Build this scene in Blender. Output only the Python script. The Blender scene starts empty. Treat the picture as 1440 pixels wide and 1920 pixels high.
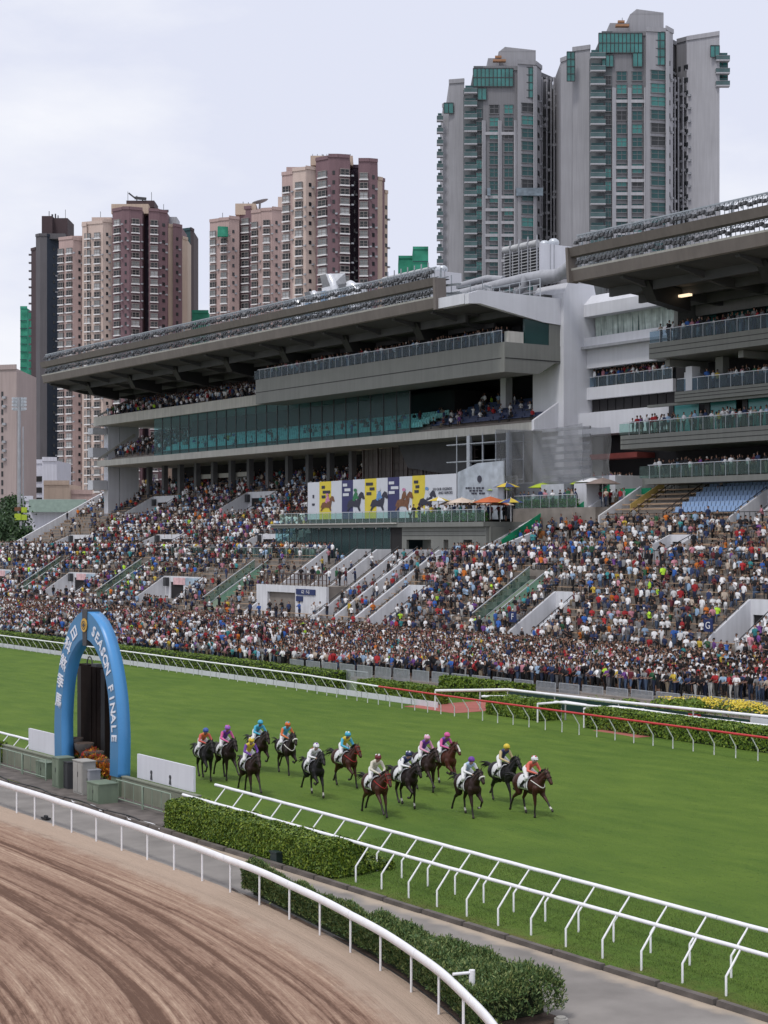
import bpy, bmesh, math, random
import numpy as np
from mathutils import Vector, Matrix
rnd = random.Random(7)
nprng = np.random.default_rng(11)
scn = bpy.context.scene
COL = scn.collection
# ---------------------------------------------------------------- camera, sky, sun, exposure
# world: +Y runs along the straight away from the camera, +X towards the stands, camera 11 m above the turf
TH = math.atan(2170/3200.); CT, ST = math.cos(TH), math.sin(TH); CAMH = 11.0
cam_d = bpy.data.cameras.new('camera'); cam = bpy.data.objects.new('camera', cam_d); COL.objects.link(cam)
cam_d.sensor_fit = 'VERTICAL'; cam_d.sensor_height = 36.0; cam_d.lens = 60.0; cam_d.shift_y = 50/1920.
cam_d.clip_start = 0.5; cam_d.clip_end = 6000
cam.location = (0, 0, CAMH); cam.rotation_euler = (math.pi/2, 0, -TH)
scn.camera = cam
world = bpy.data.worlds.new('World'); scn.world = world; world.use_nodes = True
wn = world.node_tree.nodes; wl = world.node_tree.links; wn.clear()
SUN_EL, SUN_AZ = 62.0, 250.0      # degrees; azimuth of the sun measured from +Y clockwise
sky = wn.new('ShaderNodeTexSky'); sky.sky_type = 'NISHITA'; sky.sun_disc = False
sky.sun_elevation = math.radians(SUN_EL); sky.sun_rotation = math.radians(SUN_AZ); sky.air_density = 1.2; sky.dust_density = 3.0
tc = wn.new('ShaderNodeTexCoord'); mp = wn.new('ShaderNodeMapping'); mp.inputs['Scale'].default_value = (1.0, 1.0, 2.6)
nz = wn.new('ShaderNodeTexNoise'); nz.inputs['Scale'].default_value = 2.6; nz.inputs['Detail'].default_value = 7; nz.inputs['Roughness'].default_value = .55
cr = wn.new('ShaderNodeValToRGB'); cr.color_ramp.elements[0].position = .43; cr.color_ramp.elements[0].color = (7.9, 8.2, 9.6, 1)
cr.color_ramp.elements[1].position = .60; cr.color_ramp.elements[1].color = (9.9, 10.0, 10.5, 1)
mixn = wn.new('ShaderNodeMix'); mixn.data_type = 'RGBA'; mixn.inputs[0].default_value = .93
bg = wn.new('ShaderNodeBackground'); bg.inputs['Strength'].default_value = .1; wo = wn.new('ShaderNodeOutputWorld')
wl.new(tc.outputs['Generated'], mp.inputs[0]); wl.new(mp.outputs[0], nz.inputs['Vector']); wl.new(nz.outputs[0], cr.inputs[0])
wl.new(sky.outputs[0], mixn.inputs[6]); wl.new(cr.outputs[0], mixn.inputs[7]); wl.new(mixn.outputs[2], bg.inputs[0]); wl.new(bg.outputs[0], wo.inputs[0])
sl = bpy.data.lights.new('sun', 'SUN'); so = bpy.data.objects.new('sun', sl); COL.objects.link(so)
sl.energy = 1.7; sl.angle = math.radians(11); sl.color = (1, .965, .91)
az = math.radians(SUN_AZ); el = math.radians(SUN_EL)
sdir = Vector((math.sin(az)*math.cos(el), math.cos(az)*math.cos(el), math.sin(el)))
so.rotation_euler = sdir.to_track_quat('Z', 'Y').to_euler(); so.location = (0, 60, 80)
scn.view_settings.view_transform = 'Standard'; scn.view_settings.look = 'None'; scn.view_settings.gamma = 1
scn.view_settings.use_curve_mapping = False; scn.view_settings.exposure = 0.0
scn.render.engine = 'CYCLES'
scn.cycles.max_bounces = 5; scn.cycles.transparent_max_bounces = 12; scn.cycles.diffuse_bounces = 2; scn.cycles.glossy_bounces = 2

# ---------------------------------------------------------------- measuring helpers (photograph pixel -> place in the world)
def ray(px, py):
    a = (px-720)/3200.; b = (1010-py)/3200.
    return (a*CT+ST, -a*ST+CT, b)
def gnd(px, py, z=0):
    v = ray(px, py); t = (z-CAMH)/v[2]; return Vector((v[0]*t, v[1]*t, z))
def atX(px, py, X):
    v = ray(px, py); t = X/v[0]; return Vector((X, v[1]*t, CAMH+v[2]*t))
def atY(px, py, Y):
    v = ray(px, py); t = Y/v[1]; return Vector((v[0]*t, Y, CAMH+v[2]*t))
def far(px, py, Z):
    v = ray(px, py); return Vector((v[0]*Z, v[1]*Z, CAMH+v[2]*Z))

# ---------------------------------------------------------------- object helpers
def link(o): COL.objects.link(o); return o
def tag(o, label=None, cat=None, group=None, kind=None):
    if label: o['label'] = label
    if cat: o['category'] = cat
    if group: o['group'] = group
    if kind: o['kind'] = kind
    return o
def empty(name, loc=(0, 0, 0), rz=0, label=None, cat=None, group=None, kind=None):
    o = bpy.data.objects.new(name, None); link(o); o.location = loc; o.rotation_euler = (0, 0, rz); o.empty_display_size = .3
    return tag(o, label, cat, group, kind)
def inst(name, me, parent=None, loc=(0, 0, 0), rz=0, sc=None):
    o = bpy.data.objects.new(name, me); link(o); o.location = loc; o.rotation_euler = (0, 0, rz)
    if sc: o.scale = sc
    if parent: o.parent = parent
    return o
def copy_tree(o, parent=None):
    c = o.copy(); link(c)
    if parent: c.parent = parent
    for ch in KIDS.get(o.name, []): KIDS.setdefault(c.name, []).append(copy_tree(ch, c))
    return c
KIDS = {}
def register(root):
    for ch in root.children_recursive: KIDS.setdefault(ch.parent.name, []).append(ch)

class MB:
    """collects boxes, bars and tubes and builds them as one mesh"""
    def __init__(s): s.v = []; s.f = []; s.m = []; s.mi = 0; s.sm = []; s.smooth = False
    def add(s, vs, fs):
        n = len(s.v); s.v += [tuple(q) for q in vs]; s.f += [tuple(i+n for i in q) for q in fs]
        s.m += [s.mi]*len(fs); s.sm += [s.smooth]*len(fs); return s
    def box(s, x0, y0, z0, x1, y1, z1):
        return s.add([(x0,y0,z0),(x1,y0,z0),(x1,y1,z0),(x0,y1,z0),(x0,y0,z1),(x1,y0,z1),(x1,y1,z1),(x0,y1,z1)],
            [(3,2,1,0),(4,5,6,7),(0,1,5,4),(1,2,6,5),(2,3,7,6),(3,0,4,7)])
    def cbox(s, c, d):
        return s.box(c[0]-d[0]/2, c[1]-d[1]/2, c[2]-d[2]/2, c[0]+d[0]/2, c[1]+d[1]/2, c[2]+d[2]/2)
    def hexa(s, b, t):   # bottom quad, top quad (same winding)
        return s.add(list(b)+list(t), [(3,2,1,0),(4,5,6,7),(0,1,5,4),(1,2,6,5),(2,3,7,6),(3,0,4,7)])
    def bar(s, p, q, w, h=None):
        h = h or w; p = Vector(p); q = Vector(q); d = (q-p)
        if d.length < 1e-6: return s
        d.normalize(); up = Vector((0,0,1)) if abs(d.z) < .95 else Vector((1,0,0))
        a = d.cross(up).normalized()*w/2; b = a.cross(d).normalized()*h/2
        return s.hexa([p-a-b, p+a-b, q+a-b, q-a-b], [p-a+b, p+a+b, q+a+b, q-a+b])
    def tube(s, pts, r, n=8, cap=True):
        pts = [Vector(p) for p in pts]; rs = r if isinstance(r, (list, tuple)) else [r]*len(pts); rings = []
        ref = None
        for i, p in enumerate(pts):
            d = (pts[min(i+1, len(pts)-1)]-pts[max(i-1, 0)]).normalized()
            if ref is None: ref = Vector((0,0,1)) if abs(d.z) < .9 else Vector((1,0,0))
            a = d.cross(ref).normalized(); b = a.cross(d).normalized(); ref = b
            rings.append([p+(a*math.cos(2*math.pi*k/n)+b*math.sin(2*math.pi*k/n))*rs[i] for k in range(n)])
        vs = [v for r_ in rings for v in r_]; fs = []
        for i in range(len(pts)-1):
            for k in range(n): fs.append((i*n+k, i*n+(k+1)%n, (i+1)*n+(k+1)%n, (i+1)*n+k))
        sm = s.smooth; s.smooth = True; s.add(vs, fs); s.smooth = sm
        if cap:
            s.add(rings[0], [tuple(range(n))[::-1]]); s.add(rings[-1], [tuple(range(n))])
        return s
    def prism(s, poly, axis, a0, a1):  # polygon in the two other axes, extruded along axis
        n = len(poly)
        def P(u, v, a):
            return (a,u,v) if axis == 'x' else (u,a,v) if axis == 'y' else (u,v,a)
        vs = [P(u,v,a0) for u,v in poly]+[P(u,v,a1) for u,v in poly]
        fs = [tuple(range(n))[::-1], tuple(range(n,2*n))]+[(i,(i+1)%n,n+(i+1)%n,n+i) for i in range(n)]
        return s.add(vs, fs)
    def quad(s, a, b, c, d): return s.add([a,b,c,d], [(0,1,2,3)])
    def sphere(s, c, r, nu=8, nv=5, sc=(1,1,1)):
        vs = [(c[0], c[1], c[2]+r*sc[2])]; 
        for j in range(1, nv):
            th = math.pi*j/nv
            for i in range(nu):
                ph = 2*math.pi*i/nu; vs.append((c[0]+r*sc[0]*math.sin(th)*math.cos(ph), c[1]+r*sc[1]*math.sin(th)*math.sin(ph), c[2]+r*sc[2]*math.cos(th)))
        vs.append((c[0], c[1], c[2]-r*sc[2])); fs = [(0, 1+i, 1+(i+1)%nu) for i in range(nu)]
        for j in range(nv-2):
            for i in range(nu): fs.append((1+j*nu+i, 1+(j+1)*nu+i, 1+(j+1)*nu+(i+1)%nu, 1+j*nu+(i+1)%nu))
        L = len(vs)-1; fs += [(L, 1+(nv-2)*nu+(i+1)%nu, 1+(nv-2)*nu+i) for i in range(nu)]
        sm = s.smooth; s.smooth = True; s.add(vs, fs); s.smooth = sm; return s
    def mesh(s, name, mats):
        me = bpy.data.meshes.new(name); me.from_pydata(s.v, [], s.f)
        for m in (mats if isinstance(mats, (list, tuple)) else [mats]): me.materials.append(m)
        me.polygons.foreach_set('material_index', s.m); me.polygons.foreach_set('use_smooth', s.sm)
        bm = bmesh.new(); bm.from_mesh(me); bmesh.ops.recalc_face_normals(bm, faces=bm.faces); bm.to_mesh(me); bm.free()
        me.update(); return me
    def build(s, name, mats, parent=None, label=None, cat=None, group=None, kind=None, loc=(0,0,0)):
        o = bpy.data.objects.new(name, s.mesh(name, mats)); link(o); o.location = loc
        if parent: o.parent = parent
        return tag(o, label, cat, group, kind)

# ---------------------------------------------------------------- materials
def mat(name, col, rough=.7, var=.12, scale=1.5, bump=0., bscale=30., metal=0., spec=.4, streak=0., coat=0.):
    m = bpy.data.materials.new(name); m.use_nodes = True; n = m.node_tree.nodes; l = m.node_tree.links
    b = n['Principled BSDF']; b.inputs['Roughness'].default_value = rough; b.inputs['Metallic'].default_value = metal
    b.inputs['Specular IOR Level'].default_value = spec; b.inputs['Coat Weight'].default_value = coat
    tc = n.new('ShaderNodeTexCoord'); nz = n.new('ShaderNodeTexNoise'); nz.inputs['Scale'].default_value = scale; nz.inputs['Detail'].default_value = 5
    l.new(tc.outputs['Object'], nz.inputs['Vector'])
    mr = n.new('ShaderNodeMapRange'); mr.inputs[1].default_value = .3; mr.inputs[2].default_value = .7
    mr.inputs[3].default_value = 1-var; mr.inputs[4].default_value = 1+var; l.new(nz.outputs[0], mr.inputs[0])
    mx = n.new('ShaderNodeVectorMath'); mx.operation = 'SCALE'; mx.inputs[0].default_value = col[:3]; l.new(mr.outputs[0], mx.inputs['Scale'])
    last = mx.outputs[0]
    if streak:   # rain streaks: noise stretched along the height
        mp = n.new('ShaderNodeMapping'); mp.inputs['Scale'].default_value = (1.3, 1.3, .06); l.new(tc.outputs['Object'], mp.inputs[0])
        n2 = n.new('ShaderNodeTexNoise'); n2.inputs['Scale'].default_value = 2.2; n2.inputs['Detail'].default_value = 6; l.new(mp.outputs[0], n2.inputs['Vector'])
        m2 = n.new('ShaderNodeMapRange'); m2.inputs[1].default_value = .35; m2.inputs[2].default_value = .7; m2.inputs[3].default_value = 1+streak*.3; m2.inputs[4].default_value = 1-streak; l.new(n2.outputs[0], m2.inputs[0])
        m3 = n.new('ShaderNodeVectorMath'); m3.operation = 'SCALE'; l.new(last, m3.inputs[0]); l.new(m2.outputs[0], m3.inputs['Scale']); last = m3.outputs[0]
    l.new(last, b.inputs['Base Color'])
    if bump:
        nb = n.new('ShaderNodeTexNoise'); nb.inputs['Scale'].default_value = bscale; nb.inputs['Detail'].default_value = 4; l.new(tc.outputs['Object'], nb.inputs['Vector'])
        bp = n.new('ShaderNodeBump'); bp.inputs['Strength'].default_value = bump; bp.inputs['Distance'].default_value = .02; l.new(nb.outputs[0], bp.inputs['Height']); l.new(bp.outputs[0], b.inputs['Normal'])
    return m
def glassm(name, tint, alpha=.5, rough=.08):
    m = bpy.data.materials.new(name); m.use_nodes = True; n = m.node_tree.nodes; l = m.node_tree.links; n.clear()
    o = n.new('ShaderNodeOutputMaterial'); t = n.new('ShaderNodeBsdfTransparent'); t.inputs[0].default_value = (*tint, 1)
    d = n.new('ShaderNodeBsdfPrincipled'); d.inputs['Base Color'].default_value = (tint[0]*.35, tint[1]*.35, tint[2]*.35, 1); d.inputs['Roughness'].default_value = rough
    d.inputs['Specular IOR Level'].default_value = .6
    mx = n.new('ShaderNodeMixShader'); mx.inputs[0].default_value = alpha; l.new(t.outputs[0], mx.inputs[1]); l.new(d.outputs[0], mx.inputs[2]); l.new(mx.outputs[0], o.inputs[0])
    return m
def leafm(name, c1, c2, c3):
    m = bpy.data.materials.new(name); m.use_nodes = True; n = m.node_tree.nodes; l = m.node_tree.links
    b = n['Principled BSDF']; b.inputs['Roughness'].default_value = .55; b.inputs['Specular IOR Level'].default_value = .35
    g = n.new('ShaderNodeNewGeometry'); r = n.new('ShaderNodeValToRGB')
    r.color_ramp.elements[0].color = (*c1, 1); r.color_ramp.elements[1].color = (*c3, 1); e = r.color_ramp.elements.new(.55); e.color = (*c2, 1)
    l.new(g.outputs['Random Per Island'], r.inputs[0]); l.new(r.outputs[0], b.inputs['Base Color'])
    return m
M = {}
M['white'] = mat('white_paint', (.80,.80,.82), .35, .03, 3, spec=.5)
M['rail'] = mat('rail_plastic', (.82,.82,.85), .38, .05, 2.5, spec=.4, streak=.04)
M['red'] = mat('red_rail_paint', (.50,.035,.04), .4, .08, 3)
M['wall_white'] = mat('white_rendered_concrete', (.60,.61,.66), .75, .06, .35, streak=.06)
M['vom_white'] = mat('white_parapet_paint', (.66,.67,.71), .7, .06, .8, streak=.12)
M['slab'] = mat('pale_slab_concrete', (.47,.46,.43), .8, .08, .7, .2, 8, streak=.14)
M['grey_clad'] = mat('grey_cladding', (.185,.190,.178), .55, .05, .6, streak=.1)
M['grey_dark'] = mat('dark_grey_steel', (.05,.052,.058), .6, .15, 1)
M['black'] = mat('black_rubber', (.015,.015,.016), .6, .1, 3)
M['void'] = mat('interior_shade_dark', (.018,.017,.019), .85, .2, .4)  # near-black colour stands in for the shade inside rooms, recesses and doorways
M['fascia'] = mat('brown_grey_fascia', (.150,.130,.120), .6, .08, .5, streak=.13)
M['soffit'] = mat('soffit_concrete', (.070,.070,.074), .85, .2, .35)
M['truss'] = mat('galvanised_truss', (.30,.33,.36), .4, .15, 3, metal=.4)
M['steel'] = mat('galvanised_steel', (.48,.51,.55), .4, .1, 2, metal=.35)
M['silver'] = mat('silver_duct_foil', (.72,.73,.75), .3, .1, 3, metal=.7)
M['louvre'] = mat('louvre_metal', (.42,.43,.44), .5, .1, 2)
M['pipe'] = mat('grey_duct_paint', (.33,.34,.37), .55, .1, 1.5, streak=.1)
M['steps'] = mat('terrace_concrete', (.23,.205,.185), .9, .2, .8, .3, 6)
M['bench'] = mat('bench_plank', (.40,.28,.19), .7, .18, 2.5)
M['blueseat'] = mat('pale_blue_seat', (.22,.33,.52), .5, .1, 2)
M['navyseat'] = mat('navy_bench', (.02,.035,.10), .5, .2, 2)
M['tealseat'] = mat('teal_seat', (.42,.78,.76), .5, .2, 2)
M['glass'] = glassm('green_balustrade_glass', (.74,.90,.86), .13)
M['bluglass'] = glassm('blue_balustrade_glass', (.66,.78,.86), .16)
M['curtain'] = glassm('teal_curtain_glass', (.60,.84,.86), .13, .2)
M['tealglass'] = mat('teal_window_glass', (.03,.155,.15), .15, .35, .35, spec=.6)
M['greennet'] = mat('green_site_netting', (.05,.25,.17), .9, .35, .25, spec=.05)
M['greentarp'] = mat('green_tarpaulin', (.01,.27,.13), .6, .2, 1.2, .3, 3)
M['kerb'] = mat('kerb_stone', (.115,.10,.092), .9, .35, 1.5, .5, 14)
M['road'] = mat('service_road_asphalt', (.215,.198,.185), .9, .22, .55, .35, 30)
M['concrete'] = mat('plain_concrete', (.33,.32,.30), .9, .15, .6, .3, 10)
M['soil'] = mat('dark_soil', (.075,.05,.038), .95, .3, 3, .5, 20)
M['wallgreen'] = mat('olive_grey_wall', (.20,.215,.165), .8, .08, 1.2, .2, 12, streak=.15)
M['boxgreen'] = mat('sage_green_cabinet', (.16,.205,.15), .5, .1, 2, streak=.15)
M['archblue'] = mat('arch_blue_paint', (.065,.26,.56), .35, .05, .8, spec=.5)
M['archface'] = mat('arch_face_blue', (.05,.185,.36), .4, .05, .8)
M['gold'] = mat('gold_emblem', (.55,.33,.05), .4, .1, 5)
M['brownblack'] = mat('dark_brown_panel', (.012,.008,.007), .85, .15, 3, .3, 40, spec=.08)

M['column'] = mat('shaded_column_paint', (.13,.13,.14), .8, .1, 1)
# ================================================================ GROUND
MB().quad((-900,-300,-.12),(1500,-300,-.12),(1500,2600,-.12),(-900,2600,-.12)).build('ground', M['concrete'], kind='structure')
# --- turf
def turf_mat():
    m = bpy.data.materials.new('turf_grass'); m.use_nodes = True; n = m.node_tree.nodes; l = m.node_tree.links; b = n['Principled BSDF']
    b.inputs['Roughness'].default_value = .85; b.inputs['Specular IOR Level'].default_value = .15
    tc = n.new('ShaderNodeTexCoord')
    def noise(scale, detail, sc=(1,1,1), rough=.5):
        mp = n.new('ShaderNodeMapping'); mp.inputs['Scale'].default_value = sc; l.new(tc.outputs['Object'], mp.inputs[0])
        z = n.new('ShaderNodeTexNoise'); z.inputs['Scale'].default_value = scale; z.inputs['Detail'].default_value = detail; z.inputs['Roughness'].default_value = rough
        l.new(mp.outputs[0], z.inputs['Vector']); return z.outputs[0]
    big = noise(.07, 3); med = noise(.9, 5, (1.0,.35,1)); fine = noise(14, 4, rough=.7); hoof = noise(2.6, 6, (1.6,.5,1), .65)
    r = n.new('ShaderNodeValToRGB'); r.color_ramp.elements[0].position = .3; r.color_ramp.elements[0].color = (.056,.120,.018,1)
    r.color_ramp.elements[1].position = .72; r.color_ramp.elements[1].color = (.148,.226,.036,1)
    a = n.new('ShaderNodeMath'); a.operation = 'MULTIPLY_ADD'; a.inputs[1].default_value = .45; l.new(med, a.inputs[0])
    a2 = n.new('ShaderNodeMath'); a2.operation = 'MULTIPLY_ADD'; a2.inputs[1].default_value = .3; l.new(fine, a2.inputs[0])
    a3 = n.new('ShaderNodeMath'); a3.operation = 'MULTIPLY'; a3.inputs[1].default_value = .3; l.new(big, a3.inputs[0])
    l.new(a3.outputs[0], a2.inputs[2]); l.new(a2.outputs[0], a.inputs[2]); l.new(a.outputs[0], r.inputs[0])
    # worn divots: dry thatch showing through where the hooves cut
    r2 = n.new('ShaderNodeValToRGB'); r2.color_ramp.elements[0].position = .66; r2.color_ramp.elements[0].color = (0,0,0,1); r2.color_ramp.elements[1].position = .78; r2.color_ramp.elements[1].color = (.55,.55,.55,1)
    l.new(hoof, r2.inputs[0]); mx = n.new('ShaderNodeMix'); mx.data_type = 'RGBA'; l.new(r2.outputs[0], mx.inputs[0]); l.new(r.outputs[0], mx.inputs[6]); mx.inputs[7].default_value = (.17,.21,.07,1)
    # scuffs: small torn patches where darker roots show
    sc_ = noise(5.5, 5, (1.0,.55,1), .75); r3 = n.new('ShaderNodeValToRGB'); r3.color_ramp.elements[0].position = .30; r3.color_ramp.elements[0].color = (.8,.8,.8,1); r3.color_ramp.elements[1].position = .42; r3.color_ramp.elements[1].color = (0,0,0,1)
    l.new(sc_, r3.inputs[0]); mxs = n.new('ShaderNodeMix'); mxs.data_type = 'RGBA'; l.new(r3.outputs[0], mxs.inputs[0]); l.new(mx.outputs[2], mxs.inputs[6]); mxs.inputs[7].default_value = (.032,.062,.014,1); mx = mxs
    # dry, brownish edge along the kerb
    sx = n.new('ShaderNodeSeparateXYZ'); l.new(tc.outputs['Object'], sx.inputs[0]); mr = n.new('ShaderNodeMapRange'); mr.inputs[1].default_value = 30.4; mr.inputs[2].default_value = 29.3; mr.inputs[3].default_value = 0; mr.inputs[4].default_value = .8
    l.new(sx.outputs[0], mr.inputs[0]); mu = n.new('ShaderNodeMath'); mu.operation = 'MULTIPLY'; e2 = noise(1.1, 5); l.new(mr.outputs[0], mu.inputs[0]); 
    mr2 = n.new('ShaderNodeMapRange'); mr2.inputs[1].default_value = .4; mr2.inputs[2].default_value = .62; l.new(e2, mr2.inputs[0]); l.new(mr2.outputs[0], mu.inputs[1])
    mx2 = n.new('ShaderNodeMix'); mx2.data_type = 'RGBA'; l.new(mu.outputs[0], mx2.inputs[0]); l.new(mx.outputs[2], mx2.inputs[6]); mx2.inputs[7].default_value = (.16,.12,.05,1)
    l.new(mx2.outputs[2], b.inputs['Base Color'])
    bp = n.new('ShaderNodeBump'); bp.inputs['Strength'].default_value = 1.0; bp.inputs['Distance'].default_value = .08
    ad = n.new('ShaderNodeMath'); ad.operation = 'ADD'; l.new(fine, ad.inputs[0]); l.new(hoof, ad.inputs[1]); l.new(ad.outputs[0], bp.inputs['Height']); l.new(bp.outputs[0], b.inputs['Normal'])
    return m
M['turf'] = turf_mat()
g = MB(); xs = np.linspace(29.25, 64.6, 60); ys = np.concatenate([np.linspace(-40, 140, 300), np.linspace(142, 420, 60)])
def turf_z(x, y): return .035*math.sin(x*.35+y*.05)*math.sin(y*.11)+.012*math.sin(x*2.1+y*.9)+.01*math.sin(y*1.7-x)
vs = [(x, y, turf_z(x, y)) for y in ys for x in xs]; nx = len(xs)
g.smooth = True; g.add(vs, [(j*nx+i, j*nx+i+1, (j+1)*nx+i+1, (j+1)*nx+i) for j in range(len(ys)-1) for i in range(nx-1)])
g.build('turf_track', M['turf'], kind='structure')
# --- strip behind the far rail and the spectator apron
MB().box(64.6,-40,-.1,72.6,420,-.01).build('apron_lawn', M['turf'], kind='structure')
MB().box(72.6,-40,-.1,84,420,-.004).build('spectator_apron', M['steps'], kind='structure')
M['redpath'] = mat('red_rubber_path', (.36,.115,.095), .8, .1, 1, .2, 20)
for a, b in ((86.5, 92.0), (70.2, 74.2)):
    MB().box(64.0, a, -.05, 72.6, b, .012).build('walkway', M['redpath'], kind='structure')
# --- service road, kerb
g = MB(); ys = np.linspace(-20, 330, 200)
g.add([(22.0, y, -.09) for y in ys]+[(29.12, y, -.045) for y in ys], [(i, i+200, i+201, i+1) for i in range(199)])
def road_mat():
    m = M['road']; n = m.node_tree.nodes; l = m.node_tree.links; b = n['Principled BSDF']; tc = n.new('ShaderNodeTexCoord')
    src = b.inputs['Base Color'].links[0].from_socket
    sx = n.new('ShaderNodeSeparateXYZ'); l.new(tc.outputs['Object'], sx.inputs[0])
    nz = n.new('ShaderNodeTexNoise'); nz.inputs['Scale'].default_value = .8; nz.inputs['Detail'].default_value = 6; l.new(tc.outputs['Object'], nz.inputs['Vector'])
    ad = n.new('ShaderNodeMath'); ad.operation = 'MULTIPLY_ADD'; ad.inputs[1].default_value = 1.3; l.new(nz.outputs[0], ad.inputs[0]); l.new(sx.outputs[0], ad.inputs[2])
    mr = n.new('ShaderNodeMapRange'); mr.inputs[1].default_value = 29.25; mr.inputs[2].default_value = 29.65; l.new(ad.outputs[0], mr.inputs[0])
    mx = n.new('ShaderNodeMix'); mx.data_type = 'RGBA'; l.new(mr.outputs[0], mx.inputs[0]); l.new(src, mx.inputs[6]); mx.inputs[7].default_value = (.40,.33,.26,1)
    l.new(mx.outputs[2], b.inputs['Base Color'])
road_mat()
g.build('service_road', M['road'], kind='structure')
kerb = empty('kerb', (29.2, 40, 0), kind='structure')
y = 20.0; k = 0
while y < 120:
    L = 1.93; w = .20; o = rnd.uniform(-.02, .02); h = .09+rnd.uniform(-.012, .012); t = rnd.uniform(-.012, .012)
    MB().hexa([(-w/2+o, -L/2, -.12), (w/2+o, -L/2, -.12), (w/2+o, L/2, -.12), (-w/2+o, L/2, -.12)],
              [(-w/2+o+.02, -L/2+.03, h), (w/2+o, -L/2+.03, h+t), (w/2+o, L/2-.03, h), (-w/2+o+.02, L/2-.03, h-t)]).build('kerb_stone', M['kerb'], kerb, loc=(0+(0.0), y-40, 0)); y += L+.07
# --- the dirt track: a grid that follows the curved rail, with harrow ridges as geometry
RP = [(26.2,420),(26.2,160),(26.2,110),(26.2,66),(26.18,58.8),(26.12,54.4),(26.03,50.5),(25.87,47.3),(25.65,44.2),(25.27,41.3),(24.85,38.7),(24.25,35.7),(23.5,32.9),(22.75,30.7),(21.5,27.7),(19.6,24.2),(17.0,20.4),(13.6,16.4),(9.3,12.4),(4.0,8.6),(-3,5)]
def spline(P, step):
    P = [Vector((a, b, 0)) for a, b in P]; out = []
    for i in range(len(P)-1):
        p0 = P[max(i-1,0)]; p1 = P[i]; p2 = P[i+1]; p3 = P[min(i+2,len(P)-1)]; n = max(2, int((p2-p1).length/step))
        if (p2-p1).length > 30: p0 = p1-(p2-p1); p3 = p2+(p2-p1)
        for k in range(n):
            t = k/n; out.append(.5*((2*p1)+(p2-p0)*t+(2*p0-5*p1+4*p2-p3)*t*t+(3*p1-p0-3*p2+p3)*t**3))
    out.append(P[-1]); return out
rail_line = spline(RP[2:], .33)
def normals(L):
    N = []
    for i in range(len(L)):
        d = (L[min(i+1,len(L)-1)]-L[max(i-1,0)]).normalized(); N.append(Vector((d.y, -d.x, 0)))
    return N   # points away from the turf (towards the dirt)
RN = normals(rail_line)
if RN[0].x > 0: RN = [-n_ for n_ in RN]
def dirt_mat():
    m = bpy.data.materials.new('dirt_track_sand'); m.use_nodes = True; n = m.node_tree.nodes; l = m.node_tree.links; b = n['Principled BSDF']
    b.inputs['Roughness'].default_value = .95; b.inputs['Specular IOR Level'].default_value = .1
    tc = n.new('ShaderNodeTexCoord')
    def noise(sc, scale, detail, rough=.5, dist=0):
        mp = n.new('ShaderNodeMapping'); mp.inputs['Scale'].default_value = sc; l.new(tc.outputs['UV'], mp.inputs[0])
        z = n.new('ShaderNodeTexNoise'); z.inputs['Scale'].default_value = scale; z.inputs['Detail'].default_value = detail; z.inputs['Roughness'].default_value = rough; z.inputs['Distortion'].default_value = dist
        l.new(mp.outputs[0], z.inputs['Vector']); return z.outputs[0]
    A = noise((.045, 1.0, 1), .8, 3, .55, .25); B = noise((.06, 4.6, 1), 1.4, 6, .7, .2); C = noise((.4, 11.0, 1), 1.8, 5, .75, .3); D = noise((3, 3, 1), 3, 5, .7)
    r = n.new('ShaderNodeValToRGB'); E = r.color_ramp.elements; E[0].position = .38; E[0].color = (.135,.080,.058,1); E[1].position = .60; E[1].color = (.48,.35,.262,1)
    e = E.new(.46); e.color = (.262,.166,.122,1); e = E.new(.53); e.color = (.35,.24,.178,1)
    def madd(x, k, y):
        q = n.new('ShaderNodeMath'); q.operation = 'MULTIPLY_ADD'; q.inputs[1].default_value = k; l.new(x, q.inputs[0])
        if isinstance(y, float): q.inputs[2].default_value = y
        else: l.new(y, q.inputs[2])
        return q.outputs[0]
    ga = n.new('ShaderNodeAttribute'); ga.attribute_name = 'groove'
    s = madd(A, .20, 0.0); s = madd(B, .36, s); s = madd(C, .29, s); s = madd(D, .15, s); s = madd(ga.outputs['Fac'], 2.6, s); l.new(s, r.inputs[0])
    # paler, drier sand in the first metre and a half beside the rail
    sx = n.new('ShaderNodeSeparateXYZ'); l.new(tc.outputs['UV'], sx.inputs[0]); w = noise((.5, 1, 1), 1.6, 4, .6)
    wv = madd(w, 1.5, sx.outputs[1]); mr = n.new('ShaderNodeMapRange'); mr.inputs[1].default_value = 2.35; mr.inputs[2].default_value = 1.75; mr.inputs[3].default_value = 0; mr.inputs[4].default_value = .85; l.new(wv, mr.inputs[0])
    mx = n.new('ShaderNodeMix'); mx.data_type = 'RGBA'; l.new(mr.outputs[0], mx.inputs[0]); l.new(r.outputs[0], mx.inputs[6]); mx.inputs[7].default_value = (.43,.335,.265,1); l.new(mx.outputs[2], b.inputs['Base Color'])
    bp = n.new('ShaderNodeBump'); bp.inputs['Strength'].default_value = .8; bp.inputs['Distance'].default_value = .05; hh = madd(C, .8, B); hh = madd(D, .35, hh); l.new(hh, bp.inputs['Height']); l.new(bp.outputs[0], b.inputs['Normal'])
    return m
M['dirt'] = dirt_mat()
offs = np.concatenate([np.arange(-.28, 11.0, .055), np.arange(11.0, 13.2, .4)]); ns = len(rail_line); no = len(offs)
Lx = np.array([p.x for p in rail_line]); Ly = np.array([p.y for p in rail_line]); Nx = np.array([p.x for p in RN]); Ny = np.array([p.y for p in RN])
S = np.concatenate([[0], np.cumsum(np.hypot(np.diff(Lx), np.diff(Ly)))])
rs = np.random.default_rng(5); ridge = np.zeros((ns, no))
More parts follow.
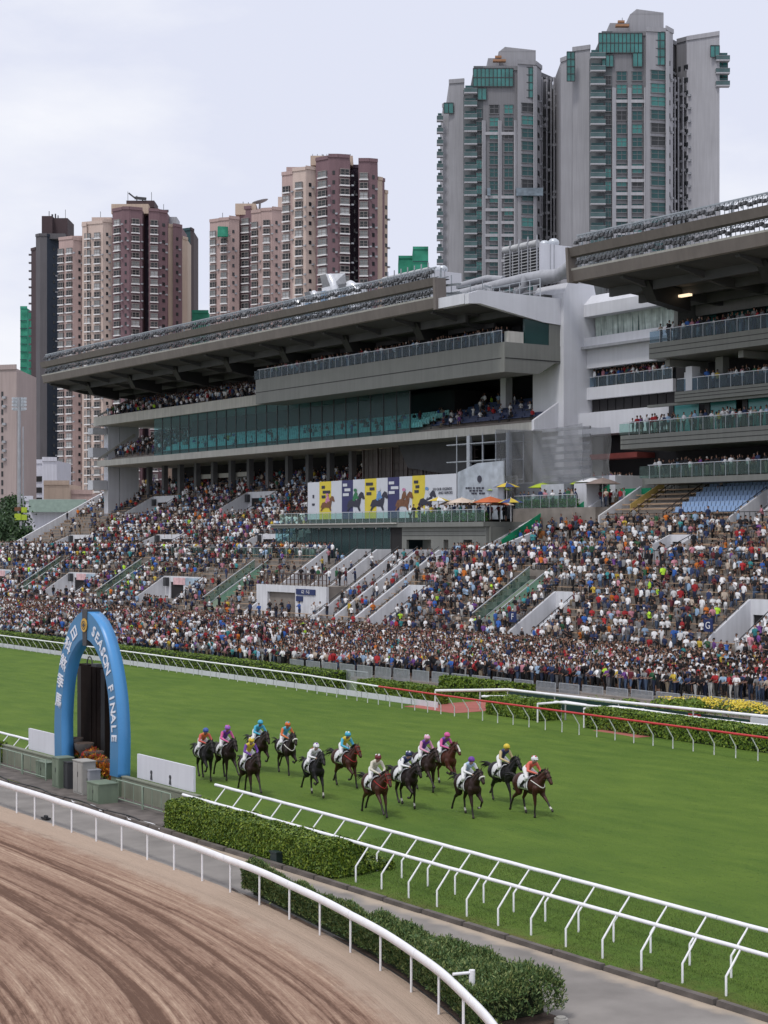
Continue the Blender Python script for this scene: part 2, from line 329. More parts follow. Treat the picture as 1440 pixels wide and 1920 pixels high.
for _ in range(64):      # each harrow tooth or wheel leaves one groove; grooves wander and stop
    v0 = rs.uniform(1.3, 11); w = rs.uniform(.05, .20); dpt = rs.uniform(-.06, .022); s0 = rs.uniform(-10, 110); ln = rs.uniform(25, 90)
    drift = rs.uniform(-.03, .03); ph = rs.uniform(0, 6)
    vv = v0+drift*(S[:, None]-s0)+.12*np.sin(S[:, None]*.08+ph); on = np.clip((S[:, None]-s0)/4, 0, 1)*np.clip((s0+ln-S[:, None])/4, 0, 1)
    ridge += on*dpt*np.exp(-((offs[None, :]-vv)/w)**2)
for _ in range(150):
    v0 = rs.uniform(1.2, 11); w = rs.uniform(.05, .085); dpt = rs.uniform(-.04, .016); s0 = rs.uniform(-10, 110); ln = rs.uniform(8, 50); drift = rs.uniform(-.05, .05); ph = rs.uniform(0, 6)
    vv = v0+drift*(S[:, None]-s0)+.05*np.sin(S[:, None]*.2+ph); on = np.clip((S[:, None]-s0)/2, 0, 1)*np.clip((s0+ln-S[:, None])/2, 0, 1); ridge += on*dpt*np.exp(-((offs[None, :]-vv)/w)**2)
for _ in range(26):      # oblique tyre tracks crossing the harrow lines
    v0 = rs.uniform(3, 10); s0 = rs.uniform(10, 80); sl_ = rs.uniform(.15, .7)*rs.choice([-1, 1]); ln = rs.uniform(4, 12); vv = v0+sl_*(S[:, None]-s0); on = ((S[:, None] > s0) & (S[:, None] < s0+ln)).astype(float)
    for q_ in (0, .9): ridge += on*-.012*np.exp(-((offs[None, :]-vv-q_)/.09)**2)*(1+.5*np.sin(S[:, None]*20))
ridge = np.clip(ridge, -.055, .03)+rs.normal(0, .0035, ridge.shape)
X = Lx[:, None]+Nx[:, None]*offs[None, :]; Y = Ly[:, None]+Ny[:, None]*offs[None, :]; Z = .0+ridge-.05*np.exp(-((offs[None, :]+.28)/.12)**2)
V = np.stack([X, Y, Z], -1).reshape(-1, 3); idx = np.arange(ns*no).reshape(ns, no)
F = np.stack([idx[:-1, :-1], idx[1:, :-1], idx[1:, 1:], idx[:-1, 1:]], -1).reshape(-1, 4)
def np_mesh(name, V, F, mats, smooth=False, check=False):
    me = bpy.data.meshes.new(name); k = F.shape[1]
    me.vertices.add(len(V)); me.vertices.foreach_set('co', np.ascontiguousarray(V, np.float32).ravel())
    me.loops.add(F.size); me.loops.foreach_set('vertex_index', F.ravel().astype(np.int32)); me.polygons.add(len(F))
    me.polygons.foreach_set('loop_start', np.arange(0, F.size, k, dtype=np.int32)); me.polygons.foreach_set('use_smooth', np.full(len(F), smooth))
    for m in (mats if isinstance(mats, (list, tuple)) else [mats]): me.materials.append(m)
    me.update(calc_edges=True)
    if check: me.validate()
    return me
me = np_mesh('dirt_track', V, F, M['dirt'], True); uv = me.uv_layers.new(name='track')
UV = np.stack([np.repeat(S[:, None], no, 1), np.repeat(offs[None, :], ns, 0)], -1).reshape(-1, 2)
li = np.zeros(len(me.loops), np.int32); me.loops.foreach_get('vertex_index', li); uv.data.foreach_set('uv', UV[li].astype(np.float32).ravel())
ga_ = me.attributes.new('groove', 'FLOAT', 'POINT'); ga_.data.foreach_set('value', np.clip(ridge, -.06, .03).astype(np.float32).ravel())
o = link(bpy.data.objects.new('dirt_track', me)); o['kind'] = 'structure'
# soil bed under the loose shrubs
bed = [(p.x-n_.x*.3, p.y-n_.y*.3, -.01) for p, n_ in zip(rail_line, RN) if 29.9 < p.y < 47.5]; nb = len(bed)
MB().add(bed+[(25.45 if y < 43 else 25.45+(y-43)*.2, y, -.033) for x, y, z in bed], [(i, i+nb, i+nb+1, i+1) for i in range(nb-1)]).build('planting_bed', M['soil'], kind='structure')

# ================================================================ RAILS (near)
def rail(name, label, group, line_top, zt, base_dx, step, y0, y1, r=.055, red_from=None, bend=.45, phase=0, seg=5.9):
    """running rail on posts that bend out over the track; line_top(y) -> x of the rail"""
    root = empty(name, (line_top((y0+y1)/2), (y0+y1)/2, 0), label=label, cat='rail', group=group); ox, oy = root.location.x, root.location.y
    y = y0
    while y < y1-.1:
        e = min(y+seg, y1); pts = [(line_top(t)-ox, t-oy, zt+.004*math.sin(t*3)) for t in np.linspace(y, e-.015, 7)]
        MB().tube(pts, r, 10).build('rail_length', M['red'] if (red_from and y < red_from) else M['rail'], root); y = e
    dx = base_dx; pm = MB(); pm.tube([(dx, 0, -.02), (dx, 0, zt*bend), (dx*.86, 0, zt*(bend+.07)), (0, 0, zt-.01)], [.03,.03,.03,.026], 8); pme = pm.mesh('rail_post', M['rail'])
    y = y0+phase
    while y < y1:
        inst('post', pme, root, (line_top(y)-ox, y-oy, 0)); y += step
    return root
rail('running_rail', 'white bent-post running rail on the turf side, starting at the white board beside the hedge', 'pair of white rails along the near edge of the turf', lambda y: 31.75+(y-28)*.024, 1.22, -.62, 1.5, 8, 59.9, r=.06)
rail('running_rail', 'white bent-post running rail nearest the kerb, running over the top of the clipped hedge', 'pair of white rails along the near edge of the turf', lambda y: 30.28+(y-28)*.0105, 1.1, -.5, 1.5, 8, 59.0, phase=.3)
rail('running_rail', 'white running rail behind the blue arch at the left edge, on the turf side', 'pair of white rails beyond the arch', lambda y: 32.3, 1.22, -.62, 1.5, 78, 150, r=.06)
rail('running_rail', 'white running rail beyond the green barriers at the left edge, over the hedge', 'pair of white rails beyond the arch', lambda y: 31.0, 1.1, -.5, 1.5, 80, 150)
FX = lambda y: float(np.interp(y, [40, 60, 72, 82, 93, 104, 135, 165, 260], [62.2, 62.2, 62.2, 62.3, 62.7, 63.7, 64.2, 64.4, 64.6]))
rail('far_running_rail', 'far running rail in front of the crowd, white left part and red right part', None, FX, 1.28, .5, 1.5, 40, 240, r=.06, red_from=92)
# dirt track rail: broad white profile on straight round posts
root = empty('curved_track_rail', (26.2, 50, 0), label='broad white curved rail with straight posts between the dirt track and the service road', cat='rail')
dl = [p for p in rail_line if -2 < p.y < 100]; dn = [n_ for p, n_ in zip(rail_line, RN) if -2 < p.y < 100]
i = 0
sec = [(-.05,.90),(-.06,.98),(-.05,1.085),(.0,1.105),(.05,1.09),(.07,1.0),(.06,.90),(0,.885)]
while i < len(dl)-2:
    j = i; L = 0
    while j < len(dl)-1 and L < 4.3: L += (dl[j+1]-dl[j]).length; j += 1
    pp = dl[i:j+1]; nn = dn[i:j+1]; g = MB(); vs = []; z = .006*math.sin(i)
    for q, (p, n_) in enumerate(zip(pp, nn)):
        k = -.012 if q == len(pp)-1 else 0
        for (a, b) in sec: vs.append((p.x+n_.x*a-26.2, p.y+n_.y*a-50+k*-1, b+z+(.012*math.sin(math.pi*q/(len(pp)-1)))))
    m_ = len(sec); g.smooth = True
    g.add(vs, [(q*m_+k, q*m_+(k+1)%m_, (q+1)*m_+(k+1)%m_, (q+1)*m_+k) for q in range(len(pp)-1) for k in range(m_)]); g.smooth = False
    g.add(vs[:m_], [tuple(range(m_))]); g.add(vs[-m_:], [tuple(range(m_))])
    g.build('rail_length', M['rail'], root); i = j
pme = MB().tube([(0,0,-.05),(0,0,.93)], .032, 10).mesh('post', M['rail'])
acc = 0; last = None
for p, q in zip(dl[:-1], dl[1:]):
    acc += (q-p).length
    if acc >= 2.12: acc -= 2.12; inst('post', pme, root, (q.x-26.2, q.y-50, 0))
# rail end gate post near the camera
g = MB(); c = gnd(885, 1925); e0 = Vector((c.x, c.y, 0)); g.tube([e0-Vector((26.2,50,0)), e0+Vector((-26.2,-50,1.28))], .07, 12)
g.tube([e0+Vector((-26.2,-50,1.22)), e0+Vector((-26.2-.45,-50+.12,1.22))], .035, 8); g.build('gate_post', M['rail'], root)
# ================================================================ CLIPPED HEDGES AND SHRUBS
M['leaf_hedge'] = leafm('hedge_leaf', (.035,.075,.008), (.09,.155,.014), (.22,.28,.03))
M['leaf_shrub'] = leafm('shrub_leaf', (.04,.085,.028), (.10,.165,.05), (.22,.25,.085))
M['leaf_far'] = leafm('far_hedge_leaf', (.04,.09,.010), (.10,.165,.016), (.22,.30,.03))
M['twig'] = mat('twig_bark', (.07,.05,.035), .9, .2, 5)
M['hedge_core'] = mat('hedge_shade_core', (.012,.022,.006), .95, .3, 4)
def leaf_cloud(pts, nrm, size, jit, seed, tall=1.6):
    """one quad leaf per point, turned loosely towards its normal"""
    r = np.random.default_rng(seed); n = len(pts); d = nrm+r.normal(0, jit, (n, 3)); d /= np.linalg.norm(d, axis=1)[:, None]
    a = np.cross(d, r.normal(0, 1, (n, 3))); a /= np.linalg.norm(a, axis=1)[:, None]; b = np.cross(d, a)
    s = size*r.uniform(.6, 1.3, (n, 1)); a = a*s*tall/2; b = b*s/2
    V = np.stack([pts-a, pts+b*.8, pts+a, pts-b*.8], 1).reshape(-1, 3); F = np.arange(4*n).reshape(-1, 4); return V, F
def surf_pts(n, box, seed, amp, freq, rounding=.12):
    """points on the top and the four sides of a clipped box with a bumpy surface"""
    r = np.random.default_rng(seed); x0,y0,z0,x1,y1,z1 = box; w,d,h = x1-x0,y1-y0,z1-z0
    A = np.array([w*d, d*h, d*h, w*h, w*h]); which = r.choice(5, n, p=A/A.sum()); u = r.random(n); v = r.random(n)
    P = np.zeros((n,3)); N = np.zeros((n,3))
    for k in range(5):
        m = which == k
        if k == 0: P[m] = np.c_[x0+u[m]*w, y0+v[m]*d, np.full(m.sum(), z1)]; N[m] = (0,0,1)
        elif k in (1,2): P[m] = np.c_[np.full(m.sum(), x0 if k == 1 else x1), y0+u[m]*d, z0+v[m]*h]; N[m] = (-1 if k == 1 else 1, 0, 0)
        else: P[m] = np.c_[x0+u[m]*w, np.full(m.sum(), y0 if k == 3 else y1), z0+v[m]*h]; N[m] = (0, -1 if k == 3 else 1, 0)
    bump = amp*(np.sin(P[:,0]*freq+P[:,1]*freq*.7+1)+np.sin(P[:,1]*freq*1.3+P[:,2]*freq*1.7)+np.sin(P[:,0]*freq*2.1-P[:,2]*freq*1.1+2))/2
    P += N*bump[:, None]+N*r.normal(0, amp*.5, n)[:, None]
    # pull the long edges in so they are rounded
    cz = np.clip((P[:,2]-(z1-rounding))/rounding, 0, 1); cx = np.clip(np.maximum(x0+rounding-P[:,0], P[:,0]-(x1-rounding))/rounding, 0, 1)
    P[:,2] -= cx*cz*rounding*.5; P[:,0] += np.where(P[:,0] > (x0+x1)/2, -1, 1)*cx*cz*rounding*.5
    return P, N
def hedge(name, box, n, size, seed, leaf, label, cat='hedge', group=None, amp=.035, freq=2.4, jit=.55):
    x0,y0,z0,x1,y1,z1 = box; c = Vector(((x0+x1)/2, (y0+y1)/2, 0)); root = empty(name, c, label=label, cat=cat, group=group)
    P, N = surf_pts(n, box, seed, amp, freq); V, F = leaf_cloud(P-np.array(c), N, size, jit, seed+1)
    me = np_mesh('foliage', V, F, leaf); inst('foliage', me, root)
    MB().box(x0+.07-c.x, y0+.07-c.y, 0, x1-.07-c.x, y1-.07-c.y, z1-.08).build('shade_core', M['hedge_core'], root)  # dark inner box, coloured for the shade between the leaves
    return root
hedge('clipped_hedge', (29.55, 46.7, .05, 30.95, 58.4, 1.04), 52000, .075, 21, M['leaf_hedge'], 'thick clipped green hedge between the green wall and the near rails', amp=.05)
hedge('clipped_hedge', (30.4, 79.5, .05, 31.7, 110, 1.0), 22000, .10, 25, M['leaf_hedge'], 'clipped hedge beyond the barriers at the left edge of the picture')
hedge('grass_tuft_strip', (31.05, 46.9, 0, 32.2, 60.1, .30), 14000, .07, 29, M['leaf_hedge'], 'low pale green planting between the two near rails behind the hedge', cat='planting', amp=.08)
# loose shrubs between curved rail and road: many upright shoots
r = np.random.default_rng(31); n = 40000; yy = r.uniform(30.2, 46.3, n); yy = np.where(r.random(n) < .07, np.where(r.random(n) < .6, 30.25, 46.2)+r.normal(0,.08,n), yy)
RLy = np.array([p.y for p in rail_line])[::-1]; RLx = np.array([p.x for p in rail_line])[::-1]
lo = np.interp(yy, RLy, RLx)+.34; hi = np.where(yy < 38, 25.4, 25.4+(yy-38)*.14); lo = np.minimum(lo, hi-.25)
u = r.random(n); xx = lo+(hi-lo)*u; hgt = .95+.06*np.sin(yy*1.9+xx*2.3)+.05*np.sin(yy*4.1-xx*3)+.04*np.sin(yy*.7)+r.normal(0,.035,n)
edge = np.minimum(np.minimum(u, 1-u)*(hi-lo), np.minimum((yy-30.1), (46.5-yy)))
hgt *= np.clip(.72+edge*1.3, .7, 1); zz = hgt*np.where(r.random(n) < .62, r.uniform(.9, 1.07, n), r.uniform(.15, .95, n))
side = r.random(n) < .42; s2 = r.random(n) < .8
xx = np.where(side & (zz < hgt*.93), np.where(s2, lo+r.normal(0, .05, n), hi+r.normal(0, .05, n)), xx)
P = np.c_[xx, yy, zz]; c = np.array([24.8, 37.5, 0]); shoot_dir = np.c_[r.normal(0, .35, n), r.normal(0, .35, n), np.ones(n)]
out = np.where(xx < (lo+hi)/2, -1., 1.)*(zz < hgt*.9)*.6; shoot_dir[:,0] += out; shoot_dir /= np.linalg.norm(shoot_dir, axis=1)[:, None]
Vs = []; 
for k in range(3):   # three narrow leaves along each shoot
    base = P-c+shoot_dir*(.03*k); d = shoot_dir+r.normal(0, .55, (n, 3)); d /= np.linalg.norm(d, axis=1)[:, None]
    sidev = np.cross(d, r.normal(0, 1, (n, 3))); sidev /= np.linalg.norm(sidev, axis=1)[:, None]; L = r.uniform(.06, .12, (n, 1)); W = L*.17
    Vs.append(np.stack([base, base+d*L*.5+sidev*W, base+d*L, base+d*L*.5-sidev*W], 1))
V = np.concatenate(Vs).reshape(-1, 3); F = np.arange(len(V)).reshape(-1, 4)
root = empty('shrub_hedge', (24.8, 37.5, 0), label='loose dark green shrubs planted between the curved white rail and the service road', cat='shrubs')
inst('foliage', np_mesh('foliage', V, F, M['leaf_shrub']), root)
g = MB(); ysx = np.linspace(30.7, 45.9, 40)
lo2 = np.interp(ysx, RLy, RLx)+.46; hi2 = np.where(ysx < 38, 25.3, 25.3+(ysx-38)*.14); lo2 = np.minimum(lo2, hi2-.1)
vs = []
for a, b, yv in zip(lo2, hi2, ysx): vs += [(a-24.8,yv-37.5,0),(a-24.8+.05,yv-37.5,.62),(b-24.8-.05,yv-37.5,.62),(b-24.8,yv-37.5,0)]
g.add(vs, [(q*4+k, q*4+k+1, (q+1)*4+k+1, (q+1)*4+k) for q in range(39) for k in range(3)]); g.add(vs[:4], [(0,1,2,3)]); g.add(vs[-4:], [(0,1,2,3)]); g.build('shade_core', M['hedge_core'], root)  # dark inner body with the leaf shade put into its colour
# grass blades along the near edge of the turf
n = 70000; P = np.c_[r.uniform(29.35, 36, n), r.uniform(25.5, 52, n), np.zeros(n)]; P[:,0] = 29.35+(P[:,0]-29.35)**1.0
d = np.c_[r.normal(0,.4,n), r.normal(0,.4,n), np.ones(n)]; d /= np.linalg.norm(d, axis=1)[:,None]; L = r.uniform(.03,.075,(n,1)); sdv = np.c_[r.normal(0,1,n), r.normal(0,1,n), np.zeros(n)]; sdv /= np.linalg.norm(sdv,axis=1)[:,None]
V = np.stack([P-sdv*.006, P+sdv*.006, P+d*L], 1).reshape(-1,3)
M['blade'] = leafm('grass_blade', (.045,.085,.012), (.07,.13,.018), (.13,.15,.035))
inst('grass', np_mesh('grass', V, np.arange(3*n).reshape(-1,3), M['blade']))['kind'] = 'stuff'
# small black utility box at the hedge foot, pipe end of the shrub bed
c = gnd(521, 1618)
g = MB(); g.cbox((0,0,.2), (.36,.42,.34)).cbox((0,0,.385), (.42,.48,.04)).cbox((0,0,.015), (.44,.5,.03)); g.build('utility_box', M['boxdark'] if 'boxdark' in M else mat('dark_green_box', (.02,.035,.035), .5), label='small dark box standing on the kerb in front of the clipped hedge', cat='utility box', loc=(c.x, c.y, 0))
c = gnd(622, 1640)
MB().tube([(0,0,0),(0,0,.38)], .02, 8).build('marker_peg', M['rail'], label='short white peg standing in front of the right end of the clipped hedge', cat='peg', loc=(c.x, c.y, 0))
c = gnd(86, 1534)
g = MB(); g.cbox((0,0,.03), (.22,.5,.06)).cbox((.05,.1,.09), (.1,.2,.06)).cbox((-.04,-.12,.08), (.08,.14,.05)); g.build('drain_block', M['black'], label='small dark drain block lying on the sand at the foot of the curved rail', cat='drain block', loc=(c.x, c.y, -.03))
c = gnd(1052, 1916)
g = MB(); g.tube([(0,0,-.05),(0,0,.10)], .16, 14); g.tube([(0,0,.10),(0,0,.14)], .11, 14); g.build('drain_cover', M['concrete'], label='round pale drain cover on the road at the near end of the loose shrubs', cat='drain cover', loc=(c.x, c.y, -.02))
# ================================================================ SPECTATOR TERRACES
def tz(X):
    if X < 72.6: return 0.0
    if X < 84: return .02+(X-72.6)*.152
    if X < 95: return 1.8+(X-84)*.6455
    if X < 98: return 8.9
    return 8.9+(min(X, 117)-98)*.533
# openings: (x front, x back, y low, y high)
VOM = [(107.8,111.7,215.4,224.6),(108.0,111.7,188.4,197.0),(98.2,101.2,221.2,230.2),(98.2,101.2,193.8,202.4),(98.2,101.2,168.2,175.4),
       (87.3,90.1,223.4,231.5),(87.3,90.1,195.5,205.2),(87.3,90.1,168.4,178.3),
       (86.4,90.2,125.6,128.9),(86.3,90.1,104.8,108.0),(86.6,90.1,83.0,86.4),(98.2,100.8,102.4,105.8),(104.6,108.0,98.4,101.6)]
ESC = [(86.6,92.6,211.2,214.0),(86.6,92.6,186.4,189.4),(86.6,92.8,159.0,162.0),(86.6,92.6,111.3,114.3)]
BIG = (86.6,95.2,130.6,151.0)
ROWS = []   # (x0, x1, z, ylo, yhi, zone)
def add_rows(x0, x1, n, ylo, yhi, zone):
    t = (x1-x0)/n
    for i in range(n): ROWS.append((x0+i*t, x0+(i+1)*t, tz(x0+(i+1)*t-1e-3), ylo, yhi, zone))
add_rows(72.8, 84, 12, 52, 285, 'apron'); add_rows(84, 95, 13, 52, 262, 'lower')
add_rows(98, 116.7, 22, 166.8, 243.2, 'upper_left'); add_rows(98, 109.8, 14, 52, 117.9, 'upper_right')
def segs(x0, x1, ylo, yhi, extra=()):
    cuts = []
    for (a, b, c, d) in VOM+ESC+[BIG]+list(extra):
        if x1 > a-.05 and x0 < b+.05: cuts.append((c, d))
    cuts.sort(); out = []; y = ylo
    for c, d in cuts:
        if d <= ylo or c >= yhi: continue
        if c > y: out.append((y, c))
        y = max(y, d)
    if y < yhi: out.append((y, yhi))
    return out
terr = {}
LAB = {'apron': 'shallow concrete steps of the standing enclosure packed with people behind the far rail', 'lower': 'steep lower stepped terrace below the mid concourse, full of spectators',
       'upper_left': 'upper stepped terrace with empty rows at its far left end under the long stand', 'upper_right': 'upper stepped terrace with empty brown benches at the right, below the balconies'}
rngj = random.Random(3)
for zone in LAB: terr[zone] = empty('terrace', (84, 150, 0), label=LAB[zone], cat='terrace')
for x0, x1, z, ylo, yhi, zone in ROWS:
    root = terr[zone]
    for (a, b) in segs(x0, x1, ylo, yhi):
        if b-a < .3: continue
        g = MB(); g.box(x0-84, a-150, max(-.1, z-1.2), x1-84+.002, b-150, z); g.build('step', M['steps'], root)
        if zone != 'apron' or int(z*10) % 2 == 0:
            g = MB(); y = a+.3
            while y < b-.5:
                e = min(y+rngj.uniform(4.2, 5.0), b-.3)
                g.box(x0-84+.05, y-150, z+.30, x0-84+.36, e-150, z+.35); g.box(x0-84+.10, y-150+.4, z, x0-84+.28, y-150+.55, z+.30); g.box(x0-84+.10, e-150-.55, z, x0-84+.28, e-150-.4, z+.30); y = e+.5
            if zone == 'apron': continue
            if zone == 'upper_right': g = MB(); g.box(x0-84+.02, a-150+.05, z+.22, x0-84+.42, b-150-.05, z+.34)
            g.build('bench', M['bench'], root)
g = MB(); g.box(95-84, 52-150, 7.5, 98-84, 262-150, 8.9); g.build('concourse', M['steps'], terr['lower'])
# vomitories: white-walled stair openings in the terrace
nv = 0
VL = ['white-walled stair opening, topmost and furthest left in the upper terrace','white-walled stair opening high in the upper terrace, left of the long billboard','white-walled stair opening at the foot of the empty left benches',
 'white-walled stair opening in the second row, third of the left block','white-walled stair opening beside the left end of the dark glass room','white-walled stair opening in the lower terrace at the left edge',
 'lower white-walled stair opening above the blue arch','lower white-walled stair opening with a banner, right of the arch','white-walled stair opening just right of the central entrance block','white-walled stair opening in the lower terrace, right of the green glass stair',
 'white-walled stair opening with a blue letter sign at the right edge','white-walled stair opening in the middle of the right upper terrace','white-walled stair opening below the pale blue seats']
M['sign_navy'] = mat('navy_sign', (.015,.03,.12), .5, .1, 3); M['sign_text'] = mat('sign_lettering', (.75,.75,.78), .5, .02, 3)
M['signpink'] = mat('pink_banner', (.62,.40,.42), .6, .3, 1.2); M['signblue'] = mat('pale_blue_banner', (.35,.45,.55), .6, .25, 1.0)
def text_mesh(s, size, m, ext=.01, align='CENTER', bold=0.):
    c = bpy.data.curves.new('lettering', 'FONT'); c.body = s; c.size = size; c.extrude = ext; c.offset = bold; c.align_x = align; c.align_y = 'CENTER'; c.resolution_u = 3
    o = bpy.data.objects.new('lettering', c); link(o); dg = bpy.context.evaluated_depsgraph_get(); me = bpy.data.meshes.new_from_object(o.evaluated_get(dg)); bpy.data.objects.remove(o); me.materials.clear(); me.materials.append(m); return me
def text_on_X(s, size, m, x, y, z, parent, name='lettering', ext=.01):   # reads from the -X side; runs towards -Y
    o = inst(name, text_mesh(s, size, m, ext), parent, (x, y, z)); o.rotation_euler = (math.pi/2, 0, -math.pi/2); return o
for (xf, xb, yl, yh), lb in zip(VOM, VL):
    root = empty('stair_opening', (xf, (yl+yh)/2, tz(xf)), label=lb, cat='stair opening', group='white-walled stair openings in the terraces'); oy = (yl+yh)/2; oz = tz(xf); H = .95
    for yy, s in ((yl, 1), (yh, -1)):
        w = .22; a, b = (yy, yy+w) if s > 0 else (yy-w, yy)
        x0 = xf-1.1
        prof = [(x0-xf, tz(x0)-oz-.3), (x0-xf, tz(x0)-oz+H), (xb-xf, tz(xb)-oz+H), (xb-xf, tz(x0)-oz-.3)]
        MB().prism(prof, 'y', a-oy, b-oy).build('side_wall', M['vom_white'], root)
        g = MB(); p0 = (x0-xf, (a+b)/2-oy, tz(x0)-oz+H+.22); p1 = (xb-xf, (a+b)/2-oy, tz(xb)-oz+H+.22); g.tube([p0, p1], .035, 6)
        for t in np.linspace(0, 1, 5): q = Vector(p0).lerp(Vector(p1), float(t)); g.bar(q, q-Vector((0,0,.24)), .04)
        g.build('handrail', M['grey_dark'], root)
    zb = tz(xb)-oz+H; dw = 1.25 if (yh-yl) < 5 else 1.6; zd = min(2.1, zb-.6); cy = 0 if (yh-yl) < 5 else (yh-yl)*.18
    g = MB(); x0, x1 = xb-xf, xb-xf+.22; yl_, yh_ = yl-oy+.22, yh-oy-.22
    g.box(x0, yl_, zd, x1, yh_, zb); g.box(x0, yl_, -.4, x1, cy-dw, zd); g.box(x0, cy+dw, -.4, x1, yh_, zd); g.build('back_wall', M['vom_white'], root)
    MB().box(x0+.1, cy-dw, -.4, x0+2.2, cy+dw, zd).build('passage_shade', M['void'], root)  # solid dark block, the doorway shade put into its colour
    g = MB(); 
    for k in range(5): g.box(k*.5, yl_, -.5, x0, yh_, -.3+k*.12)
    g.build('stair', M['steps'], root)
    if yh-yl > 5:
        MB().box(x0-.5, cy+dw+.3, zd-.5, x0-.05, cy+dw+.9, zd+.5).build('sign_box', M['grey_dark'], root)
    if 80 < xf < 90 and yh-yl > 5:
        MB().box(x0-.06, -3.6, zb-.95, x0-.02, -.4, zb-.15).build('banner', M['signblue'], root); MB().box(x0-.06, -.3, zb-.95, x0-.02, 2.6, zb-.15).build('banner', M['signpink'], root)
    if (yl, yh) in ((83.0,86.4),(104.8,108.0)):
        sgn = MB().box(-.6, (yh-oy)-.5, 1.0, -.54, (yh-oy)+.35, 1.85).build('letter_sign', M['sign_navy'], root)
        text_on_X('G' if yl == 83.0 else 'F', .7, M['sign_text'], -.63, (yh-oy)-.08, 1.42, sgn)
        MB().box(-.6+.01, (yh-oy)-.1, .1, -.55, (yh-oy)-.05, 1.0).build('sign_post', M['grey_dark'], sgn)
# covered glass-sided stairs
for (xf, xb, yl, yh), lb in zip(ESC, ['green glass sided stair trough furthest left, above the arch','green glass sided stair trough between the two left bannered openings','green glass sided stair trough left of the central entrance block','green glass sided stair trough on the right terrace']):
    oy = (yl+yh)/2; oz = tz(xf); root = empty('glass_sided_stair', (xf, oy, oz), label=lb, cat='stair', group='green glass sided stairs running up the terrace')
    for yy in (yl, yh-.08):
        for k in range(5):
            a = xf+(xb-xf)*k/5+.03; b = xf+(xb-xf)*(k+1)/5-.03
            MB().prism([(a-xf, tz(a)-oz), (a-xf, tz(a)-oz+1.2), (b-xf, tz(b)-oz+1.2), (b-xf, tz(b)-oz)], 'y', yy-oy, yy-oy+.05).build('glass_panel', M['glass'], root)
        MB().tube([(0-.2, yy-oy+.03, 1.26), (xb-xf, yy-oy+.03, tz(xb)-oz+1.26)], .05, 6).build('handrail', M['steel'], root)
        MB().prism([(-.3, -.4), (-.3, .12), (xb-xf, tz(xb)-oz+.12), (xb-xf, tz(xb)-oz-.4)], 'y', yy-oy-.12, yy-oy-.02).build('stringer', M['pipe'], root)
    MB().prism([(-.3, -1), (0, .15), (xb-xf, tz(xb)-oz+.15), (xb-xf, -1)], 'y', yl-oy+.2, yh-oy-.2).build('ramp', M['boxgreen'], root)
# central entrance block with stairs
root = empty('entrance_block', (86.6, 141, 3.6), label='white central entrance block with dark doorway, navy sign, brown deck railing and stair walls', cat='entrance'); O = Vector((86.6, 141, 3.6))
def bx(name, m, x0, y0, z0, x1, y1, z1, par=None): return MB().box(x0-O.x, y0-O.y, z0-O.z, x1-O.x, y1-O.y, z1-O.z).build(name, m, par or root)
bx('front_wall', M['vom_white'], 86.6,137.5,3.2, 86.9,143.2,6.4); bx('front_wall', M['vom_white'], 86.6,148.6,3.2, 86.9,150.8,6.4); bx('front_wall', M['vom_white'], 86.6,143.2,5.7, 86.9,148.6,6.4)
bx('passage_shade', M['void'], 87.0,143.2,3.0, 90.5,148.6,5.7); bx('deck', M['steps'], 86.9,137.7,3.0, 91.2,150.8,6.4)  # solid dark block fills the entrance with painted shade
sg = bx('sign', M['sign_navy'], 86.5,139.4,5.55, 86.58,142.9,6.1); text_on_X('G2   F-G', .42, M['sign_text'], 86.48-O.x, 141.1-O.y, 5.82-O.z, sg); bx('sign', M['sign_navy'], 86.5,141.7,4.9, 86.58,142.9,5.4)
g = MB()
for t in np.arange(137.6, 150.9, .74): g.bar((86.7-O.x, t-O.y, 6.4-O.z), (86.7-O.x, t-O.y, 7.55-O.z), .08)
g.bar((86.7-O.x, 137.6-O.y, 7.55-O.z), (86.7-O.x, 150.8-O.y, 7.55-O.z), .1); g.bar((86.7-O.x, 137.6-O.y, 7.0-O.z), (86.7-O.x, 150.8-O.y, 7.0-O.z), .06); g.build('railing', mat('brown_railing', (.085,.05,.042), .5), root)
for yw, xa, xb_ in ((150.6, 85.2, 95.2), (144.8, 88.8, 96.6), (141.2, 88.8, 96.6), (137.4, 84.6, 96.6), (134.2, 85.4, 96.6), (130.7, 84.6, 96.2)):
    MB().prism([(xa-O.x, tz(xa)-O.z-.3), (xa-O.x, tz(xa)-O.z+1.05), (min(xb_,95)-O.x, tz(min(xb_,95)-.01)-O.z+1.05), (xb_-O.x, 8.9-O.z+1.05), (xb_-O.x, tz(xa)-O.z-.3)], 'y', yw-O.y, yw-O.y+.28).build('stair_wall', M['vom_white'], root)
    g = MB(); g.tube([(xa-O.x, yw-O.y+.14, tz(xa)-O.z+1.35), (95-O.x, yw-O.y+.14, 8.9-O.z+1.35)], .035, 6); g.build('handrail', M['grey_dark'], root)
for (ya, yb) in ((145.1,150.5),(141.5,144.8),(137.7,141.2),(134.5,137.4),(131.0,134.2)):
    g = MB(); 
    for k in range(14): xa = 91.2+k*.29 if ya > 137 else 86.6+k*.62; zz = tz(min(95, xa+.3)); g.box(xa-O.x, ya-O.y, 3-O.z, 96-O.x, yb-O.y, min(8.9, zz-.35)-O.z)
    g.build('stair', M['steps'], root)
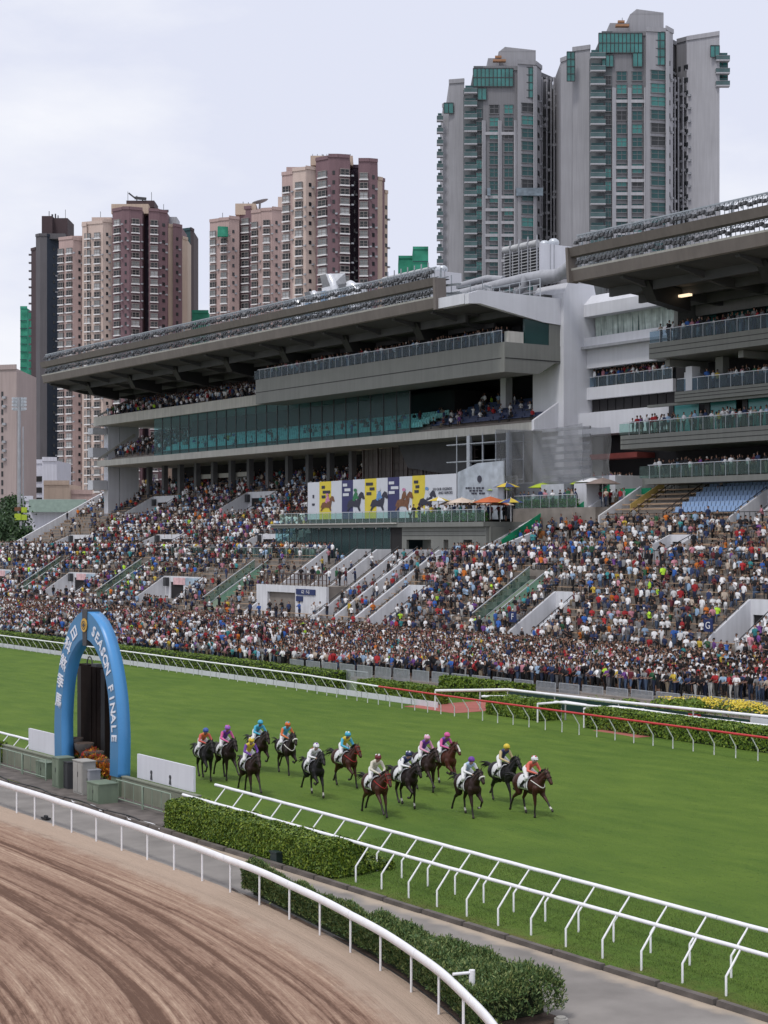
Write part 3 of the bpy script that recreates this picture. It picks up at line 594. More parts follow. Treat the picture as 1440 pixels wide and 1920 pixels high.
# railings along the terraces
def glass_rail(name, x, ya, yb, z, h, label, cat='railing', gl='glass', step=1.6, rail_m='steel', par=None, group=None):
    root = par or empty(name, (x, (ya+yb)/2, z), label=label, cat=cat, group=group); ox, oy, oz = (x, (ya+yb)/2, z) if not par else (par.location.x, par.location.y, par.location.z)
    y = ya; 
    me = MB().box(-.015, 0, .08, .015, step-.08, h-.05).mesh('glass_pane', M[gl]); pm = MB().box(-.02, -.02, 0, .02, .02, h).mesh('post', M[rail_m])
    while y < yb-.2:
        inst('glass_pane', me, root, (x-ox, y-oy+.04, z-oz)); inst('post', pm, root, (x-ox, y-oy, z-oz)); y += step
    MB().box(x-ox-.04, ya-oy, z-oz+h, x-ox+.04, yb-oy, z-oz+h+.06).build('top_rail', M[rail_m], root); return root
def bar_rail(name, x, ya, yb, z, h, label, step=.55, m='grey_dark', par=None):
    root = par or empty(name, (x, (ya+yb)/2, z), label=label, cat='railing'); ox, oy, oz = root.location if not par else par.location
    g = MB(); 
    for t in np.arange(ya, yb, step): g.box(x-ox-.02, t-oy-.02, z-oz, x-ox+.02, t-oy+.02, z-oz+h)
    g.box(x-ox-.035, ya-oy, z-oz+h, x-ox+.035, yb-oy, z-oz+h+.07); g.box(x-ox-.02, ya-oy, z-oz+.12, x-ox+.02, yb-oy, z-oz+.16); g.build('bars', M[m], root); return root
glass_rail('concourse_railing', 95.2, 151.2, 193, 8.9, 1.1, 'glass railing of the mid concourse below the dark glass room, people leaning on it')
bar_rail('concourse_railing', 95.2, 52, 130, 8.9, 1.1, 'thin dark railing crossing the right terrace halfway up', .8)
bar_rail('terrace_railing', 104.0, 60, 117.5, tz(104.0), 1.1, 'dark barred railing below the empty brown benches', .6)
bar_rail('back_railing', 109.9, 60, 117.8, 15.3, 1.4, 'dark rail on the grey wall behind the empty benches', 1.1)
MB().box(110.0, 52, 10, 110.4, 119, 16.9).build('back_wall', M['grey_clad'], label='grey back wall under the lowest balcony at the right', cat='wall')
# aisle handrails running up the empty right-hand benches
for i, (y, lb) in enumerate(((114.5, 'dark sloping handrail left of the empty brown benches'), (110.2, 'dark sloping handrail between the brown benches and the pale blue seats'))):
    g = MB(); pts = [(104.3, y, tz(104.3)+1.1), (109.8, y, tz(109.8)+1.1)]; g.tube(pts, .05, 6); g.tube([(p[0], p[1], p[2]-.4) for p in pts], .035, 6)
    for t in np.linspace(0, 1, 6): q = Vector(pts[0]).lerp(Vector(pts[1]), float(t)); g.bar(q, q-Vector((0,0,1.1)), .06)
    g.build('sloping_handrail', mat('dark_bronze_rail', (.05,.035,.028), .5), label=lb, cat='handrail')
# pale blue seats
seat = MB(); seat.box(-.2,-.22,.36,.2,.22,.42); seat.hexa([(.16,-.22,.4),(.22,-.22,.4),(.22,.22,.4),(.16,.22,.4)], [(.26,-.22,.86),(.31,-.22,.86),(.31,.22,.86),(.26,.22,.86)]); sme = seat.mesh('seat', M['blueseat'])
root = empty('seat_block', (106, 92, tz(106)), label='block of empty pale blue plastic seats at the right, under the balconies', cat='seats')
cnt = 0
for x0, x1, z, yl, yh, zone in ROWS:
    if zone == 'upper_right' and x0 > 104.4:
        y = 109.6
        while y > 102.0 and cnt < 290:
            if not any(a-.1 < x0 < b+.1 and c-.3 < y < d+.3 for a,b,c,d in VOM): inst('seat', sme, root, (x0+.45-106, y-92, z-tz(106))); cnt += 1
            y -= .52

# ================================================================ LONG GRANDSTAND
def part(root, name, m, x0, y0, z0, x1, y1, z1, par=None):
    o = root.location; return MB().box(x0-o.x, y0-o.y, z0-o.z, x1-o.x, y1-o.y, z1-o.z).build(name, M[m], par or root)
ST1 = empty('grandstand', (112, 180, 0), label='long grandstand with cantilevered roof, dark glazed deck and grey balcony box', cat='grandstand')
o1 = ST1.location
def rel(root, x, y, z): o = root.location; return (x-o.x, y-o.y, z-o.z)
def roof(root, ya, yb, zf=33.5):
    L = [(98.0, zf), (98.0, zf+1.15), (98.6, zf+1.15), (122, zf+1.6), (122, zf-1.0), (111, zf-1.1)]; o = root.location
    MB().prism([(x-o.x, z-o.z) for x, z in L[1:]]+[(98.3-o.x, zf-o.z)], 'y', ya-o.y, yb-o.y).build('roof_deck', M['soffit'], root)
    g = MB(); g.prism([(97.75-o.x, zf+.05-o.z), (97.95-o.x, zf-.05-o.z), (98.02-o.x, zf+1.0-o.z), (97.55-o.x, zf+1.0-o.z)], 'y', ya-o.y-.2, yb-o.y+.2); g.build('fascia', M['fascia'], root)
    g = MB(); g.prism([(97.55-o.x, zf+1.0-o.z), (98.2-o.x, zf+1.0-o.z), (98.2-o.x, zf+1.16-o.z), (97.5-o.x, zf+1.16-o.z)], 'y', ya-o.y-.2, yb-o.y+.2); g.build('fascia_ledge', M['slab'], root)
    g = MB(); g.prism([(97.45-o.x, zf+2.2-o.z), (97.9-o.x, zf+2.1-o.z), (98.0-o.x, zf+2.95-o.z), (97.2-o.x, zf+2.95-o.z)], 'y', ya-o.y-.2, yb-o.y+.2); g.build('upper_fascia', M['fascia'], root)
    # light trusses, one piece every three metres
    def tr(seed, dense):
        r = random.Random(seed); g = MB(); g.bar((0,0,1.0), (0,3.0,1.0), .12); g.bar((0,0,.86), (0,3.0,.86), .05); g.bar((.3,0,.1), (.3,3.0,.1), .08)
        for k in range(6): y = .25+k*.5; g.bar((0,y,0), (0,y,1.0), .05); g.bar((0,y,.95), (-.28,y+.1,.62), .05)
        g.mi = 1
        for k in range(dense):
            y = .2+k*3/dense; z = .45+r.uniform(-.12,.14); g.hexa([(-.45,y,z-.16),(-.08,y,z-.16),(-.08,y+.32,z-.16),(-.45,y+.32,z-.16)], [(-.3,y,z+.14),(-.12,y,z+.14),(-.12,y+.32,z+.14),(-.3,y+.32,z+.14)])
        g.mi = 2
        for k in range(dense-1):
            if r.random() < .5: y = .3+k*3/dense; g.cbox((-.1,y,.3+r.uniform(0,.3)), (.18,.12,.2))
        return g.mesh('floodlight_truss', [M['truss'], M['grey_dark'], M['steel']])
    meshes = [tr(s, 6) for s in range(4)]; k = 0; y = ya
    while y < yb-2.9:
        inst('floodlight_truss', meshes[k % 4], root, rel(root, 97.9, y, zf+1.16)); inst('floodlight_truss', meshes[(k+2) % 4], root, rel(root, 97.7, y, zf+3.0)); 
        y += 3.0; k += 1
    for yy in np.arange(ya, yb, 6.0): MB().bar(rel(root, 98.1, yy, zf+1.1), rel(root, 98.3, yy, zf+4.0), .14).build('truss_post', M['truss'], root)
    MB().bar(rel(root, 99.2, ya, zf+3.2), rel(root, 99.2, yb, zf+3.2), .1).build('walkway_rail', M['truss'], root)
    part(root, 'maintenance_walkway', 'grey_dark', 98.2, ya, zf+2.9, 99.3, yb, zf+2.98)
    for yy in np.arange(ya+2, yb, 6.75):
        o = root.location
        MB().prism([(98.6-o.x, zf+.3-o.z), (98.6-o.x, zf-.25-o.z), (104-o.x, zf-1.35-o.z), (118-o.x, zf-2.1-o.z), (118-o.x, zf+.3-o.z)], 'y', yy-o.y-.22, yy-o.y+.22).build('soffit_beam', M['soffit'], root)
    for xx in (101.5, 105, 108.5, 112): part(root, 'cross_beam', 'soffit', xx, ya+.3, zf-(xx-98)*.085-.75, xx+.3, yb-.3, zf)
    for yy in np.arange(ya+8, yb, 13.5): MB().hexa([rel(root,102,yy,zf-2.0),rel(root,106,yy,zf-2.6),rel(root,106,yy+1.2,zf-2.6),rel(root,102,yy+1.2,zf-2.0)], [rel(root,101,yy,zf-.3),rel(root,106,yy,zf-.9),rel(root,106,yy+1.2,zf-.9),rel(root,101,yy+1.2,zf-.3)]).build('speaker_rack', M['black'], root)
roof(ST1, 135, 231.8)
MB().prism([(97.3-112, 33.3), (97.2-112, 36.4), (98.5-112, 36.4), (98.6-112, 33.3)], 'y', 134.5-180, 134.9-180).build('fascia_end_plate', M['fascia'], ST1)
# white corner of the roof and gable beam facing the camera
part(ST1, 'corner_beam', 'wall_white', 97.6, 130.3, 33.4, 98.4, 134.5, 34.4)
MB().prism([(97.6-112, 33.35), (97.6-112, 34.3), (99-112, 34.75), (112.2-112, 34.65), (112.2-112, 31.9), (106.8-112, 32.2), (99-112, 33.45)], 'y', 129.6-180, 130.2-180).build('gable_beam', M['wall_white'], ST1)
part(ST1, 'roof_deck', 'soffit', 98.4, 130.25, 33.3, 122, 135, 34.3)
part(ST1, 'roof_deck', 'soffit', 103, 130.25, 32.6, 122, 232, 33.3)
# back volume and floors
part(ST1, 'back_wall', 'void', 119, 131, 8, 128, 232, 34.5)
part(ST1, 'upper_slab', 'slab', 106, 178, 27.6, 119, 232.8, 28.6); part(ST1, 'parapet', 'slab', 106, 178, 28.6, 106.2, 232.8, 28.9)
part(ST1, 'lower_slab', 'slab', 106, 130.4, 21.6, 119, 231.5, 22.45)
for k in range(10): part(ST1, 'seating_step', 'steps', 107+k*.85, 179, 28.6, 119, 231.4, 28.7+k*.30); 
for k in range(11): part(ST1, 'seating_step', 'steps', 107+k*.9, 131.2, 22.45, 119, 230.5, 22.5+k*.36)
# grey balcony box
prof = [(102, 27.1), (102, 30.0), (104, 30.0), (104, 29.5), (106, 29.5), (106, 27.1)]
MB().prism([(x-112, z) for x, z in prof], 'y', 130.0-180, 177.8-180).build('balcony_box', M['grey_clad'], ST1)
part(ST1, 'groove', 'black', 101.97, 130.2, 28.42, 102.0, 177.7, 28.50)
part(ST1, 'balcony_floor', 'grey_clad', 106, 130.3, 28.9, 119, 177.8, 29.4)
MB().prism([(102.003-112, 27.1), (102.003-112, 30.0), (109.9-112, 30.0), (109.9-112, 28.3), (108.4-112, 28.3), (106.2-112, 27.1)], 'y', 129.7-180, 129.99-180).build('end_panel', M['grey_clad'], ST1)
part(ST1, 'groove', 'black', 102.1, 129.67, 28.42, 109.8, 129.70, 28.50)
M['darkteal'] = mat('dark_teal_glass', (.02,.055,.055), .25, .2, .5); part(ST1, 'end_window', 'darkteal', 104.6, 129.8, 30.0, 107.6, 130.1, 32.4); part(ST1, 'end_panel', 'grey_clad', 107.6, 129.75, 30.0, 109.9, 130.1, 32.4)
part(ST1, 'planter', 'slab', 102.6, 129.9, 30.0, 104.5, 130.5, 31.1)
glass_rail('x', 102.2, 130.4, 177.6, 30.0, 1.15, None, gl='bluglass', step=1.3, par=ST1)
part(ST1, 'back_glazing', 'void', 113.5, 131, 29.4, 113.8, 178, 33)
# curtain wall, seats behind it, open deck at its right end
cw = 0; y = 152.0
gm = MB().box(0, .03, 0, .06, 2.55, 5.1).mesh('glass_pane', M['curtain']); mm = MB().box(-.05, -.05, 0, .08, .05, 5.1).mesh('mullion', M['grey_dark'])
while y < 213.5: inst('glass_pane', gm, ST1, rel(ST1, 106.5, y, 22.5)); inst('mullion', mm, ST1, rel(ST1, 106.5, y, 22.5)); y += 2.58
tm = MB(); 
for j in range(5): tm.box(0, j*.5, .4, .08, j*.5+.38, .95); tm.box(-.4, j*.5, .35, .0, j*.5+.38, .42)
tme = tm.mesh('seat_row', M['tealseat']); bme = MB().box(-.35, 0, .35, .05, 2.45, .48).box(0, 0, .48, .06, 2.45, .8).mesh('bench', M['navyseat'])
for k in range(1, 8):
    y = 152.4
    while y < 213 and k < 6: inst('seat_row', tme, ST1, rel(ST1, 107+k*.9+.5, y, 22.5+k*.36)); y += 2.6
    y = 132.0
    while y < 149.5: inst('bench', bme, ST1, rel(ST1, 107+k*.9+.5, y, 22.5+k*.36)); y += 2.6
part(ST1, 'column', 'wall_white', 111.5, 141.6, 22.5, 112.4, 142.5, 28)
part(ST1, 'partition', 'void', 112.5, 152, 22.5, 119, 214, 27.5)
MB().prism([(105.9-112, 21.6), (105.9-112, 22.6), (111.9-112, 26.2), (111.9-112, 21.6)], 'y', 130.0-180, 130.38-180).build('end_wall', M['wall_white'], ST1)
# white piers and balconies at the far left end
for (xa, xb_, z0, z1) in ((107.4,109.6,8.5,27.6),(109.7,112.8,8.5,27.6)):
    part(ST1, 'end_pier', 'wall_white', xa+(.4 if xa < 109 else 0), 231.6, z0, xb_, 233, z1)
part(ST1, 'end_balcony', 'wall_white', 105.4, 231.7, 23.0, 107.7, 233.5, 24.4); part(ST1, 'end_balcony', 'wall_white', 105.4, 231.7, 18.2, 107.7, 233.5, 19.6); part(ST1, 'end_balcony', 'wall_white', 105.4, 231.7, 26.4, 107.7, 233.5, 27.3)
for (z0, z1) in ((28.9, 32.2), (22.5, 26.6)):
    MB().prism([(106.1-112, z0), (106.1-112, z0+.3), (111.9-112, z1), (112.2-112, z1), (112.2-112, z1-.4)], 'y', 231.5-180, 231.58-180).build('end_parapet', M['slab'], ST1)
# recess above the upper terrace: columns, dark rear, lamps
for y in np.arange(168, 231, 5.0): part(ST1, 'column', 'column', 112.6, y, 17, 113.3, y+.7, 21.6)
part(ST1, 'recess_wall', 'void', 118.0, 131, 12, 118.9, 231, 21.6)
part(ST1, 'service_counter', 'slab', 113.5, 199, 19.4, 114.0, 214, 20.0)
for y in (165.3, 168.4): MB().box(113.2-112, y-180, 20.55, 113.6-112, y+2.3-180, 20.7).build('fluorescent_lamp', M.setdefault('lamp', (lambda m: (m.node_tree.nodes['Principled BSDF'].inputs['Emission Color'].__setattr__('default_value', (1,.75,.5,1)), m.node_tree.nodes['Principled BSDF'].inputs['Emission Strength'].__setattr__('default_value', 1.3), m)[-1])(mat('warm_lamp_tube', (.8,.7,.5), .5))), ST1)
part(ST1, 'kiosk_wall', 'slab', 116.9, 163, 17, 117.2, 172, 21.5)
g = MB()
for y in np.arange(147, 168.5, 3.0): g.bar(rel(ST1, 111, y, 12.9), rel(ST1, 111, y, 21.5), .22)
for z in np.arange(13.8, 21.4, .85): g.bar(rel(ST1, 111.2, 146, z), rel(ST1, 111.2, 168, z), .06)
g.build('steel_frame_screen', mat('brown_steel_frame', (.075,.055,.05), .5), ST1)
g = MB(); 
for y in np.arange(147, 168, .9): g.box(111.5-112, y-180, 12.9, 111.6-112, y+.78-180, 21.5)
g.build('screen_cladding', mat('dull_brown_cladding', (.11,.095,.09), .7, .15, 1), ST1)
MB().prism([(147-180, 17.6), (147-180, 21.7), (160-180, 21.7), (172-180, 18.2), (172-180, 17.6)][:3]+[(158-180, 19.0)], 'x', 110.4-112, 110.8-112).build('stair_underside', M['grey_dark'], ST1)
# ================================================================ ROOFTOP PLANT
def louvre_unit(name, label, x0, y0, z0, x1, y1, z1, nb=5):
    root = empty(name, ((x0+x1)/2, (y0+y1)/2, z0), label=label, cat='cooling unit'); o = root.location
    part(root, 'housing', 'wall_white', x0, y0, z0, x1, y1, z1)
    MB().box(x0+1.4-o.x, -(y1-y0)/2-.05, 0, x0+1.46-o.x, -(y1-y0)/2-.01, z1-z0).box(x0+1.9-o.x, -(y1-y0)/2-.05, 0, x0+1.96-o.x, -(y1-y0)/2-.01, z1-z0).build('ladder', M['pipe'], root, kind='stuff')
    n = int((z1-z0-.7)/.32); L = (y1-y0)/nb
    me = MB()
    for k in range(n): me.hexa([(-.25,.1,k*.32),(0,.1,k*.32+.1),(0,L-.1,k*.32+.1),(-.25,L-.1,k*.32)], [(-.25,.1,k*.32+.05),(0,.1,k*.32+.15),(0,L-.1,k*.32+.15),(-.25,L-.1,k*.32+.05)])
    mme = me.mesh('louvre_bank', M['louvre']); dk = MB().box(-.03,.1,-.1,0,L-.1,n*.32+.1).mesh('louvre_shadow', M['grey_dark'])  # dark sheet behind the blades paints the shadow in the gaps
    for b in range(nb):
        inst('louvre_shade_sheet', dk, root, (x0-o.x, y0-o.y+b*L, .3)); inst('louvre_bank', mme, root, (x0-o.x-.04, y0-o.y+b*L, .35)); MB().bar((x0-o.x-.35, y0-o.y+b*L, 0), (x0-o.x-.35, y0-o.y+b*L, z1-z0+.8), .1).build('frame_post', M['pipe'], root)
        MB().tube([(x0-o.x-.1, y0-o.y+b*L+.15, z1-z0), (x0-o.x-.1, y0-o.y+b*L+L-.15, z1-z0)], .35, 10).build('cowl', M['louvre'], root)
        if nb > 2: MB().sphere(((x0+x1)/2-o.x, y0-o.y+(b+.5)*L, z1-z0+.35), .6, 10, 6, (1,1,.8)).build('fan_dome', M['steel'], root)
    return root
louvre_unit('chiller_unit', 'large grey rooftop chiller with louvred side and ladder, above the ducts', 112, 136.6, 38.4, 117, 142.5, 41.5, 4)
louvre_unit('cooling_tower', 'long low louvred rooftop cooling tower with pale end panel, left of the ducts', 112, 155.8, 37.9, 116.3, 165.2, 41.2, 7)
part(ST1, 'rooftop_wall', 'soffit', 108, 131, 34.2, 120, 168, 35.2)
root = empty('duct_run', (108, 138, 36.3), label='thick grey ventilation ducts bending along the stand roof towards the white tower', cat='duct')
def R(x, y, z): return (x-108, y-138, z-36.3)
MB().tube([R(108,152,36.6), R(108,142,36.9), R(108,134,37.1), R(108,131.3,36.9), R(108,129,36.8), R(108,127.5,37.2), R(108,126,38.1), R(108,121,38.4), R(108,116,38.4)], [.55,.55,.6,.75,.65,.65,.7,.75,.75], 14).build('duct', M['pipe'], root)
MB().tube([R(108.6,146,37.9), R(108.6,141,38.1), R(108.4,138,37.6)], .35, 12).build('duct', M['pipe'], root)
MB().tube([R(107.4,139,36.8), R(107.2,138.5,36.0), R(107.0,139.6,35.2)], .38, 12).build('duct', M['pipe'], root)
MB().tube([R(107.4,133.4,37.1), R(107.3,133.2,36.2), R(107.2,134.8,35.3)], .38, 12).build('duct', M['pipe'], root)
MB().tube([R(107.6,143,36.7), R(107.5,143,35.0)], .3, 10).build('duct', M['pipe'], root)
g = MB()
for y in np.arange(129.8, 146, 1.6): g.bar(R(106.5,y,34.7), R(106.5,y,36.5), .07)
for z in (35.3, 35.9, 36.5): g.bar(R(106.5,129.8,z), R(106.5,146,z), .06)
g.build('guard_rail', M['steel'], root)
# silver foil-wrapped air handlers
for i, (y, w, h, lb) in enumerate(((176.5,4.2,2.4,'low silver foil-wrapped duct bend at the left of the roof plant'),(172.2,3.0,3.0,'blue-grey boxed duct between the two silver bends'),(168.6,3.2,4.6,'tall silver foil-wrapped air handler with square hoods'),(164.4,4.4,3.0,'wide silver foil-wrapped air handler right of the tall one'))):
    rt = empty('air_handler', (107.5, y, 37.2), label=lb, cat='air handler', group='silver air handlers on the stand roof')
    g = MB(); g.cbox((0,0,h*.35), (2.2,w*.8,h*.7)); g.hexa([(-1.1,-w*.2,h*.7),(1.1,-w*.2,h*.7),(1.1,w*.35,h*.7),(-1.1,w*.35,h*.7)], [(-1.7,-w*.15,h),(.7,-w*.3,h*1.05),(.7,w*.2,h*1.05),(-1.7,w*.25,h)]); g.build('casing', M['silver'], rt)
    MB().tube([(-.9,-w*.45,h*.3),(-1.3,-w*.45,h*.75),(-1.0,-w*.1,h*.95)], w*.13, 10).build('duct_bend', M['silver'], rt); MB().cbox((-1.2, w*.22, h*.35), (.3,w*.3,h*.5)).build('filter_panel', mat('blue_duct_wrap', (.15,.25,.38), .4), rt)
# clutter of small pipes, conduits and railings on the roof edge
g = MB(); q = random.Random(8)
for k in range(260):
    y = q.uniform(133, 231); x = q.uniform(99, 106); z = 34.9+q.uniform(0, 1.2); t = q.random()
    if t < .5: g.bar((x-100, y-180, z), (x-100, y-180+q.uniform(.5,3), z+q.uniform(-.1,.3)), q.uniform(.06,.22))
    else: g.bar((x-100, y-180, 34.8), (x-100, y-180, z+q.uniform(.2,1.1)), q.uniform(.05,.16))
for k in range(60): y = q.uniform(140,228); g.cbox((q.uniform(3,8), y-180, 35.3), (q.uniform(.5,1.4), q.uniform(.5,1.8), q.uniform(.5,1.5)))
g.build('roof_conduits', M['truss'], label='tangle of grey conduits, brackets and small boxes on the long stand roof', cat='roof services', kind='stuff', loc=(100, 180, 0))

# ================================================================ LINK BLOCK AND RIGHT GRANDSTAND
M['awningred'] = mat('dull_red_awning', (.17,.035,.03), .8); LK = empty('link_block', (112, 123, 0), label='white banded stair and office block between the two grandstands', cat='building')
part(LK, 'tower_wall', 'wall_white', 109.0, 129.2, 0, 113.2, 134, 35.2)
MB().prism([(109.0-112, 35.2), (109.6-112, 36.3), (112.9-112, 36.3), (113.2-112, 35.2)], 'y', 129.2-123, 134-123).build('tower_cap', M['wall_white'], LK)
part(LK, 'core', 'void', 113.3, 117, 0, 122, 129.2, 34)
MB().prism([(111.6-112, 33.0), (111.6-112, 34.2), (112.6-112, 35.2), (122-112, 35.2), (122-112, 33.0)], 'y', 111.5-123, 129.2-123).build('top_band', M['wall_white'], LK)
part(LK, 'window', 'tealglass', 113.0, 114.2, 30.9, 113.2, 129.0, 33.0)
cm = mat('pale_torn_curtain', (.42,.49,.46), .8, .25, 1.2, streak=.35); g = MB()
for y in np.arange(117.6, 128.6, .42): g.quad((112.9-112+.08*math.sin(y*9), y-123, 31.0), (112.9-112+.1*math.sin(y*7), y+.42-123, 31.0), (112.85-112, y+.42-123, 33.0), (112.85-112, y-123, 33.0))
g.build('curtain', cm, LK)
part(LK, 'band', 'wall_white', 111.6, 116, 30.0, 113.3, 129.2, 30.9); part(LK, 'ledge', 'pipe', 111.2, 116, 29.75, 113.3, 129.4, 30.0); part(LK, 'band', 'wall_white', 112.0, 117, 27.9, 113.3, 129.2, 29.75)
part(LK, 'band', 'wall_white', 112.0, 117, 24.8+.0, 113.3, 129.2, 26.0); 
for k in range(10): part(LK, 'window', 'void', 112.5, 117.3+k*1.18, 23.6, 112.6, 117.3+k*1.18+1.05, 24.8)
part(LK, 'band', 'wall_white', 111.4, 114.2, 21.2, 113.3, 129.2, 23.4); 
MB().prism([(129.2-123, 21.2), (129.2-123, 23.4), (115.6-123, 23.4), (114.4-123, 23.0), (114.4-123, 21.2)], 'x', 110.9-112, 111.39-112).build('band_face', M['wall_white'], LK)
part(LK, 'recess_wall', 'void', 113.2, 112, 16, 113.29, 129.2, 21.2); part(LK, 'awning', 'awningred', 110.8, 120.6, 18.75, 113.1, 127.4, 19.25)
part(LK, 'band', 'wall_white', 108.4, 121, 14.9, 113.3, 129.2, 17.0); part(LK, 'terrace_floor', 'steps', 108.4, 119.0, 14.6, 113.3, 129.2, 14.89)
part(LK, 'wall_panel', 'grey_clad', 112.6, 127.4, 16, 113.1, 129.1, 21.1); part(LK, 'wall_panel', 'grey_clad', 111.6, 119, 9, 113.1, 129.1, 14.6)
glass_rail('x', 112.2, 117.3, 129.0, 26.0, 1.0, None, gl='bluglass', step=1.3, par=LK)
ST2 = empty('grandstand', (108, 90, 0), label='nearer grandstand at the right edge with four crowded grey balconies under a cantilevered roof', cat='grandstand')
roof(ST2, 60, 114.4)
MB().prism([(97.3-108, 33.45), (97.1-108, 36.5), (98.1-108, 36.5), (98.4-108, 33.45)], 'y', 114.6-90, 114.9-90).build('fascia_end_plate', M['fascia'], ST2)
part(ST2, 'back_wall', 'void', 118.2, 60, 8, 124, 119, 34)
def deck(x, yend, ztop, zbot, gz, xg=None, gl='bluglass', nb=3):
    part(ST2, 'balcony_slab', 'grey_clad', x, 60, zbot, 118.2, yend, ztop)
    for k in range(1, nb): z = zbot+(ztop-zbot)*k/nb; part(ST2, 'groove', 'black', x-.03, 60, z, x-.005, yend-.05, z+.05)
    glass_rail('x', x+.25, 60, yend-.1, ztop, gz, None, gl=gl, step=1.35, par=ST2)
deck(106, 113.8, 28.55, 27.15, 1.15); deck(108, 112.6, 24.2, 23.3, 1.15); deck(106, 117.6, 20.45, 19.2, 1.15, gl='glass'); deck(106, 114.3, 16.4, 15.9, 1.2, gl='glass', nb=1)
part(ST2, 'fascia_panel', 'grey_clad', 108.3, 60, 23.05, 108.7, 116.5, 23.28); M['brightteal'] = mat('green_tinted_doors', (.06,.30,.29), .2, .15, .5, spec=.5)
for z0, z1, xx in ((29.6, 32.2, 112.2), (20.5, 23.25, 110.0)):
    y = 61.0
    while y < 114:
        part(ST2, 'glass_door', 'tealglass' if z0 > 25 else 'brightteal', xx, y, z0-.3 if z0 > 25 else 20.45, xx+.05, y+3.1, z1-(.3 if z0 > 25 else 0)); part(ST2, 'door_frame', 'grey_dark', xx-.1, y+3.15, z0-.3 if z0 > 25 else 20.45, xx+.15, y+3.75, z1); y += 4.6
part(ST2, 'upper_front', 'grey_clad', 110.5, 60, 31.2, 111, 112.5, 32.3); part(ST2, 'recess_wall', 'void', 112.4, 60, 16.5, 112.8, 117, 32.4)
part(ST2, 'end_wall', 'grey_clad', 108.5, 112.7, 29.3, 112.4, 113.2, 32.3)
for y in np.arange(63, 113, 9.0): part(ST2, 'column', 'grey_clad', 109.4, y, 24.2, 110.2, y+.9, 27.1); part(ST2, 'ceiling_beam', 'grey_clad', 107.2, y+4.4, 26.5, 112, y+5.0, 27.1)
part(ST2, 'white_panel', 'wall_white', 108.9, 111.9, 23.4, 110.9, 112.3, 26.0)
part(ST2, 'white_column', 'wall_white', 108.2, 110.6, 24.25, 109.2, 111.4, 26.4)
part(ST2, 'fluorescent_lamp', 'lamp', 104.5, 107.2, 32.0, 104.9, 109.0, 32.2)
# scaffolding, netting below the end of the long stand
rt = empty('scaffolding', (106.5, 138, 14), label='tube scaffolding with grey sheeting beneath the right end of the long stand', cat='scaffolding'); g = MB()
for y in np.arange(134, 145, 2.2):
    for x in (106, 107.8): g.bar((x-106.5, y-138, -1), (x-106.5, y-138, 7.8), .09)
for z in (1, 3, 5, 6.8): 
    for x in (106, 107.8): g.bar((x-106.5, -4, z), (x-106.5, 6.6, z), .07)
    g.box(-.4, -4, z-.08, 1.2, 6.6, z-.03)
g.build('tubes', M['steel'], rt)
for y in (134.3, 140.9): MB().tube([(-.3, y-138, -1), (-.3, y-138, 7.6)], .3, 12).build('prop', M['steel'], rt)
m = glassm('grey_scaffold_netting', (.80,.82,.86), .42, .9); g = MB(); g.smooth = True
def net(xa, ya, xb_, yb_, z0, z1, nu, nv, sag):
    vs = []
    for j in range(nv+1):
        for i in range(nu+1):
            u, v = i/nu, j/nv; w = .22*math.sin(u*19+v*4)*math.sin(v*3)+.12*math.sin(u*43+v*9); vs.append((xa+(xb_-xa)*u-106.5-w, ya+(yb_-ya)*u-138, z0+(z1-z0)*v-14-sag*math.sin(math.pi*u)*(v)))
    g.add(vs, [(j*(nu+1)+i, j*(nu+1)+i+1, (j+1)*(nu+1)+i+1, (j+1)*(nu+1)+i) for j in range(nv) for i in range(nu)])
net(105.8, 134.4, 105.8, 122.6, 16.4, 21.9, 40, 12, .25); net(105.8, 122.6, 108.6, 121.8, 16.4, 21.6, 8, 8, .1); net(104.6, 134.4, 105.8, 134.3, 13, 21.9, 5, 10, 0); net(104.8, 134.2, 104.4, 130.6, 12.9, 17.2, 12, 8, 0)
g.build('netting', m, rt)
for z in np.arange(16.9, 21.5, .75): MB().box(.1, -15.4, z-14, .3, -8.4, z-14+.28).build('scaffold_board', M['pipe'], rt)
part(rt, 'sheet_wall', 'pipe', 106.8, 122, 12, 107.1, 134, 16.6)

# ================================================================ PAVILION ON THE CONCOURSE WITH ITS ROOF TERRACE
PV = empty('pavilion', (98, 147, 8.9), label='flat-roofed pavilion with dark glass room and grey wall, carrying a roof terrace', cat='pavilion')
part(PV, 'roof_slab', 'grey_clad', 97.6, 127.3, 12.15, 112, 166.7, 12.6); part(PV, 'roof_edge', 'slab', 97.4, 141.5, 12.5, 97.6, 166.7, 12.62)
part(PV, 'grey_wall', 'grey_clad', 98, 127.4, 10.9, 98.3, 141.3, 12.14); part(PV, 'grey_wall', 'grey_clad', 98, 127.4, 8.9, 98.3, 129.6, 10.9); part(PV, 'grey_wall', 'grey_clad', 98, 131.0, 8.9, 98.3, 133.4, 10.9); part(PV, 'grey_wall', 'grey_clad', 98, 134.2, 8.9, 98.3, 136.3, 10.9); part(PV, 'pier', 'grey_clad', 98, 140.5, 8.9, 98.3, 141.3, 10.9)
for z in (11.3, 11.7): part(PV, 'groove', 'black', 97.97, 127.5, z, 97.995, 141.2, z+.03)
part(PV, 'lobby_wall', 'slab', 100.5, 127.5, 8.9, 100.7, 141.2, 12.1); part(PV, 'side_wall', 'grey_clad', 98.3, 127.1, 8.9, 104, 127.38, 12.14)
part(PV, 'dark_pier', 'void', 98, 141.35, 8.9, 98.4, 143.2, 12.1); part(PV, 'room_wall', 'void', 103, 143, 8.9, 103.2, 166.5, 12.1)
sgn = part(PV, 'sign', 'sign_navy', 97.9, 139.0, 9.6, 97.95, 140.0, 9.9)
y = 143.3
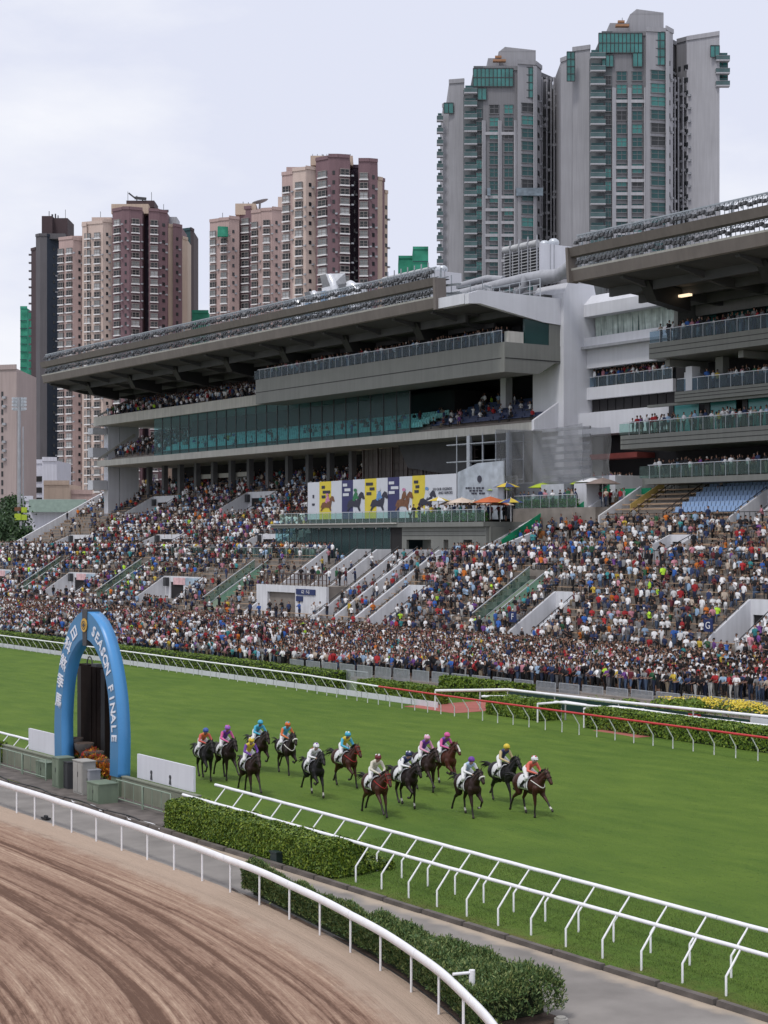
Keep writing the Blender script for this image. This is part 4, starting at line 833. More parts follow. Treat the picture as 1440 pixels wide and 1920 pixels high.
me = MB().box(0,.03,0,.05,1.5,3.2).mesh('glass_pane', M['curtain']); mm = MB().box(-.03,-.03,0,.06,.03,3.2).mesh('mullion', M['grey_dark'])
while y < 166: inst('glass_pane', me, PV, rel(PV, 98, y, 8.95)); inst('mullion', mm, PV, rel(PV, 98, y, 8.95)); y += 1.54
for k in range(11): MB().sphere(rel(PV, 97.8, 143.5+k*2.2, 12.1), .09, 6, 4).build('downlight', M['white'], PV)
glass_rail('x', 97.8, 127.4, 164.8, 12.6, 1.15, None, gl='glass', step=1.3, par=PV)
# billboard
BB = empty('billboard', (103, 149, 13), label='long billboard of galloping horses with yellow and navy panels on the pavilion roof', cat='billboard')
def zb_top(y): return 17.45+(167.5-y)*.0066
M['bb_white'] = mat('billboard_white', (.55,.57,.63), .6, .03, 1); M['bb_yellow'] = mat('billboard_yellow', (.62,.50,.05), .6, .06, 1); M['bb_navy'] = mat('billboard_navy', (.035,.035,.12), .6, .06, 1); M['bb_ink'] = mat('billboard_dark_ink', (.03,.03,.05), .6); M['bb_brown'] = mat('billboard_brown', (.16,.07,.035), .6, .3, 3); M['bb_red'] = mat('billboard_red', (.38,.05,.03), .6); M['bb_green'] = mat('billboard_green', (.03,.16,.07), .6); M['bb_pink'] = mat('billboard_pink', (.5,.2,.35), .6); M['bb_blue'] = mat('billboard_blue', (.12,.25,.5), .6)
PX = [(577,'w'),(599,'y'),(621,'w'),(641,'n'),(662,'w'),(684,'y'),(706,'w'),(727,'n'),(749,'w'),(773,'y'),(797,'w'),(856,None)]
for (a, c_), (b, _) in zip(PX[:-1], PX[1:]):
    ya, yb_ = atX(a, 930, 103).y, atX(b, 930, 103).y
    part(BB, 'panel', {'w':'bb_white','y':'bb_yellow','n':'bb_navy'}[c_], 103, yb_+.02, 13.2, 103.15, ya, zb_top(ya))
part(BB, 'frame', 'grey_dark', 103.2, 138.6, 12.7, 103.5, 167.6, 17.3)
def poly_on(px_pts, m, name, x=102.97, par=BB):
    P_ = [atX(a, b, x) for a, b in px_pts]; g = MB(); n = len(P_); c0 = par.location
    vs = [(p.x-c0.x, p.y-c0.y, p.z-c0.z) for p in P_]+[(p.x-c0.x-.012, p.y-c0.y, p.z-c0.z) for p in P_]
    g.add(vs, [tuple(range(n)), tuple(range(n, 2*n))]+[(i, (i+1) % n, n+(i+1) % n, n+i) for i in range(n)]); return g.build(name, M[m], par)
def print_horse(cx, by, s, body, silk, cap, lean=1.0):
    H_ = [(-14,2),(-10,-9),(-2,-12),(5,-10),(9,-21),(13,-26),(17,-24),(20,-13),(17,-12),(13,-15),(12,-6),(10,2),(12,10),(9,10),(6,3),(-3,2),(-8,5),(-12,11),(-14,10),(-11,3)]
    poly_on([(cx+x*s, by+y*s) for x, y in H_], body, 'printed_horse'); J = [(-3,-10),(-1,-20),(2,-26),(6,-24),(6,-19),(9,-14),(6,-12),(3,-13),(1,-8)]
    poly_on([(cx+x*s, by+y*s) for x, y in J], silk, 'printed_rider', 102.95); poly_on([(cx+(2+3.2*math.cos(t))*s, by+(-29+3.2*math.sin(t))*s) for t in np.linspace(0, 5.5, 8)], cap, 'printed_cap', 102.93)
print_horse(612, 950, .78, 'bb_brown', 'bb_pink', 'bb_pink'); print_horse(664, 948, 1.0, 'bb_ink', 'bb_green', 'bb_green'); print_horse(708, 947, 1.0, 'bb_ink', 'bb_blue', 'bb_white'); print_horse(755, 947, 1.0, 'bb_brown', 'bb_brown', 'bb_pink'); print_horse(798, 945, 1.0, 'bb_ink', 'bb_white', 'bb_blue')
def blocks(cx, y0, m, rows):
    for k, (dx, w) in enumerate(rows): poly_on([(cx+dx, y0+k*9), (cx+dx+w, y0+k*9-.4), (cx+dx+w, y0+k*9+5), (cx+dx, y0+k*9+5.4)], m, 'printed_lettering')
blocks(603, 911, 'bb_ink', [(0,6),(2,14),(0,7)]); blocks(643, 907, 'bb_white', [(0,8),(3,11),(0,11)]); blocks(686, 905, 'bb_ink', [(0,13),(7,9),(1,9)]); blocks(729, 903, 'bb_white', [(0,10),(4,14),(0,11)]); blocks(776, 901, 'bb_ink', [(0,8),(3,7),(1,8)])
for s_, px_, py_, sz in (('TO OUR LEGENDS', 829, 917, .40), ('AND HEROES', 835, 924, .40)):
    p = atX(px_, py_, 102.94); text_on_X(s_, sz, M['bb_ink'], p.x-103, p.y-149, p.z-13, BB, 'printed_lettering')
poly_on([(586,928),(589,928),(589,934),(586,934)], 'bb_ink', 'printed_mark'); poly_on([(585,944),(590,944),(590,948),(585,948)], 'bb_ink', 'printed_mark')
GB = empty('marble_billboard', (102.9, 135, 13), label='grey marble-patterned billboard with round emblem, right of the horse billboard', cat='billboard')
MB().prism([(138.5-135, 12.9-13), (138.5-135, 17.7-13), (135.2-135, 18.5-13), (131-135, 18.6-13), (131-135, 12.9-13)], 'x', 0, .15).build('panel', mat('grey_marble_print', (.36,.40,.46), .6, .28, .9), GB)
p = atX(899, 898, 102.85); em = MB().tube([(p.x-102.9, p.y-135, p.z-13), (p.x-102.9-.03, p.y-135, p.z-13)], .35, 16).build('emblem', M['bb_ink'], GB)
for k_, (py_, runs) in enumerate(((915, ((873,876),(877,881),(882,884),(887,890),(893,896),(897,901),(903,907))), (920, ((880,884),(886,891),(893,896),(898,904))), (925, ((884,889),(890,894),(898,902),(903,909))))):
    for (a_, b_) in runs: poly_on([(a_,py_-1.6),(b_,py_-1.6),(b_,py_+1.6),(a_,py_+1.6)], 'bb_ink', 'printed_lettering', 102.86, GB)
# umbrellas
def umbrella(px, py, x, r_, m1, m2, label, h=2.2, z0=None):
    r_ *= .78
    p = atX(px, py, x); root = empty('parasol', (p.x, p.y, p.z-h), label=label, cat='parasol', group='parasols on the roof terrace')
    MB().tube([(0,0,0),(0,0,h+.1)], .04, 6).build('pole', M['white'], root)
    for k in range(8):
        a0, a1 = k*math.pi/4, (k+1)*math.pi/4; g = MB(); b = [(r_*math.cos(a), r_*math.sin(a), h-r_*.34) for a in (a0, a1)]; t = [(r_*.5*math.cos(a), r_*.5*math.sin(a), h-r_*.13) for a in (a0, a1)]
        g.add([(0,0,h+.02)]+t+b, [(0,1,2),(1,3,4,2)]); g.build('canopy_panel', M[m1 if k % 2 == 0 else m2], root)
M['u_orange'] = mat('orange_parasol', (.50,.13,.05), .7); M['u_cream'] = mat('cream_parasol', (.60,.50,.42), .7); M['u_lime'] = mat('lime_parasol', (.38,.50,.04), .7); M['u_blue'] = mat('blue_parasol', (.05,.08,.22), .7); M['u_yellow'] = mat('yellow_parasol', (.6,.45,.06), .7); M['u_brown'] = mat('taupe_parasol', (.22,.17,.15), .7)
for a in ((822,932,99.5,1.5,'u_yellow','white','small striped parasol nearest the billboard lettering'),(845,938,100.5,1.7,'u_brown','u_cream','taupe parasol at the right end of the billboard'),(866,933,99,2.0,'u_cream','u_cream','large cream parasol on the roof terrace'),(890,937,101,2.0,'u_cream','u_brown','pinkish brown parasol behind the cream one'),(919,931,99,2.2,'u_orange','u_orange','bright orange parasol on the roof terrace'),(938,938,101,1.8,'u_cream','u_orange','pale orange parasol right of the bright orange one'),(958,934,99.5,1.6,'u_blue','u_yellow','navy and yellow striped parasol'),(950,905,103,1.7,'u_yellow','u_blue','striped parasol in front of the scaffold netting'),(935,911,104,1.7,'u_lime','u_lime','lime green parasol in front of the netting'),(1018,905,106,1.9,'u_lime','u_lime','lime green parasol above the upper deck'),(1092,899,107,1.8,'u_lime','u_lime','lime green parasol left of the white one'),(1108,894,107,2.0,'white','white','white parasol on the upper deck'),(1130,896,106,2.2,'u_brown','u_brown','taupe parasol on the upper deck by the green tarpaulin')): umbrella(*a)
# upper deck behind the green stair
UD = empty('upper_deck', (106, 123, 12), label='upper drinks deck with glass screens between the pavilion roof and the right terrace', cat='deck')
part(UD, 'deck', 'steps', 103.5, 118.2, 8.9, 112, 130.3, 13.9); part(UD, 'bar_kiosk', 'steel', 104.8, 124.2, 13.9, 106.5, 127.6, 16.2); part(UD, 'bar_kiosk', 'wall_white', 105.2, 121.4, 13.9, 106.8, 123.2, 16.2)
glass_rail('x', 103.6, 121, 130.2, 13.9, 1.2, None, step=1.3, par=UD)
for (a, b, c_, d_, lb) in (((940,1012),(1030,965),98.5,103.2,'green tarpaulin along the sloping stair right of the pavilion'),((1082,952),(1130,922),104.4,108.6,'green tarpaulin beside the upper stair below the white parasol')):
    p0 = gnd(0,0,1) if False else atX(*a, c_); p1 = atX(*b, d_); g = MB(); g.prism([(p0.x, tz(c_)+.0), (p0.x, tz(c_)+1.75), (p1.x, tz(d_)+1.75), (p1.x, tz(d_)+.0)], 'y', p0.y-.06, p0.y+.0); g.build('green_tarpaulin', M['greentarp'], label=lb, cat='tarpaulin')
p = atX(1170, 895, 109); g = MB(); g.cbox((0,0,.9), (.1,7.5,1.8)); g.build('green_tarpaulin', M['greentarp'], label='green tarpaulin screen on the upper deck below the white balcony', cat='tarpaulin', loc=(109, 120.5, 13.9))
M['ochre'] = mat('ochre_steps', (.34,.14,.05), .8, .15, 2)
ws = empty('stair_flight', (100, 120, tz(98)), label='orange brown steps and white walls between the pavilion and the right terrace', cat='stair')
for k in range(22):
    x0 = 98+k*.5; part(ws, 'step', 'steps', x0, 118.4, 8.5, x0+.52, 123.9, tz(x0+.5)-.05)
    if k < 10: part(ws, 'bench', 'ochre', x0+.1, 124.4, tz(x0), x0+.35, 126.8, tz(x0)+.45)
    if k > 12 and k % 2: part(ws, 'bench', 'ochre', x0+.1, 118.5, tz(x0), x0+.4, 121.0, tz(x0)+.4)
for yw, xa, xb_ in ((127.0-.0, 97.0, 103.5), (124.0, 94.0, 101.2), (118.0, 103.8, 109.0), (131.2-1.5, 94, 97.8), (121.2,103.6,109)):
    pr = [(xa-100, tz(xa)-8.9-.4), (xa-100, tz(xa)-8.9+1.1), (xb_-100, tz(xb_)-8.9+1.1), (xb_-100, tz(xb_)-8.9-.4)]
    MB().prism(pr, 'y', yw-120, yw-120+.3).build('side_wall', M['vom_white'], ws)
yb = MB(); yb.prism([(0,0),(0,1.1),(4.2,3.3),(4.2,2.2)], 'y', 0, .06); yb.build('yellow_banner_rail', mat('ochre_banner', (.50,.36,.12), .6, .2, 2), label='ochre banner fixed to the sloping handrail right of the upper white wall', cat='banner', loc=(105.6, 115.8, tz(105.6)+.1))
# planters along the roof terrace edge
M['plantleaf'] = leafm('planter_leaf', (.02,.07,.015), (.05,.16,.03), (.16,.32,.05))
for i, (ya, yb_, lb) in enumerate(((127.6, 138.5, 'row of green potted plants along the glass edge of the roof terrace'), (121.5, 130.0, 'green shrubs on the upper deck behind the glass'), )):
    xx = 98.3 if i == 0 else 104.2; zz = 12.6 if i == 0 else 13.9; n = 2600; P = np.c_[r.uniform(-.3,.3,n), r.uniform(0, yb_-ya, n), r.uniform(.1, .85, n)]
    V, F = leaf_cloud(P, np.tile([0,0,1.], (n,1)), .13, 1.0, 50+i); inst('foliage', np_mesh('foliage', V, F, M['plantleaf']), empty('planter', (xx, ya, zz), label=lb, cat='plants'))
# left side wall of the upper terrace, and the far left white walls
for (xa, xb_, y, lb) in ((92, 117, 243.6, 'long pale sloping wall closing the left end of the upper terrace'), (84.5, 97, 262.3, 'white sloping wall at the far left edge of the lower terrace')):
    MB().prism([(xa, tz(xa)-.5), (xa, tz(xa)+1.5), (min(95,xb_) if xa < 95 else xa, tz(min(94.9,xb_))+1.5), (98, tz(98)+1.5), (xb_, tz(xb_)+1.5), (xb_, tz(xa)-.5)], 'y', y, y+.4).build('sloping_wall', M['vom_white'], label=lb, cat='wall')
# ================================================================ RESIDENTIAL TOWERS
def facm(name, col, var=.07, streak=.12): return mat(name, col, .8, var, .12, streak=streak)
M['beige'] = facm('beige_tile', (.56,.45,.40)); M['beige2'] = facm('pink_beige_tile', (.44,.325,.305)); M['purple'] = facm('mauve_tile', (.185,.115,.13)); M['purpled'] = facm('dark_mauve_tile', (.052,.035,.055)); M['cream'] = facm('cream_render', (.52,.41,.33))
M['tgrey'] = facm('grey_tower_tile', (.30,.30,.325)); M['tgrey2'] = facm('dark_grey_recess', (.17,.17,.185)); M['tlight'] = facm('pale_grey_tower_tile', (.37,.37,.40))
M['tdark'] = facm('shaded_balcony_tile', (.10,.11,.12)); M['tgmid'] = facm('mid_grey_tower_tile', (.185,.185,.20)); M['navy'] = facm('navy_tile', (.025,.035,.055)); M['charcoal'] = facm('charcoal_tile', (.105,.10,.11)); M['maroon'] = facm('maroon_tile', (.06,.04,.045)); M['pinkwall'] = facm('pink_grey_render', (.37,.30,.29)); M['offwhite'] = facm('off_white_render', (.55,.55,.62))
M['teal2'] = facm('dark_teal_tile', (.03,.07,.08))
M['wfr'] = mat('window_frame_beige', (.27,.24,.23), .5); M['wdark'] = mat('dark_pane', (.025,.028,.032), .12, .4, .3, spec=.4); M['wmid'] = mat('curtained_pane', (.17,.18,.185), .2, .3, .5, spec=.6); M['wpale'] = mat('pale_curtained_pane', (.34,.35,.36), .3, .2, .5); M['wteal'] = mat('teal_pane', (.018,.075,.08), .12, .4, .3, spec=.4); M['wteal2'] = mat('light_teal_pane', (.04,.19,.18), .15, .3, .4, spec=.5); M['sill'] = mat('white_ledge', (.72,.71,.72), .7, .03, 1)
def win_mesh(w, h, kind, glass):
    """bay: projecting window over a white ledge; flat: recessed window; local x right, y out of the wall (towards -y)"""
    g = MB()
    if kind == 'bay':
        g.mi = 2; g.box(-w/2-.15, -.75, -.42, w/2+.15, 0, -.05)
        g.mi = 1; g.box(-w/2, -.55, -.05, w/2, 0, h)
        g.mi = 0
        for k in (-1, 0, 1): g.box(k*(w/2-.05)-.06, -.62, -.05, k*(w/2-.05)+.06, -.54, h)
        g.box(-w/2, -.62, h*.42, w/2, -.54, h*.42+.08); g.box(-w/2-.05, -.66, h-.02, w/2+.05, 0, h+.16)
    elif kind == 'teal':
        g.mi = 1; g.box(-w/2, -.12, 0, w/2, 0, h); g.mi = 0
        for k in np.linspace(-w/2+.05, w/2-.05, 3): g.box(k-.04, -.2, 0, k+.04, -.11, h)
        g.box(-w/2, -.2, h*.55, w/2, -.11, h*.55+.08); g.box(-w/2-.1, -.3, -.14, w/2+.1, 0, .0); g.box(-w/2-.1, -.3, h, w/2+.1, 0, h+.12)
    else:
        g.mi = 1; g.box(-w/2, -.08, 0, w/2, 0, h); g.mi = 0; g.box(-w/2-.12, -.28, h, w/2+.12, 0, h+.1); g.box(-w/2-.08, -.16, -.1, w/2+.08, 0, 0)
    return g.mesh('window', [M['wfr'] if kind == 'bay' else M['tgmid'], M[glass], M['sill']])
WM = {}
def wmesh(w, h, kind, glass):
    k = (round(w, 1), round(h, 1), kind, glass)
    if k not in WM: WM[k] = win_mesh(k[0], k[1], kind, glass)
    return WM[k]
VR = Vector((CT, -ST, 0)); VF = Vector((ST, CT, 0))
def tower(label, Z, segs_, fh, name='apartment_tower', base=0, back=24, mpp=None, group=None):
    """segs: (px0, dz0, px1, dz1, top_py, wall material, [(px centre, width px, kind)], first floor offset)"""
    mp_ = Z/3200.; c = far((segs_[0][0]+segs_[-1][2])/2, 1010, Z); root = empty(name, (c.x, c.y, base), label=label, cat='tower block', group=group)
    def P(px, dz): q = far(px, 1010, Z)+VF*dz; return Vector((q.x-c.x, q.y-c.y, 0))
    R_ = random.Random(int(Z+len(label))); small = MB(); bk = VF*back
    for (p0, d0, p1, d1, top, wm_, cols, off) in segs_:
        zt = CAMH+(1010-top)*mp_-base; a, b = P(p0, d0), P(p1, d1); A2, B2 = Vector((a.x,a.y,0))+VF*(back-d0), Vector((b.x,b.y,0))+VF*(back-d1)
        g = MB(); up = Vector((0,0,zt)); g.hexa([a, b, B2, A2], [a+up, b+up, B2+up, A2+up]); g.build('wall', M[wm_], root)
        d = (b-a).normalized(); nrm = Vector((d.y, -d.x, 0)); rz = math.atan2(d.y, d.x)
        g = MB(); g.bar(a+up+Vector((0,0,.35))-nrm*-.1, b+up+Vector((0,0,.35))-nrm*-.1, .3, 1.0); g.build('parapet', M[wm_], root)
        wpx = p1-p0
        for (cx, w, kind) in cols:
            t = (cx-p0)/wpx; q = a.lerp(b, t); ww = w*mp_/max(.3, abs(d.dot(VR)))*.92; z = zt-off
            while z > max(14-base, 2):
                if kind == 's':
                    Q = q+Vector((0,0,z-1.2)); small.bar(Q-d*ww/2+nrm*.03, Q+d*ww/2+nrm*.03, .14, 1.1)
                    if R_.random() < .6: small.mi = 1; small.bar(Q+d*ww*.6+nrm*.3-Vector((0,0,.7)), Q+d*(ww*.6+.7)+nrm*.3-Vector((0,0,.7)), .5, .5); small.mi = 0
                else:
                    u = R_.random(); gl = ('wteal' if u < .6 else 'wteal2' if u < .85 else 'wdark') if kind == 'teal' else ('wdark' if u < .55 else 'wmid' if u < .85 else 'wpale')
                    h = 2.0 if kind == 'teal' else 1.6
                    o = inst('window', wmesh(ww, h, kind, gl), root, (q.x+nrm.x*.02, q.y+nrm.y*.02, z-h-.25), rz)
                    if kind != 'teal' and R_.random() < .5:
                        small.mi = 1; Q = q+d*ww*.75+nrm*.3+Vector((0,0,z-1.9)); small.bar(Q, Q+d*.7, .45, .45); small.mi = 0
                z -= fh
    if small.v: small.build('small_windows', [M['wdark'], M['pipe']], root, kind='stuff')
    return root, P, mp_, c
def topz(py, Z): return CAMH+(1010-py)*Z/3200.
# --- left group: pink-beige and mauve tower with its dark neighbour behind
Z = 566
root, P, mp_, c = tower('pink beige and mauve tower block left of centre, with white window ledges and rooftop aerials', Z, [
  (104,6,134,3,444,'beige2',[(109.5,11,'bay'),(127,12,'bay')],3.0),(134,3,150,5,446,'beige2',[(144.5,4,'s')],3.0),
  (150,4,160,2.5,420,'beige',[(162,0.1,'s')][:0],3),(150,4,192,1,417,'beige',[(162,12,'bay'),(181.5,12,'bay')],3.0),(192,1,209,3,414,'beige',[(199,4,'s')],3.0),
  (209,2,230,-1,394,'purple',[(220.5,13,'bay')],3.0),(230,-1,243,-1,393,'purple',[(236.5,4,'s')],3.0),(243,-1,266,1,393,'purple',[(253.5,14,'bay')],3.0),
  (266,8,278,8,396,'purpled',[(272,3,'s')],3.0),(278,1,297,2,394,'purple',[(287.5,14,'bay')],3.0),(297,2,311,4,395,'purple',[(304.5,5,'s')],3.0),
  (311,6,320,7,418,'cream',[],3.0),(320,6,335,9,417,'purple',[(327,4,'s')],3.0),(335,10,343,13,437,'cream',[],3.0)], 2.81)
def pblock(px0, px1, py0, py1, m, dz0=4, dz1=16, name='roof_block'):
    a, b = P(px0, dz0), P(px1, dz0); z0, z1 = topz(py1, Z), topz(py0, Z); e = VF*(dz1-dz0); up = Vector((0,0,z1))
    lo_ = Vector((0,0,z0)); return MB().hexa([a+lo_, b+lo_, b+lo_+e, a+lo_+e], [a+up, b+up, b+up+e, a+up+e]).build(name, M[m], root)
pblock(205, 275, 378, 396, 'cream'); pblock(230, 283, 367, 380, 'maroon', 8, 18); pblock(167, 205, 402, 418, 'beige', 5, 15); pblock(311, 325, 397, 418, 'pipe', 9, 18); pblock(126, 150, 436, 446, 'beige2', 6, 15)
def aerials(pts, m='grey_dark'):
    g = MB()
    for (px, py0, py1, w) in pts: a = P(px, 8); g.bar(a+Vector((0,0,topz(py1, Z))), a+Vector((0,0,topz(py0, Z))), w)
    return g.build('aerials', M[m], root)
aerials([(233,350,368,.12),(278,351,368,.12),(301,374,394,.12),(181,388,404,.12),(250,358,368,.25),(261,362,368,.3)])
a = P(246, 8)+Vector((0,0,topz(362,Z))); b = P(268, 8)+Vector((0,0,topz(364,Z))); MB().bar(a, b, .6, .9).bar(a, a+VR*-2+Vector((0,0,1.6)), .5).build('gondola_crane', M['grey_dark'], root)
a = P(286, 8)+Vector((0,0,topz(387,Z))); MB().bar(a, a+VR*4.3, .5, .8).build('gondola_arm', M['navy'], root)
Z = 620
root, P, mp_, c = tower('dark charcoal and navy tower block behind the pink beige tower at the left', Z, [
  (50,8,62,5,463,'maroon',[],3),(62,5,72,3,439,'charcoal',[],3),(72,3,85,3,439,'charcoal',[],3),(85,3,104,9,440,'navy',[(95,3,'s')],3)], 3.0, back=22)
g = MB()
for k in range(44):
    a = P(49, 9); z = topz(470, Z)-k*3.0
    if z > 20: g.bar(a+Vector((0,0,z)), a+VR*-.9+Vector((0,0,z)), .8, .6)
g.build('balcony_ends', M['charcoal'], root)
pblock(73, 93, 400, 441, 'maroon', 5, 20); pblock(93, 120, 402, 441, 'maroon', 7, 20); pblock(67, 118, 434, 444, 'charcoal', 4, 20)
aerials([(84,388,402,.2),(90,394,402,.5),(96,393,402,.4),(101,396,402,.3),(115,385,402,.12)])
Z = 640
root, P, mp_, c = tower('narrow dark teal tower block edge to the right of the mauve tower', Z, [(340,2,357,0,431,'teal2',[(346,3,'s'),(352,3,'s')],3),(357,0,361,4,430,'maroon',[],3)], 3.0, back=20)
# --- middle group
Z = 550
root, P, mp_, c = tower('lower pink beige tower block with satellite dish, left half of the middle pair', Z, [
  (391,4,410,2,412,'beige2',[(398.5,12,'bay')],3.0),(410,2,429,1,411,'beige2',[(419.5,12,'bay')],3.0),(429,1,447,3,408,'beige2',[(436.5,4,'s')],3.0),
  (447,5,470,3,387,'purple',[(459,15,'bay')],3.0),(470,3,489,1,396,'beige2',[(477.5,12,'bay')],3.0),(489,1,510,0,394,'beige2',[(500,13,'bay')],3.0),(510,0,530,2,392,'beige2',[(518,4,'s')],3.0)], 2.75)
pblock(439, 478, 377, 398, 'cream'); pblock(479, 527, 386, 400, 'beige2', 5, 15); pblock(519, 530, 362, 395, 'beige', 6, 14)
aerials([(413,390,408,.12),(452,369,378,.15),(462,370,378,.15)])
dz_ = P(485, 6)+Vector((0,0,topz(369, Z))); g = MB(); prev = None
for k in range(6):
    rr = 2.9*math.sin(k/5*1.2); zz = -1.1*math.cos(k/5*1.2)
    ring = [dz_+VR*(rr*math.cos(t))+Vector((0,0,zz+1.1-.9+.25*rr*math.cos(t)))+VF*(rr*math.sin(t)*.8) for t in np.linspace(0, 2*math.pi, 15)[:-1]]
    if prev: g.add(prev+ring, [(i, (i+1)%14, 14+(i+1)%14, 14+i) for i in range(14)])
    prev = ring
g.bar(dz_+Vector((0,0,-.8)), P(484,6)+Vector((0,0,topz(386,Z))), .5); g.build('satellite_dish', M['pipe'], root)
pc = P(418.5, -.6); MB().hexa([pc+Vector((-1.7*CT, 1.7*ST, topz(445,Z))), pc+Vector((1.7*CT,-1.7*ST, topz(445,Z))), pc+Vector((1.7*CT,-1.7*ST,topz(445,Z)))-VF*1.3, pc+Vector((-1.7*CT,1.7*ST,topz(445,Z)))-VF*1.3],
  [pc+Vector((-1.6*CT, 1.6*ST, topz(426,Z))), pc+Vector((1.6*CT,-1.6*ST, topz(427,Z))), pc+Vector((1.6*CT,-1.6*ST,topz(427,Z)))-VF*1.3, pc+Vector((-1.6*CT,1.6*ST,topz(426,Z)))-VF*1.3]).build('green_net', M['greennet'], root)
Z = 490
root, P, mp_, c = tower('taller pink beige and mauve tower block of the middle pair, with white ledges', Z, [
  (527,4,548,2,323,'beige2',[(536.5,14,'bay')],3.3),(548,2,573,0,318,'beige',[(561,14,'bay')],3.3),(573,0,592,2,316,'beige',[(581,5,'s')],3.3),
  (592,1,616,-2,300,'purple',[(606,17,'bay')],3.3),(616,-2,634,-2,297,'purple',[(626,5,'s')],3.3),(634,-2,656,-1,297,'purple',[(646,18,'bay')],3.3),
  (656,8,672,8,303,'purpled',[(664,3,'s')],3.3),(672,0,692,0,302,'purple',[(682,16,'bay')],3.3),(692,0,708,1,302,'purple',[(700,5,'s')],3.3),
  (708,4,717,5,331,'cream',[],3),(717,5,721,6,332,'purple',[],3),(721,7,727,8,352,'cream',[(724,4,'s')],3)], 2.77)
pblock(581, 661, 286, 304, 'cream'); pblock(535, 582, 306, 322, 'beige2', 5, 15)
pblock(614, 632, 290, 294, 'grey_dark', 3.5, 4, 'roof_vent')
aerials([(x, 277, 287, .1) for x in range(584, 662, 9)]+[(554,303,308,.1),(685,292,302,.1),(604,278,287,.2)])
# --- right pair of tall grey towers
def balconies(colpx, w, y0, y1, pitch_py, dz, glass_m='tealglass', slab_m='tlight', n_max=60, rounded=False):
    a = P(colpx, dz); W = w*mp_; me = MB(); me.mi = 0; me.box(-W/2, -1.5, 0, W/2, 0, .3); me.mi = 1; me.box(-W/2, -1.5, .3, W/2, -1.44, 1.2); me.box(-W/2, -1.44, .3, -W/2+.06, 0, 1.2); me.box(W/2-.06, -1.44, .3, W/2, 0, 1.2)
    me.mi = 2; me.box(-W/2+.3, -.06, .3, W/2-.3, 0, 2.2); me.mi = 0; me.box(-W/2-.02, -1.55, 1.2, W/2+.02, -1.42, 1.26)
    bm_ = me.mesh('balcony', [M[slab_m], M['railglass'], M['wteal']]); py = y0; k = 0
    rz = math.atan2(VR.y, VR.x); clut = MB()
    while py < y1 and k < n_max: z = topz(py, Z); inst('balcony', bm_, root, (a.x, a.y, z), rz); py += pitch_py; k += 1
M['railglass'] = mat('balcony_rail_glass', (.04,.085,.09), .2, .3, .5, spec=.6)
